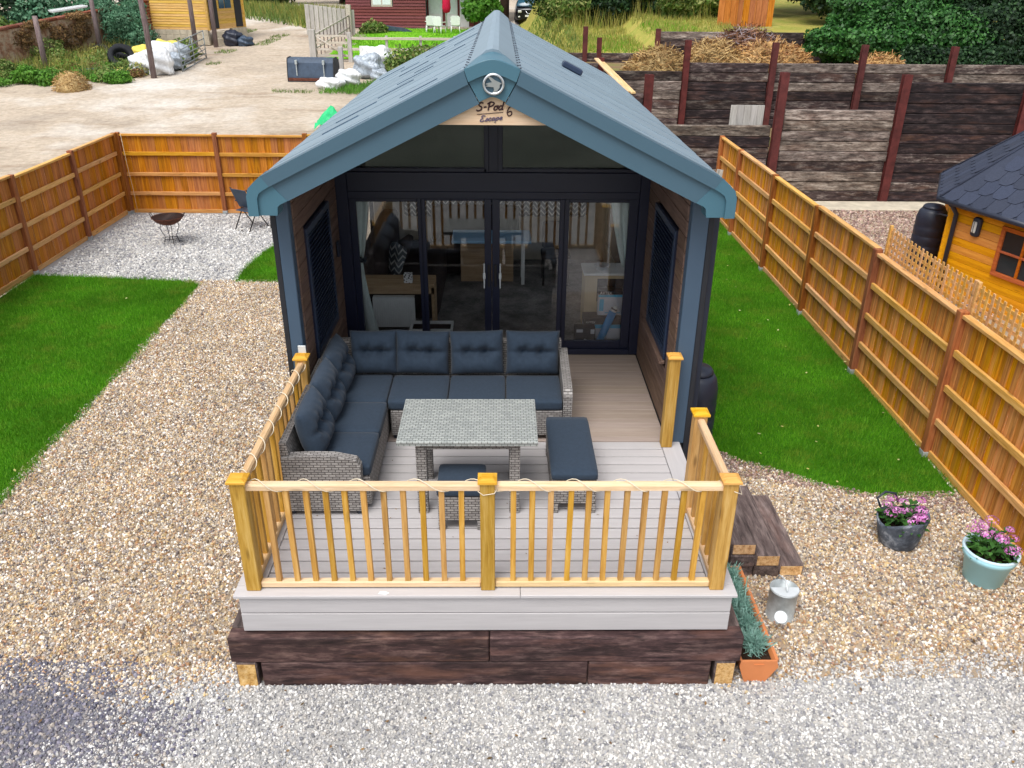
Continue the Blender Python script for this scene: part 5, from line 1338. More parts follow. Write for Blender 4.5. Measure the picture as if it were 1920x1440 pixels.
# straw heaps
def heap(label, x, y, z, rx, ry, rz, mat, n, ln=.3):
    t = thing('straw_heap', label, 'straw heap', (x, y, z), 'heaps on the upper terrace')
    mb = MB(); seg = 20; rows = 7
    mb.lathe([(1, 0), (.86, .35), (.6, .72), (.3, .93), (0.001, 1.0)], (0, 0, 0), 20)
    vv = np.array(mb.v); vv = vv*[rx*.93, ry*.93, rz*.93]*(1+.12*np.sin(vv[:, :1]*7+x)*np.cos(vv[:, 1:2]*6)); mb.v = [tuple(p) for p in vv+[x, y, z-.05]]
    mk('mound', mb, mat, t)
    d = rng.normal(size=(n, 3)); d[:, 2] = np.abs(d[:, 2]); d /= np.linalg.norm(d, axis=1)[:, None]
    c = d*[rx, ry, rz]*rng.uniform(.85, 1.08, (n, 1))+[x, y, z-.03]
    q = rng.normal(size=(n, 3))*[1, 1, .5]; q /= np.linalg.norm(q, axis=1)[:, None]; w_ = np.cross(q, d); w_ /= np.linalg.norm(w_, axis=1)[:, None]+1e-9
    l_ = ln*rng.uniform(.5, 1.2, (n, 1)); w_ = w_*.012
    V = np.stack([c-q*l_/2-w_, c+q*l_/2-w_, c+q*l_/2+w_, c-q*l_/2+w_], 1)
    fast('straws', V-np.array([x, y, z]), 4, mat, t, (x, y, z))
heap('tan straw heap at the left behind a red post', 4.75, 21.0, 2.5, 1.0, .8, .85, 'straw', 1500)
heap('tallest pale straw heap behind the upper wall', 6.4, 21.2, 2.55, 1.0, .8, 1.0, 'straw', 1700)
heap('orange tinted straw heap in the middle', 8.1, 21.3, 2.55, 1.4, .9, .95, 'straw_orange', 2000)
heap('low spread of straw between the taller heaps', 7.2, 20.9, 2.5, 1.6, .7, .6, 'straw', 1500)
heap('small reddish straw heap by the ivy', 11.4, 21.0, 2.5, .75, .6, .72, 'straw_orange', 900)
heap('dark brushwood heap against the rearmost wall', 8.4, 24.9, 2.5, 1.3, .8, 1.2, 'brush', 1800, .5)

# ================================================================== HUT (right edge)
A_ = np.array([7.86, 9.46]); side_len = 2.25; ang = R(63)
pts8 = [A_]; p = A_.copy(); a_ = ang
for k in range(7):
    p = p+side_len*np.array([math.cos(a_), math.sin(a_)]); pts8.append(p.copy()); a_ -= R(45)
pts8 = np.array(pts8); cen = pts8.mean(0)
EZ, AZ_ = 1.72, 3.95
hut = thing('garden_hut', 'yellow timber barbecue hut with dark hexagonal shingle roof', 'hut', (cen[0], cen[1], 0))
def hexwall():
    inner = cen+(pts8-cen)*.90
    for k in range(8):
        a, b = inner[k], inner[(k+1) % 8]; d = b-a; L_ = np.linalg.norm(d); th = math.atan2(d[1], d[0])
        nb_ = 13 if k in (0, 7, 1) else 1; h = (EZ+.02)/nb_
        for j in range(nb_):
            mb = MB().prism([(-.03, 0), (.03, 0), (.036, h*.5), (.03, h-.006), (-.03, h-.006), (-.036, h*.5)], 'x', -L_/2, L_/2)
            o = obj('wall_board', mb.mesh('wall_board'), 'gold_x', hut, ((a[0]+b[0])/2, (a[1]+b[1])/2, j*h+.0)); o.rotation_euler = (0, 0, th)
        o = obj('corner_post', MB().box(-.07, .07, -.07, .07, 0, EZ, .006).mesh('corner_post'), 'gold_x', hut, (a[0], a[1], 0)); o.rotation_euler = (0, 0, th)
hexwall()
for k in range(8):
    a, b = pts8[k], pts8[(k+1) % 8]; ap = np.array([cen[0], cen[1], AZ_]); A3 = np.array([*a, EZ]); B3 = np.array([*b, EZ])
    mk('roof_facet', MB().add([A3, B3, ap, A3-[0, 0, .05], B3-[0, 0, .05], ap-[0, 0, .05]], [(0, 1, 2), (3, 5, 4), (0, 3, 4, 1), (1, 4, 5, 2), (2, 5, 3, 0)]), 'shingle', hut)
    mk('gutter', MB().tube([tuple(A3-[0, 0, .035]), tuple(B3-[0, 0, .035])], .05, 8), 'black', hut)
    mk('hip_strip', MB().tube([tuple(A3+[0, 0, .012]), tuple(ap)], .02, 6), 'shingle', hut)
    if k in (7, 0):
        e1 = (B3-A3)/np.linalg.norm(B3-A3); mid = (A3+B3)/2; up = ap-mid; Hs = np.linalg.norm(up); up /= Hs; nrm = np.cross(e1, up); nrm *= np.sign(nrm[2])
        rows = 12; rh = Hs/rows
        for j in range(rows):
            v0 = j*rh; half = side_len/2*(1-v0/Hs); n = int(2*half/.3)
            for i in range(-n//2-1, n//2+2):
                u = (i+.5*(j % 2))*.3
                if abs(u)+.16 > half-.02: continue
                base = mid+e1*u+up*v0; q = [(-.145, .06), (-.075, -.03), (.075, -.03), (.145, .06), (.145, rh+.02), (-.145, rh+.02)]
                mb = MB(); lo_ = [base+e1*x_+up*y_+nrm*(.012-.01*(y_/rh)) for x_, y_ in q]; hi_ = [p_+nrm*.006 for p_ in lo_]
                mb.add(lo_+hi_, [tuple(range(5, -1, -1)), tuple(range(6, 12))]+[(m_, (m_+1) % 6, 6+(m_+1) % 6, 6+m_) for m_ in range(6)])
                mk('shingle', mb, 'shingle', hut)
# wall between corner 7 and corner 0 faces us: lamp, downpipe, window
inner = cen+(pts8-cen)*.90; wa, wb = inner[7], inner[0]; dirw = (wb-wa)/np.linalg.norm(wb-wa); nw = np.array([-dirw[1], dirw[0]]); nw *= -np.sign(np.dot(nw, cen-wa))
def onwall(t_, off): q = wa+dirw*t_+nw*off; return q
Lw = np.linalg.norm(wb-wa); thw = math.atan2(dirw[1], dirw[0])
lm = thing('wall_lantern', 'black oval bulkhead lantern on the yellow hut wall', 'lantern', (*onwall(Lw-.62, .06), 1.35))
q = onwall(Lw-.62, .07)
mk('body', MB().rbox(q[0], q[1], 1.36, .11, .17, .34, .055, 6, Matrix.Rotation(thw+math.pi/2, 3, 'Z')), 'black', lm)
q2 = onwall(Lw-.62, .115); mk('glass', MB().rbox(q2[0], q2[1], 1.36, .05, .085, .2, .02, 5, Matrix.Rotation(thw+math.pi/2, 3, 'Z')), 'lamp_glass', lm)
q3 = onwall(Lw-.62, .14)
mk('guard', MB().tube([(q3[0], q3[1], 1.25), (q3[0], q3[1], 1.47)], .006, 5), 'black', lm)
dq = onwall(Lw-.16, .09)
dpp = thing('downpipe', 'black round downpipe beside the yellow hut corner', 'downpipe', (*dq, 0))
e0_ = pts8[0]+(pts8[7]-pts8[0])*.12
mk('pipe', MB().tube([(*e0_, EZ-.06), (*(e0_+(dq-e0_)*.3), EZ-.1), (*dq, EZ-.25), (*dq, .02)], .04, 10), 'black', dpp)
wnd = thing('hut_window', 'orange framed small pane window on the yellow hut', 'window', (*onwall(.35, .05), 1.0))
def wallbox(name, mat, par, t0, t1, o0, o1, z0, z1):
    c = onwall((t0+t1)/2, (o0+o1)/2); o = obj(name, MB().box(-(t1-t0)/2, (t1-t0)/2, -(o1-o0)/2, (o1-o0)/2, z0, z1, .004).mesh(name), mat, par, (c[0], c[1], 0)); o.rotation_euler = (0, 0, thw); return o
wallbox('pane', 'dark_pane', wnd, .05, .85, .035, .045, .75, 1.45)
for t0, t1, z0, z1 in ((0, .9, .68, .75), (0, .9, 1.45, 1.52), (0, .07, .752, 1.448), (.83, .9, .752, 1.448), (.4, .44, .752, 1.448), (.072, .828, 1.08, 1.115)):
    wallbox('frame', 'orange', wnd, t0, t1, .046, .085, z0, z1)
butt('black water butt beside the yellow hut', 8.58, 10.9, .29, 1.22)
mk('link_hose', MB().tube([(8.5, 10.62, 1.1), (8.4, 10.3, 1.2), (*dq, 1.4)], .018, 6), 'black', dpp)
# wooden troughs by the hut
tr = thing('wooden_trough', 'brown wooden trough of grey green plants behind the trellis', 'planter', (7.0, 6.3, 0), rot=0)
bx('front', 'troughwood', tr, 6.55, 6.6, 4.4, 6.45, .45, .78, .006); bx('back', 'troughwood', tr, 6.9, 6.95, 4.4, 6.45, .45, .78, .006); bx('end', 'troughwood', tr, 6.602, 6.898, 6.4, 6.45, .45, .78, .006); bx('end', 'troughwood', tr, 6.602, 6.898, 4.4, 4.45, .45, .78, .006)
bx('divider', 'troughwood', tr, 6.602, 6.898, 5.4, 5.44, .5, .78, .004); bx('soil', 'soil', tr, 6.602, 6.898, 4.452, 6.398, .5, .7, 0)
for y_ in (4.6, 6.2):
    for x_ in (6.6, 6.9): bx('leg', 'troughwood', tr, x_-.03, x_+.03, y_-.03, y_+.03, 0, .449, .004)
for i, l in enumerate(('grey green tuft nearest the far end of the wooden trough', 'grey green tuft second in the wooden trough', 'grey green tuft third in the wooden trough')):
    V = blades(np.array([[6.75, 6.15-.24*i]])+rng.normal(0, .05, (160, 2)), .2, .012, .7, .8); c = np.array([6.75, 6.15-.24*i, .7])
    props(fast('trough_plant', V-c, 3, 'lavender', None, c), l, 'plant', 'plants in the wooden trough')

# ================================================================== YARD BEHIND (left)
# brick wall
bw_ = thing('brick_wall', 'old red brick wall half covered in climbers at the yard edge', 'wall', (-21, 40, 1))
def seg_wall(x0_, y0_, x1_, y1_, h0, h1, bricks=True):
    a, b = np.array([x0_, y0_]), np.array([x1_, y1_]); d = b-a; L_ = np.linalg.norm(d); d /= L_; th = math.atan2(d[1], d[0])
    z0, z1 = tz(*a), tz(*b)
    vs = []; n_ = np.array([-d[1], d[0]])*.14
    for q, z, h in ((a, z0, h0), (b, z1, h1)):
        for s in (-1, 1):
            for zz in (z-.1, z+h): vs.append((*(q+n_*s), zz))
    mk('wall_core', MB().add(vs, [(0, 1, 3, 2), (4, 6, 7, 5), (0, 4, 5, 1), (2, 3, 7, 6), (1, 5, 7, 3), (0, 2, 6, 4)]), 'mortar', bw_)
    for k in range(int(L_/.6)):
        t_ = (k+.5)*.6; q = a+d*t_; zz = z0+(z1-z0)*t_/L_+h0+(h1-h0)*t_/L_
        o = obj('coping', MB().rbox(0, 0, 0, .59, .36, .16, .05, 4).mesh('coping'), 'brick', bw_, (q[0], q[1], zz+.06)); o.rotation_euler = (0, -math.atan2(z1+h1-z0-h0, L_), th)
    return a, d, L_, z0, z1, h0, h1, th
def bricks_on(w, t0, t1, zlo, zhi, prob=1.0):
    a, d, L_, z0, z1, h0, h1, th = w; nn_ = np.array([d[1], -d[0]])
    bm_ = MB().box(-.105, .105, -.02, .02, -.032, .032, .006).mesh('brick'); r_ = 0
    c = 0
    z = zlo
    while z < zhi:
        t_ = t0+(.11 if r_ % 2 else 0)
        while t_ < t1:
            if random.random() < prob and c < 290:
                q = a+d*t_+nn_*.15; zz = z0+(z1-z0)*t_/L_+z
                o = obj('brick', bm_, 'brick', bw_, (q[0], q[1], zz), rot=(0, 0, th+math.pi)); c += 1
            t_ += .225
        z += .075*2; r_ += 1
w1_ = seg_wall(-23.4, 33.5, -20.4, 43.5, 1.7, 2.0); w2_ = seg_wall(-20.4, 43.5, -18.9, 48.5, 2.0, 2.2)
bricks_on(w2_, .2, 4.6, .2, 2.1, .9)
bricks_on(w1_, .2, 1.8, .2, 1.6, .5)
# shed on a block plinth
sd = thing('honey_shed', 'honey coloured timber shed on a concrete block plinth', 'shed', (-17.4, 46.6, 1.5))
sA, sL, sR = np.array([-16.2, 45.3]), np.array([-19.6, 45.9]), np.array([-15.2, 48.9])
sz0, sz1 = 2.28, 4.7
def face(a, b, z0, z1, n, mat, name, off=0.0, c=.006):
    d = b-a; L_ = np.linalg.norm(d); th = math.atan2(d[1], d[0]); h = (z1-z0)/n
    for j in range(n):
        mb = MB().prism([(-.02, 0), (.02, 0), (.032, 0.01), (.014, h-.004), (-.02, h-.004)], 'x', 0, L_)
        mb2 = MB(); mb2.v = [(x_, -y_, z_) for x_, y_, z_ in mb.v]; mb2.f = mb.f; mb2.sm = mb.sm
        o = obj(name, mb2.mesh(name), mat, sd, (a[0], a[1], z0+j*h)); o.rotation_euler = (0, 0, th)
face(sL, sA, sz0, sz1, 18, 'shedwood', 'wall_board')
face(sA, sR, sz0, sz1, 18, 'shedwood', 'wall_board')
face(sL+(sR-sA), sL, sz0, sz1, 1, 'shedwood', 'wall_board')
for q in (sA, sL, sR): o = obj('corner_board', MB().box(-.06, .06, -.06, .06, sz0-.02, sz1, .006).mesh('corner_board'), 'shedwood', sd, (q[0], q[1], 0))
dR = (sR-sA)/np.linalg.norm(sR-sA); thR = math.atan2(dR[1], dR[0]); nR = np.array([dR[1], -dR[0]])
for t0, t1, z0, z1, nm in ((.15, .95, sz0+.05, 4.5, 'door'), (2.75, 3.45, sz0+.05, 4.5, 'door'), (1.2, 1.7, 3.35, 4.3, 'window'), (1.8, 2.4, 3.35, 4.3, 'window')):
    c = sA+dR*(t0+t1)/2+nR*.05
    o = obj(nm, MB().box(-(t1-t0)/2, (t1-t0)/2, -.02, .02, z0, z1, .004).mesh(nm), 'clad_dark' if nm == 'door' else 'carglass', sd, (c[0], c[1], 0)); o.rotation_euler = (0, 0, thR)
    if nm == 'window':
        fr_ = obj('frame', MB().box(-(t1-t0)/2-.05, (t1-t0)/2+.05, .021, .05, z0-.05, z0, .003).mesh('frame'), 'shedwood', sd, (c[0], c[1], 0)); fr_.rotation_euler = (0, 0, thR)
ap_ = (sL+sR)/2
mk('roof', MB().add([(*(sA+(-.2, -.25)), sz1), (*(sL+(-.2, -.2)), sz1), (*(sL+(sR-sA)+(-.2, .2)), sz1+.5), (*(sR+(.2, .2)), sz1+.5), (*(sA+(-.2, -.25)), sz1+.06), (*(sL+(-.2, -.2)), sz1+.06), (*(sL+(sR-sA)+(-.2, .2)), sz1+.56), (*(sR+(.2, .2)), sz1+.56)],
                     [(0, 1, 2, 3), (4, 7, 6, 5), (0, 4, 5, 1), (1, 5, 6, 2), (2, 6, 7, 3), (3, 7, 4, 0)]), 'shingle', sd)
def blockrun(a, b, n, rows, zb0):
    d = (b-a); L_ = np.linalg.norm(d); th = math.atan2(d[1], d[0]); w = L_/n
    m_ = MB().box(-w/2+.005, w/2-.005, -.1, .1, .004, (sz0-zb0)/rows-.004, .008).mesh('block')
    for j in range(rows):
        for i in range(n):
            q = a+d*(i+.5)/n; o = obj('block', m_, 'concrete', sd, (q[0], q[1], zb0+j*(sz0-zb0)/rows)); o.rotation_euler = (0, 0, th)
blockrun(sL+(0, .05), sA+(-.05, .05), 8, 3, 1.5); blockrun(sA+dR*2.2, sR, 4, 2, 1.6)
bx('step', 'concrete', sd, -15.95, -15.1, 45.2, 46.4, 1.45, 1.85, .02); bx('step', 'concrete', sd, -15.9, -15.5, 45.6, 46.8, 1.852, 2.2, .02)
# timber posts
for k, (x, y, h, l) in enumerate(((-15.55, 34.7, 4.6, 'tall old timber post in front of the white bags'), (-16.6, 43.9, 4.5, 'tall old timber post behind the metal gate'), (-20.4, 40.7, 3.4, 'grey timber post against the blue green bush'), (-20.93, 35.9, 2.5, 'short grey timber post at the far left by the wall'), (-15.75, 46.3-1.6, 4.4, 'tall timber post in front of the shed doors'))):
    z = tz(x, y)-.1
    mb = MB().tube([(0, 0, 0), (.02, .01, h*.5), (-.03+.02*k, .0, h)], [.13, .12, .11], 9)
    props(obj('timber_post', mb.mesh('timber_post'), 'oldpost', None, (x, y, z)), l, 'post', 'old timber posts in the yard')
# galvanised gate
gt = thing('field_gate', 'galvanised tubular field gate propped among weeds and bags', 'gate', (-15, 38.3, 1.1))
ga, gb = np.array([-14.8, 36.3]), np.array([-14.95, 40.4]); za, zb_ = tz(*ga)+.05, tz(*gb)+.05
for i in range(6): z = (0, .2, .4, .62, .9, 1.25)[i]; mk('bar', MB().tube([(*ga, za+z), (*gb, zb_+z)], .024, 6), 'gatemetal', gt)
for q, z in ((ga, za), (gb, zb_), ((ga+gb)/2, (za+zb_)/2)): mk('upright', MB().tube([(*q, z-.03), (*q, z+1.28)], .026, 6), 'gatemetal', gt)
mk('brace', MB().tube([(*ga, za), (*((ga+gb)/2), (za+zb_)/2+1.25)], .018, 6), 'gatemetal', gt); mk('brace', MB().tube([(*gb, zb_), (*((ga+gb)/2), (za+zb_)/2+1.25)], .018, 6), 'gatemetal', gt)
# bags
def bag(name, label, x, y, rx, ry, rz, mat, seed, group, zadd=0.0, cat='bag'):
    rg = random.Random(seed); ph = [rg.uniform(0, 6) for _ in range(6)]
    def fn(q, H):
        u = q.normalized() if q.length > 0 else q
        k = 1+.13*math.sin(5*u.x+ph[0])*math.cos(4*u.y+ph[1])+.09*math.sin(9*u.z+ph[2]+3*u.x)+.07*abs(math.sin(13*u.x+9*u.y+ph[3]))+.05*abs(math.sin(19*u.z-11*u.y+ph[4]))
        q = Vector((q.x*k, q.y*k, q.z*k+.0)); return q
    z = tz(x, y)+zadd
    o = mk(name, MB().rbox(x, y, z+rz*.9, 2*rx, 2*ry, 2*rz, min(rx, ry, rz)*.85, 18, Matrix.Rotation(rg.uniform(-.4, .4), 3, 'Z'), fn), mat)
    return props(o, label, cat, group)
GB = 'rubble bags heaped by the gate'
bag('rubble_bag', 'large white bag at the front of the bag heap', -15.55, 35.7, .55, .5, .55, 'whitebag', 1, GB)
bag('rubble_bag', 'white bag slumped left of the tall post', -16.5, 36.0, .5, .45, .42, 'whitebag', 2, GB)
bag('rubble_bag', 'white bag behind the large front bag', -15.9, 37.2, .6, .6, .6, 'whitebag', 3, GB)
bag('rubble_bag', 'pale grey bag next to the metal gate', -15.7, 38.6, .5, .5, .5, 'greybag', 4, GB)
bag('rubble_bag', 'yellow sack lying left on the bag heap', -17.0, 37.8, .5, .45, .35, 'yellowbag', 5, GB, .25)
bag('rubble_bag', 'yellow sack on top of the bag heap', -16.3, 38.7, .6, .45, .35, 'yellowbag', 6, GB, .35)
bag('bin_bag', 'black rubbish bags piled by the shed steps', -14.9, 45.2, .45, .4, .4, 'black', 31, None)
bag('bin_bag', 'small blue black rubbish bag right of the shed steps', -14.2, 45.0, .35, .3, .25, 'bucketpaint', 32, None)
# tyres, pipes
def tyre(label, x, y, r, rot, lean):
    z = tz(x, y)
    t = thing('tyre', label, 'tyre', (x, y, z+r*.85), 'old tyres in the weeds')
    pf = [(r*.6, -r*.22), (r*.72, -r*.3), (r*.95, -r*.27), (r, -r*.2), (r, r*.2), (r*.95, r*.27), (r*.72, r*.3), (r*.6, r*.22), (r*.6, -r*.22)]
    mb = MB(); mb.lathe(pf, (0, 0, 0), 28); mb.f = [f for f in mb.f if len(f) == 4]; mb.sm = mb.sm[:len(mb.f)]
    o = obj('casing', mb.mesh('casing'), 'rubber', t, (0, 0, 0), local=True); o.rotation_euler = (R(90-lean), 0, rot)
    mb = MB()
    for i in range(28): a = 2*math.pi*i/28; mb.box(r*math.cos(a)-.02, r*math.cos(a)+.02, r*math.sin(a)-.02, r*math.sin(a)+.02, -r*.18, r*.18)
    o2 = obj('tread', mb.mesh('tread'), 'rubber', t, (0, 0, 0), local=True); o2.rotation_euler = (R(90-lean), 0, rot)
tyre('large tractor tyre leaning in the weeds', -17.9, 37.2, .6, .5, 40)
tyre('small tyre lying by the blue green bush', -20.2, 40.2, .42, .2, 60)
tyre('tyre half buried behind the large tractor tyre', -18.2, 38.4, .6, 1.1, 60)
pp = thing('pipe_bundle', 'bundle of dark plastic pipes lying in the weeds', 'pipes', (-18.6, 35.5, .9))
for k in range(9):
    y_ = 35.0+.1*(k % 5); mk('pipe', MB().tube([(-20.4+.1*k, y_+.2*(k % 2), 1.0+.06*(k//3)), (-18.6, y_+.05*k, 1.05+.06*(k//3)), (-17.2+.05*k, y_+.1, 1.0+.05*(k % 3))], .035, 6), 'black' if k % 3 else 'bucketpaint', pp)
bx('beam', 'concrete', None, -21.0, -18.2, 37.9, 38.15, 1.05, 1.3, .02); props(bpy.data.objects['beam'], 'grey concrete beam lying among the weeds', 'beam')
# chip heap
t = heap('pale wood chip heap at the edge of the weeds', -17.9, 31.8, tz(-17.9, 31.8), .75, .7, .75, 'straw', 1200, .12)
# stacked white slats on the wall
ws = thing('slat_stack', 'stack of white slats resting on top of the brick wall', 'slats', (-22.3, 42, 3.4))
for i in range(5): mk('slat', MB().box(-22.9+.30*i, -22.72+.30*i, 41.2, 42.9, 3.42-.05*(i%2), 3.48-.05*(i%2), .005, Matrix.Rotation(R(-55), 3, 'Z') @ Matrix.Rotation(R(8), 3, 'X'), (-22.3, 42, 3.4)), 'white', ws)
# loader bucket
lb = thing('loader_bucket', 'dark blue steel loader bucket lying on the drive', 'loader bucket', (-8.25, 34.3, tz(-8, 34.3)), rot=R(-5))
bp = [(-.5, .0), (.35, 0.0), (.45, .12), (.5, .6), (.42, .85), (.1, .98), (-.35, .95), (-.42, .78), (-.5, .2)]
mbk = MB().prism(bp, 'x', -1.02, 1.02); mk('shell', mbk, 'bucketpaint', lb, local=True)
for s in (-1, 1): mk('side_plate', MB().prism([(a*1.04, b*1.03) for a, b in bp], 'x', s*1.022, s*1.05), 'clad_dark', lb, local=True)
for x in (-.6, .62): mk('hook', MB().box(x-.05, x+.05, -.56, -.44, .72, .9, .01).box(x-.02, x+.02, -.53, -.49, .25, .72), 'galv', lb, local=True)
mk('cutting_edge', MB().box(-1.0, 1.0, -.56, -.46, .04, .16, .01), 'rust', lb, local=True)
# field gate & post-and-rail
wg = thing('wooden_gate', 'silvery wooden field gate between the drive and garden', 'gate', (-8.4, 39.6, 1.2))
gz = tz(-8.5, 39.5); gyv = 39.6
bx('post', 'palewood', wg, -9.45, -9.15, gyv-.15, gyv+.15, gz-.1, gz+1.5, .01); bx('post', 'palewood', wg, -7.55, -7.35, gyv-.1, gyv+.1, gz-.1, gz+1.4, .01)
for z in (.3, .6, .9, 1.22): bx('bar', 'gatewood', wg, -9.13, -7.57, gyv-.03, gyv+.03, gz+z-.05, gz+z+.05, .004)
mk('brace', MB().tube([(-9.1, gyv-.05, gz+1.2), (-7.7, gyv-.05, gz+.3)], .045, 4), 'gatewood', wg)
pr_f = thing('post_rail_fence', 'silvery post and rail fence along the bright lawn', 'fence', (-5.5, 39.4, 1.2))
for z in (.62, 1.12): bx('rail', 'gatewood', pr_f, -7.32, -2.0, 39.45, 39.52, gz+z-.06, gz+z+.06, .006)
for x in (-5.6, -3.9, -2.2): bx('post', 'palewood', pr_f, x-.06, x+.06, 39.53, 39.66, gz-.1, gz+1.25, .006)
for k, x in enumerate((-6.75, -5.85)): props(mk('notice', MB().box(x-.2, x+.2, 39.40, 39.43, gz+.42, gz+.78, .004), 'white'), ('blank white notice on the rail fence nearest the gate', 'blank white notice on the rail fence above the bags')[k], 'notice', 'white notices on the rail fence')
gp = thing('short_post', 'short thick timber post in front of the wooden gate', 'post', (-7.2, 35.6, tz(-7, 35.6)))
bx('post', 'palewood', gp, -7.32, -7.12, 35.5, 35.7, tz(-7, 35.6)-.1, tz(-7, 35.6)+1.25, .02)
for k_, (x_, y_, rx_, rz_, m_, l_) in enumerate(((-16.3, 36.6, .35, .3, 'whitebag', 'small crumpled white sack between the tall post and tyre'), (-15.3, 36.7, .35, .35, 'greybag', 'small grey sack tucked behind the front white bag'), (-16.7, 37.3, .4, .35, 'whitebag', 'white sack under the left yellow sack'))):
    bag('rubble_bag', l_, x_, y_, rx_, rx_*.9, rz_, m_, 20+k_, GB, .1)
GB2 = 'bags dumped by the wooden gate'
bag('rubble_bag', 'grey polythene heap under the rail fence', -5.9, 35.2, .6, .5, .5, 'greybag', 11, GB2)
bag('rubble_bag', 'white and grey bag on the polythene heap', -5.7, 36.9, .7, .5, .5, 'whitebag', 12, GB2, .1)
bag('rubble_bag', 'white fertiliser sack lying in front of the loader bucket', -7.15, 32.4, .5, .35, .22, 'whitebag', 13, GB2)
bag('rubble_bag', 'white fertiliser sack leaning on the short post', -6.5, 33.0, .45, .35, .3, 'whitebag', 14, GB2, .1)
bag('rubble_bag', 'crumpled clear sack at the foot of the heap', -5.3, 34.3, .35, .3, .25, 'greybag', 15, GB2)
# green tarp behind the back fence
mb = MB(); n = 14
for j in range(n+1):
    for i in range(n+1):
        u, v = i/n, j/n; mb.v.append((-6.35+1.5*u, 24.6+1.0*v, tz(0, 25)+.6*math.exp(-((u-.35)**2/.06+(v-.5)**2/.1))+.42*math.exp(-((u-.8)**2/.03+(v-.4)**2/.1))+.16*abs(math.sin(u*11+v*7))+.02))
for j in range(n):
    for i in range(n): a = j*(n+1)+i; mb.f.append([a, a+1, a+n+2, a+n+1]); mb.sm.append(False)
o = mk('green_tarp', mb, 'greentarp'); o.modifiers.new('t', 'SOLIDIFY').thickness = .01; props(o, 'crumpled bright green tarpaulin behind the back fence', 'tarpaulin')

# close-boarded pale panel and picket run beside the drive
pf = thing('board_fence', 'pale grey boarded fence panel at the drive bend', 'fence', (-10.5, 51, 1.9))
for i in range(11):
    t_ = i/10; x = -11.55+2.6*t_; y = 49.5+.6*t_; z = tz(x, y); bx('board', 'palewood', pf, x-.125, x+.125, y-.02, y+.02, z+.05, z+1.75-.35*t_, .004)
pk = thing('picket_fence', 'low weathered fence climbing from the gate to the red cabin', 'fence', (-9.3, 45, 1.5))
for i in range(12):
    t_ = i/11; x = -9.45+.35*t_; y = 40.2+9.6*t_; z = tz(x, y); bx('picket', 'oldpost', pk, x-.02, x+.02, y-.04, y+.04, z, z+1.15, .004)
for z_ in (.45, 1.1): mk('rail', MB().tube([(-9.48, 40.2, tz(0, 40.2)+z_), (-9.13, 49.8, tz(0, 49.8)+z_)], .045, 4), 'gatewood', pk)
bx('end_post', 'gatewood', pk, -9.28, -9.0, 49.8, 50.1, tz(0, 50)-.1, tz(0, 50)+1.7, .01)

# ---- red cabin
rc = thing('red_cabin', 'dark red weatherboarded cabin with white glazed doors', 'cabin', (-6, 54, 2))
cz0, cz1, cyf = 2.05, 4.8, 53.6
nbd = 15; h = (cz1-cz0)/nbd
for j in range(nbd):
    segs = [(-9.9, -4.75)] if not (cz0+j*h > 3.25 and cz0+j*h < 4.6) else [(-9.9, -8.3), (-6.85, -4.75)]
    for xa, xb in segs:
        mb = MB().prism([(cyf-.03, 0), (cyf+.04, 0), (cyf+.04, h-.004), (cyf+.02, h-.004)], 'x', xa, xb); mb.v = [(x_, y_, z_+cz0+j*h) for x_, y_, z_ in mb.v]; mk('weatherboard', mb, 'redclad', rc)
bx('wall_core', 'clad_dark', rc, -9.9, -4.75, cyf+.05, 58, cz0-.1, cz1, 0); bx('wall_core', 'redclad', rc, -4.75, -1.4, cyf+1.2, 58, cz0-.1, cz1, 0)
wd = bx('window', 'gatewood', rc, -8.25, -6.9, cyf-.01, cyf+.045, 3.28, 4.6, .01)
for xa, xb in ((-8.15, -7.62), (-7.53, -7.0)): bx('pane', 'curtain', wd, xa, xb, cyf-.02, cyf-.011, 3.4, 4.5, .002)
for xa, xb in ((-4.65, -3.75), (-3.55, -2.75), (-2.6, -2.0)):
    d = bx('door', 'white', rc, xa, xb, cyf+1.12, cyf+1.18, cz0, 4.4, .01); bx('pane', 'curtain', d, xa+.12, xb-.12, cyf+1.10, cyf+1.119, cz0+.8, 4.25, .004)
mk('roof', MB().prism([(cyf-.4, cz1), (cyf+2.5, cz1+1.2), (58.4, cz1), (58.4, cz1+.1), (cyf+2.5, cz1+1.32), (cyf-.4, cz1+.1)], 'x', -10.2, -1.2), 'shingle', rc)
# parasol, chairs, lounger
ps = thing('parasol', 'closed crimson parasol in front of the white cabin doors', 'parasol', (-3.35, 52.6, 2))
mk('cloth', MB().lathe([(.05, 2.6), (.12, 2.5), (.22, 1.9), (.28, 1.3), (.2, 1.05), (.06, 1.0)], (-3.35, 52.6, 1.98), 12), 'red', ps); mk('pole', MB().tube([(-3.35, 52.6, 1.98), (-3.35, 52.6, 4.7)], .03, 8), 'galv', ps)
def pchair(label, x, y, rot):
    t = thing('plastic_chair', label, 'chair', (x, y, tz(x, y)), 'white plastic garden chairs', rot)
    m_ = lambda nme, mb: mk(nme, mb, 'white', t, local=True)
    m_('seat', MB().box(-.26, .26, -.26, .24, .42, .46, .02)); m_('backrest', MB().prism([(-.27, .46), (.27, .46), (.3, .9), (.2, 1.0), (-.2, 1.0), (-.3, .9)], 'y', .24, .28))
    for s in (-1, 1):
        m_('leg', MB().tube([(s*.28, -.28, 0), (s*.24, -.22, .43)], .03, 6)); m_('leg', MB().tube([(s*.28, .3, 0), (s*.24, .22, .43)], .03, 6)); m_('arm', MB().box(s*.26, s*.32, -.25, .26, .64, .68, .01))
pchair('white plastic chair left of the closed parasol', -4.3, 51.3, R(190)); pchair('white plastic chair facing the cabin doors', -3.7, 51.0, R(150)); pchair('white plastic chair stack right of the parasol', -2.75, 51.4, R(185))
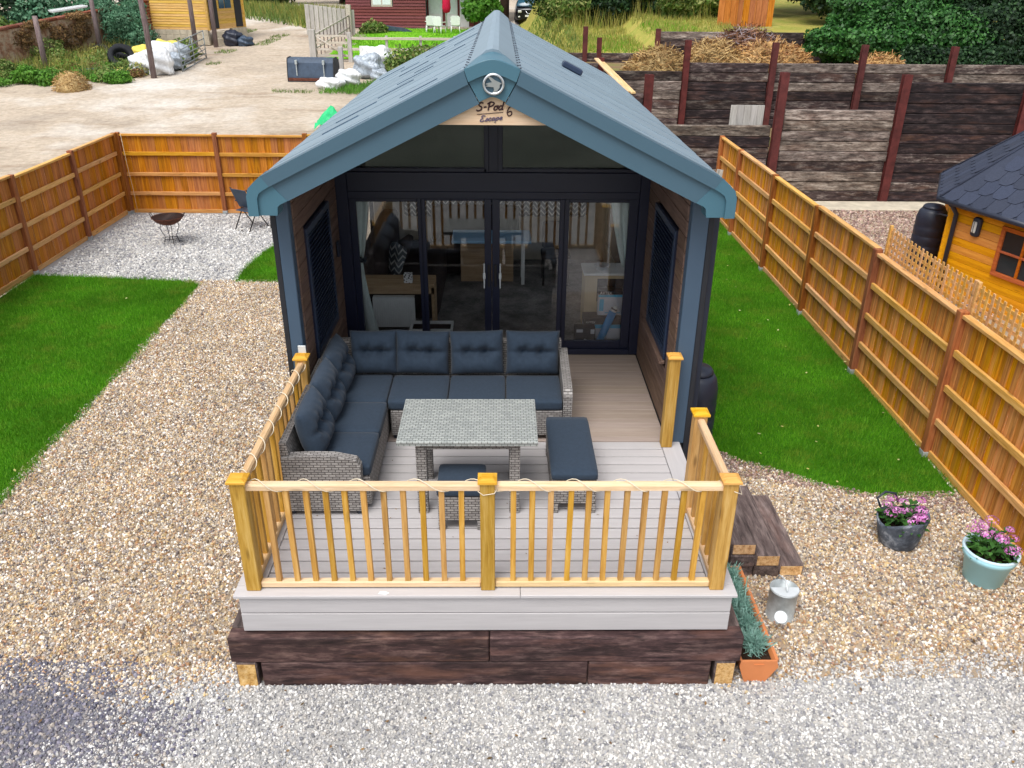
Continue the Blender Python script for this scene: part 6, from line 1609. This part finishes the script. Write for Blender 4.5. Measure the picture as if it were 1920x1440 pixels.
lg = thing('garden_lounger', 'grey folded lounger lying in front of the red cabin', 'lounger', (-6.6, 51.2, 1.9))
mk('frame', MB().prism([(-8.05, 2.0), (-7.3, 2.02), (-6.0, 1.95), (-5.4, 1.82), (-5.35, 1.9), (-6.1, 2.15), (-7.2, 2.28), (-7.9, 2.32), (-8.1, 2.25)], 'y', 51.2, 51.8), 'bucketpaint', lg)
for x in (-7.4, -5.9): bx('leg', 'galv', lg, x-.03, x+.03, 51.3, 51.7, tz(0, 51)-.05, 2.02, .004)
props(mk('white_plank', MB().box(-5.6, -4.85, 48.0, 48.3, tz(0, 48), tz(0, 48)+.12, .01), 'white'), 'white plank lying on the bright cabin lawn', 'plank')
# car under the trees
cr = thing('parked_car', 'dark car parked nose on beneath the trees', 'car', (2.0, 57.5, tz(2, 57)))
cz = tz(2, 57.5)
def loft(secs, mat, nm):
    mb = MB(); n = len(secs[0])
    for s_ in secs: mb.v += s_
    for i in range(len(secs)-1):
        for k in range(n): mb.f.append([i*n+k, i*n+(k+1) % n, (i+1)*n+(k+1) % n, (i+1)*n+k]); mb.sm.append(True)
    mb.f.append(list(range(n))[::-1]); mb.sm.append(False); mb.f.append([(len(secs)-1)*n+k for k in range(n)]); mb.sm.append(False)
    return mk(nm, mb, mat, cr)
def sec(y, w, z0, z1): return [(2-w, y, cz+z0), (2+w, y, cz+z0), (2+w*1.02, y, cz+(z0+z1)/2), (2+w*.92, y, cz+z1), (2-w*.92, y, cz+z1), (2-w*1.02, y, cz+(z0+z1)/2)]
loft([sec(55.6, .78, .3, .85), sec(55.75, .88, .25, .98), sec(57, .9, .25, 1.05), sec(59.6, .9, .25, 1.1), sec(60.0, .84, .35, 1.0)], 'carpaint', 'body')
loft([sec(56.9, .8, 1.04, 1.07), sec(57.7, .72, 1.05, 1.65), sec(59.3, .72, 1.05, 1.68), sec(59.9, .78, 1.05, 1.1)], 'carglass', 'cabin')
for s in (-1, 1):
    mk('headlight', MB().rbox(2+s*.62, 55.6, cz+.74, .26, .12, .16, .05, 4), 'lamp_glass', cr); mk('fog_light', MB().rbox(2+s*.66, 55.57, cz+.42, .14, .06, .1, .025, 3), 'lamp_glass', cr)
    for y in (56.5, 59.2): mk('wheel', MB().tube([(2+s*.72, y, cz+.32), (2+s*.92, y, cz+.32)], .32, 18), 'rubber', cr)
mk('grille_badge', MB().tube([(2-.22, 55.56, cz+.78), (2-.1, 55.55, cz+.62), (2+.1, 55.55, cz+.62), (2+.22, 55.56, cz+.78)], .025, 6), 'chrome', cr)
bx('number_plate', 'white', cr, 1.74, 2.26, 55.52, 55.56, cz+.42, cz+.54, .004)
# orange panels under the trees
op = thing('panel_fence', 'orange wooden fence panel with a notched corner under the trees', 'fence', (9.6, 30.2, 3.4))
for i in range(9):
    x = 8.55+.24*i; top = 5.6 if i < 7 else (5.0 if i == 7 else 4.6); bx('board', 'panelwood', op, x, x+.232, 30.0+.02*(i % 2), 30.03+.02*(i % 2), 3.3, top, .004)
for x in (9.25, 9.95): bx('batten', 'panelwood', op, x, x+.05, 29.96, 29.995, 3.3, 5.5, .004)

# ================================================================== VEGETATION
def bush(name, label, cat, blobs, size, n, mat, group=None, trunk=None, z0=None, aspect=1.5):
    c = np.array([blobs[0][0], blobs[0][1], 0.0]); c[2] = z0 if z0 is not None else tz(c[0], c[1])
    t = thing(name, label, cat, tuple(c), group)
    V = leaves(blobs, size, n, aspect=aspect); fast('crown' if trunk else 'foliage', V-c, 4, mat, t, tuple(c))
    mb = MB()
    if trunk:
        h, r = trunk
        mb.tube([(c[0], c[1], c[2]-.2), (c[0]+.1, c[1], c[2]+h*.5), (c[0]-.05, c[1]+.1, c[2]+h)], [r, r*.8, r*.5], 9)
        for b in blobs[:6]: mb.tube([(c[0], c[1], c[2]+h*.6), tuple((np.array(b[:3])+[c[0], c[1], c[2]+h])/2), tuple(b[:3])], [r*.5, r*.35, r*.12], 6)
        mk('trunk', mb, 'bark', t)
    else:
        for b in blobs: mb.tube([(b[0], b[1], c[2]-.1), (b[0]+.05, b[1], b[2])], [.05, .02], 5)
        mk('stem', mb, 'bark', t)
    return t
# ivy bank above the right walls
iv = 'shrubs on the bank above the retaining walls'
bush('ivy_shrub', 'glossy green ivy mound spilling over the upper wall', 'shrub', [(12.2, 23.3, 3.4, 1.3, 1.0, .8), (13.2, 24.0, 4.0, 1.5, 1.2, 1.0), (11.2, 24.2, 3.3, 1.0, .8, .6), (14.2, 23.2, 3.5, 1.3, 1.0, .9), (12.0, 24.6, 4.3, 1.1, 1.0, .8)], .085, 7500, 'ivy', iv, z0=2.5)
bush('ivy_shrub', 'dark trailing shrub right of the ivy mound', 'shrub', [(15.6, 23.4, 3.6, 1.4, 1.1, 1.1), (16.8, 24.2, 4.2, 1.6, 1.2, 1.3), (15.2, 24.8, 4.8, 1.5, 1.1, 1.0), (17.8, 23.4, 3.4, 1.3, 1.0, .9)], .085, 7000, 'dark_leaf', iv, z0=2.5)
bush('ivy_shrub', 'low dark creeper trailing behind the upper wall top', 'shrub', [(13.0, 21.8, 2.9, .9, .5, .45), (14.0, 21.9, 2.9, 1.0, .5, .4), (15.2, 21.8, 2.9, 1.0, .5, .5)], .08, 2600, 'dark_leaf', iv, z0=2.5)
tg = 'dark trees behind the retaining walls'
for k, (x, y, h, w, l) in enumerate(((10.6, 33.5, 6.5, 2.2, 'dark tree just right of the orange panel'), (13.6, 31.0, 7.0, 2.6, 'dark tree behind the ivy mound'), (17.2, 30.0, 7.5, 2.8, 'broad dark tree towards the right edge'), (20.5, 28.5, 7.0, 2.6, 'dark tree at the far right edge'), (7.2, 36.5, 6.5, 2.3, 'dark tree left of the orange panel'), (4.4, 41.0, 7.0, 2.6, 'dark tree behind the dry grass bank'), (15.2, 36.0, 9.0, 3.4, 'tall dark tree at the back of the bank'))):
    bl = []
    z = float(bankz(np.array([[x, y]]))[0])
    for j in range(9): bl.append((x+random.uniform(-w*.6, w*.6), y+random.uniform(-w*.5, w*.5), z+.7+(h-1.5)*(j/8)+random.uniform(-.2, .3), w*random.uniform(.42, .6), w*random.uniform(.4, .55), w*random.uniform(.34, .5)))
    bush('dark_tree', l, 'tree', [(x, y, z+h*.75, w*.5, w*.5, w*.4)]+bl, .11, 4200, 'dark_leaf', tg, trunk=(h*.7, .18), z0=z)
hg = 'hedge shrubs behind the grass bank'
for k, (x, y, r_, m_, l) in enumerate(((3.2, 39.5, .9, 'weed', 'tangled green shrub beside the parked car'), (3.9, 35.5, 1.0, 'weed', 'pale green shrub in the middle of the bank edge'), (5.3, 35.0, 1.1, 'dark_leaf', 'dark shrub at the top of the grass bank'), (6.8, 34.2, 1.0, 'dark_leaf', 'dark low shrub next to the orange panel'), (8.0, 33.0, .8, 'weed', 'green shrub at the foot of the orange panel'))):
    z = float(bankz(np.array([[x, y]]))[0]); bl = [(x+random.uniform(-.8, .8), y+random.uniform(-.5, .5), z+random.uniform(.3, 1.3), r_*random.uniform(.6, 1), r_*.7, r_*random.uniform(.5, .9)) for _ in range(5)]
    bush('hedge_shrub', l, 'shrub', bl, .09, 2000, m_, hg, z0=z, aspect=2.4)
grassy('tall_dry_grass', [(2.9, 34.5), (8.8, 32), (8.8, 35), (2.9, 37)], 120, .8, .035, 'grass_dry', zf=zb, lean=.3, clump=.9)
# bright cabin lawn
patch('cabin_lawn', [(-9.0, 40.3), (1.5, 40.3), (1.0, 53.2), (-8.9, 53.2)], 'green_ground', .03)
grassy('cabin_lawn_grass', [(-8.8, 40.5), (0.5, 40.5), (0.5, 53), (-8.8, 53)], 90, .12, .035, 'grass_far', zf=lambda Q: terr(Q[:, 0], Q[:, 1])+.03)
# hedge right of the cabin
bush('cabin_shrub', 'leafy climbing shrub beside the cabin doors', 'shrub', [(-1.6, 53.2, 3.2, .8, .6, .7), (-.9, 53.4, 3.9, .9, .7, .8), (-1.3, 53.4, 4.6, 1.0, .6, .6), (-.5, 53.6, 3.0, .7, .6, .8)], .17, 1000, 'bright_leaf')
bush('dark_tree', 'dark tree standing behind the parked car', 'tree', [(2.6, 63, 6.5, 2, 2, 2), (1.2, 63, 5.4, 1.8, 1.5, 1.4), (4.4, 62, 5.2, 2, 1.6, 1.6), (0.4, 62.5, 7, 2, 2, 1.6), (5.4, 61, 3.9, 1.5, 1.5, 1.2), (4.9, 58.6, 3.6, 1.0, 1.5, 1.3), (3.0, 64, 8.3, 2.6, 2, 1.6)], .26, 1500, 'dark_leaf', tg, trunk=(4, .35), z0=2.4)
bush('dark_tree', 'dark tree trunk left of the parked car', 'tree', [(.3, 58.0, 6.8, 1.6, 1.5, 1.2), (-.5, 58.5, 7.4, 1.5, 1.4, 1.2), (1.0, 59, 7.6, 1.6, 1.5, 1.2)], .24, 1300, 'dark_leaf', tg, trunk=(4.4, .38), z0=2.2)
for k, (x, y, r_, l) in enumerate(((-7.9, 50.7, .55, 'small bush at the fence end by the red cabin'), (-4.4, 36.0, .9, 'leafy bush behind the dumped bags'), (-3.6, 38.2, .8, 'bush along the rail fence near the roof'))):
    z = tz(x, y); bush('garden_bush', l, 'shrub', [(x, y, z+r_*.6, r_, r_*.8, r_*.8), (x+.5, y+.2, z+r_*.5, r_*.8, r_*.7, r_*.6), (x-.4, y, z+r_*.3, r_*.6, r_*.5, r_*.5)], .11, 800, 'weed', 'small bushes along the cabin garden')
# weeds along the left wall
patch('weed_bank', [(-30, 33.4), (-20.5, 33.2), (-16.9, 34.2), (-15.8, 35.6), (-14.6, 36.5), (-15.6, 41.5), (-17.2, 45.0), (-20.0, 45.5), (-30, 45)], 'scrub_ground', .03)
wf = lambda Q: terr(Q[:, 0], Q[:, 1])+.03
grassy('tall_weeds', [(-26, 33.2), (-19.5, 32.8), (-17.2, 34.2), (-16.4, 36.5), (-19, 43.6), (-22.4, 43)], 70, .5, .04, 'weed', zf=wf, lean=.6, clump=.8)
grassy('dry_weeds', [(-24, 34), (-18.5, 34), (-18.8, 42.5), (-22, 42)], 55, .75, .035, 'grass_dry', zf=wf, lean=.5, clump=.7)
def weed_mat(name, poly, n, size, mat, hmax=.45):
    P_ = scatter(poly, 4.); P_ = P_[rng.permutation(len(P_))[:n]]; zz = wf(P_)
    bl = [(p_[0], p_[1], z_+.12, rng.uniform(.25, .6), rng.uniform(.25, .55), rng.uniform(.15, hmax)) for p_, z_ in zip(P_, zz)]
    return fast(name, leaves(bl, size, 330, aspect=1.8), 4, mat, kind='stuff')
wp = [(-25.5, 32.6), (-19.5, 32.5), (-16.7, 33.6), (-15.9, 36.2), (-18.4, 43.4), (-22.4, 43), (-24, 36)]
weed_mat('leafy_weeds', wp, 60, .075, 'weed'); weed_mat('fresh_weeds', wp, 34, .07, 'bright_leaf', .35); weed_mat('dry_stalks', wp, 26, .06, 'grass_dry', .55); weed_mat('brown_weeds', wp, 14, .06, 'wallplant', .35)
yb = 'bushes along the old brick wall'
bush('yard_bush', 'tall blue green bush against the brick wall', 'shrub', [(-19.9, 42.3, 2.4, 1.0, .8, .9), (-19.2, 41.8, 2.9, .9, .8, .8), (-20.5, 42.6, 3.2, .7, .7, .7), (-18.6, 41.6, 2.1, .9, .7, .7), (-19.0, 42.4, 3.5, .6, .5, .5)], .07, 3200, 'weed_blue', yb)
bush('yard_bush', 'round dark green bush at the wall foot', 'shrub', [(-21.9, 38.3, 1.7, .8, .7, .7), (-22.4, 37.6, 1.5, .7, .6, .6), (-21.4, 38.0, 1.4, .6, .6, .5)], .075, 1900, 'weed', yb)
bush('yard_bush', 'bright green weeds bush beside the chip heap', 'shrub', [(-16.6, 33.3, 1.0, .55, .45, .35), (-19.4, 33.0, 1.0, .7, .5, .4), (-20.4, 33.2, 1.1, .6, .5, .4)], .075, 1900, 'bright_leaf', yb)
bush('yard_bush', 'leafy weeds at the far left wall foot', 'shrub', [(-22.8, 33.8, 1.3, .7, .6, .6), (-22.0, 34.2, 1.2, .7, .5, .5)], .075, 1900, 'weed', yb)
bush('yard_bush', 'green weeds behind the metal gate', 'shrub', [(-15.6, 39.6, 1.5, .5, .6, .4), (-15.3, 37.0, 1.3, .4, .4, .35), (-16.4, 41.6, 1.7, .6, .6, .4)], .12, 600, 'weed', yb)
cl = bush('wall_climber', 'dry brown climber hanging over the brick wall', 'climber', [(-21.6, 39.4, 2.4, .35, .9, .55), (-21.2, 40.8, 2.5, .35, 1.0, .6), (-22.3, 37.3, 2.3, .3, .8, .5), (-20.6, 43.0, 2.8, .3, .7, .7), (-22.0, 38.2, 2.9, .45, 1.2, .22), (-21.2, 41.0, 3.15, .45, 1.3, .22), (-21.5, 40.2, 1.8, .35, 1.0, .4)], .07, 1700, 'wallplant')
fg = 'overgrowth beyond the brick wall'
for k, (x, y, r_, m_, l) in enumerate(((-29, 47, 2.4, 'dark_leaf', 'dark tree beyond the wall at top left'), (-26, 46.5, 1.5, 'weed_blue', 'feathery bush beyond the wall at left'), (-24.2, 47.5, 1.3, 'weed_blue', 'feathery bush beyond the wall by the slats'), (-23, 52, 2.3, 'dark_leaf', 'dark tree beyond the wall behind the slats'), (-28, 42, 1.8, 'weed', 'green thicket beyond the left end of the wall'))):
    z = tz(x, y); bush('overgrowth', l, 'shrub', [(x, y, z+r_*.7, r_, r_*.8, r_*.8), (x+r_*.6, y+.4, z+r_*.5, r_*.8, r_*.7, r_*.6), (x-r_*.6, y, z+r_*.6, r_*.7, r_*.7, r_*.7), (x+.3, y+.8, z+r_*1.3, r_*.7, r_*.7, r_*.6)], .17, 1200, m_, fg)
# grass along the drive and far verge
patch('verge', [(-15.5, 58.8), (-11.8, 51.5), (-10.9, 52), (-10.6, 64), (-24, 72), (-24, 60.5)], 'dry_ground', .03)
grassy('verge_grass', [(-22, 61), (-15.6, 58.6), (-12.1, 52), (-11, 52), (-10.6, 62), (-22, 70)], 60, .6, .06, 'grass_dry', zf=wf, clump=.6)
grassy('verge_weeds', [(-22, 62), (-12, 52.5), (-11, 52), (-10.6, 62), (-22, 70)], 30, .6, .07, 'weed', zf=wf)
grassy('drive_weeds', [(-7.6, 31.2), (-5.0, 31.0), (-4.0, 36), (-5.3, 34), (-7, 32.2)], 260, .22, .03, 'bright_leaf', zf=wf, lean=.7)
grassy('drive_weeds', [(-9.5, 31.3), (-7.8, 31.2), (-7.7, 31.7), (-9.5, 31.8)], 200, .12, .03, 'weed', zf=wf, lean=.7)
for x, y, a, b in ((-13.3, 46.3, .5, 1.3), (-13.2, 49.0, .5, .7), (-15.9, 51.0, .7, .9), (-14.6, 42.5, .5, .6), (-14.0, 38.5, .4, .4), (-22, 27, .6, 1.5)):
    grassy('drive_weeds', [(x-a, y-b), (x+a*.6, y-b), (x+a, y+b), (x-a*.4, y+b)], 130, .12, .04, 'weed', zf=wf, lean=.8)
# treeline closing the view far behind, and hedges in front mirrored in the glass
tl = 'far tree line behind the yard'
for k, (x, y, r_, l) in enumerate(((-20, 74, 3.2, 'far tree at the end of the drive, left'), (-14, 76, 3.4, 'far tree at the end of the drive, middle'), (-8.5, 72, 3.4, 'far tree rising behind the red cabin'), (-27, 66, 3.4, 'far tree behind the honey shed'))):
    z = tz(x, y); bl = [(x+random.uniform(-r_, r_)*.7, y+random.uniform(-1, 1), z+.8+j*.9, r_*random.uniform(.5, .8), r_*.6, r_*random.uniform(.35, .5)) for j in range(7)]
    bush('far_tree', l, 'tree', [(x, y, z+6, r_*.7, r_*.6, r_*.5)]+bl, .36, 900, 'dark_leaf', tl, trunk=(5, .3), z0=z)
# fallen leaves and bits lying about
P = np.concatenate([scatter(lawn_r, 1.6), scatter(lawn_l, .5)]); n = len(P)
def litter(name, P, size, z, mat):
    n = len(P); a = rng.uniform(0, 2*np.pi, n); d = np.stack([np.cos(a), np.sin(a), rng.uniform(-.3, .3, n)], 1)*size*rng.uniform(.5, 1.2, (n, 1)); e = np.stack([-np.sin(a), np.cos(a), rng.uniform(-.3, .3, n)], 1)*size*.5
    c = np.column_stack([P, np.full(n, z)]); fast(name, np.stack([c-d, c+e, c+d, c-e], 1), 4, mat, kind='stuff')
litter('fallen_leaves', P, .03, .075, 'fallen')
P = np.concatenate([scatter([(-5.4, .3), (-2.1, .3), (-2.1, 9.7), (-5.4, 9.7)], 5), scatter([(2.1, .3), (5.1, .3), (5.1, 2.6), (2.1, 2.6)], 8), scatter([(-5, -1.2), (5, -1.2), (5, -.1), (-5, -.1)], 6)])
litter('leaf_litter', P, .022, .035, 'wallplant')
P = scatter([(-1.6, .3), (1.6, .3), (1.6, 2.2), (-1.6, 2.2)], 6); litter('deck_debris', P, .012, ZD+.004, 'wallplant')
print('objects', len(S.objects), 'tris', sum(len(o.data.loop_triangles) if 0 else sum(p.loop_total-2 for p in o.data.polygons) for o in S.objects if o.type == 'MESH' and len(o.data.polygons) < 5000) + sum(len(o.data.polygons)*2 for o in S.objects if o.type == 'MESH' and len(o.data.polygons) >= 5000))
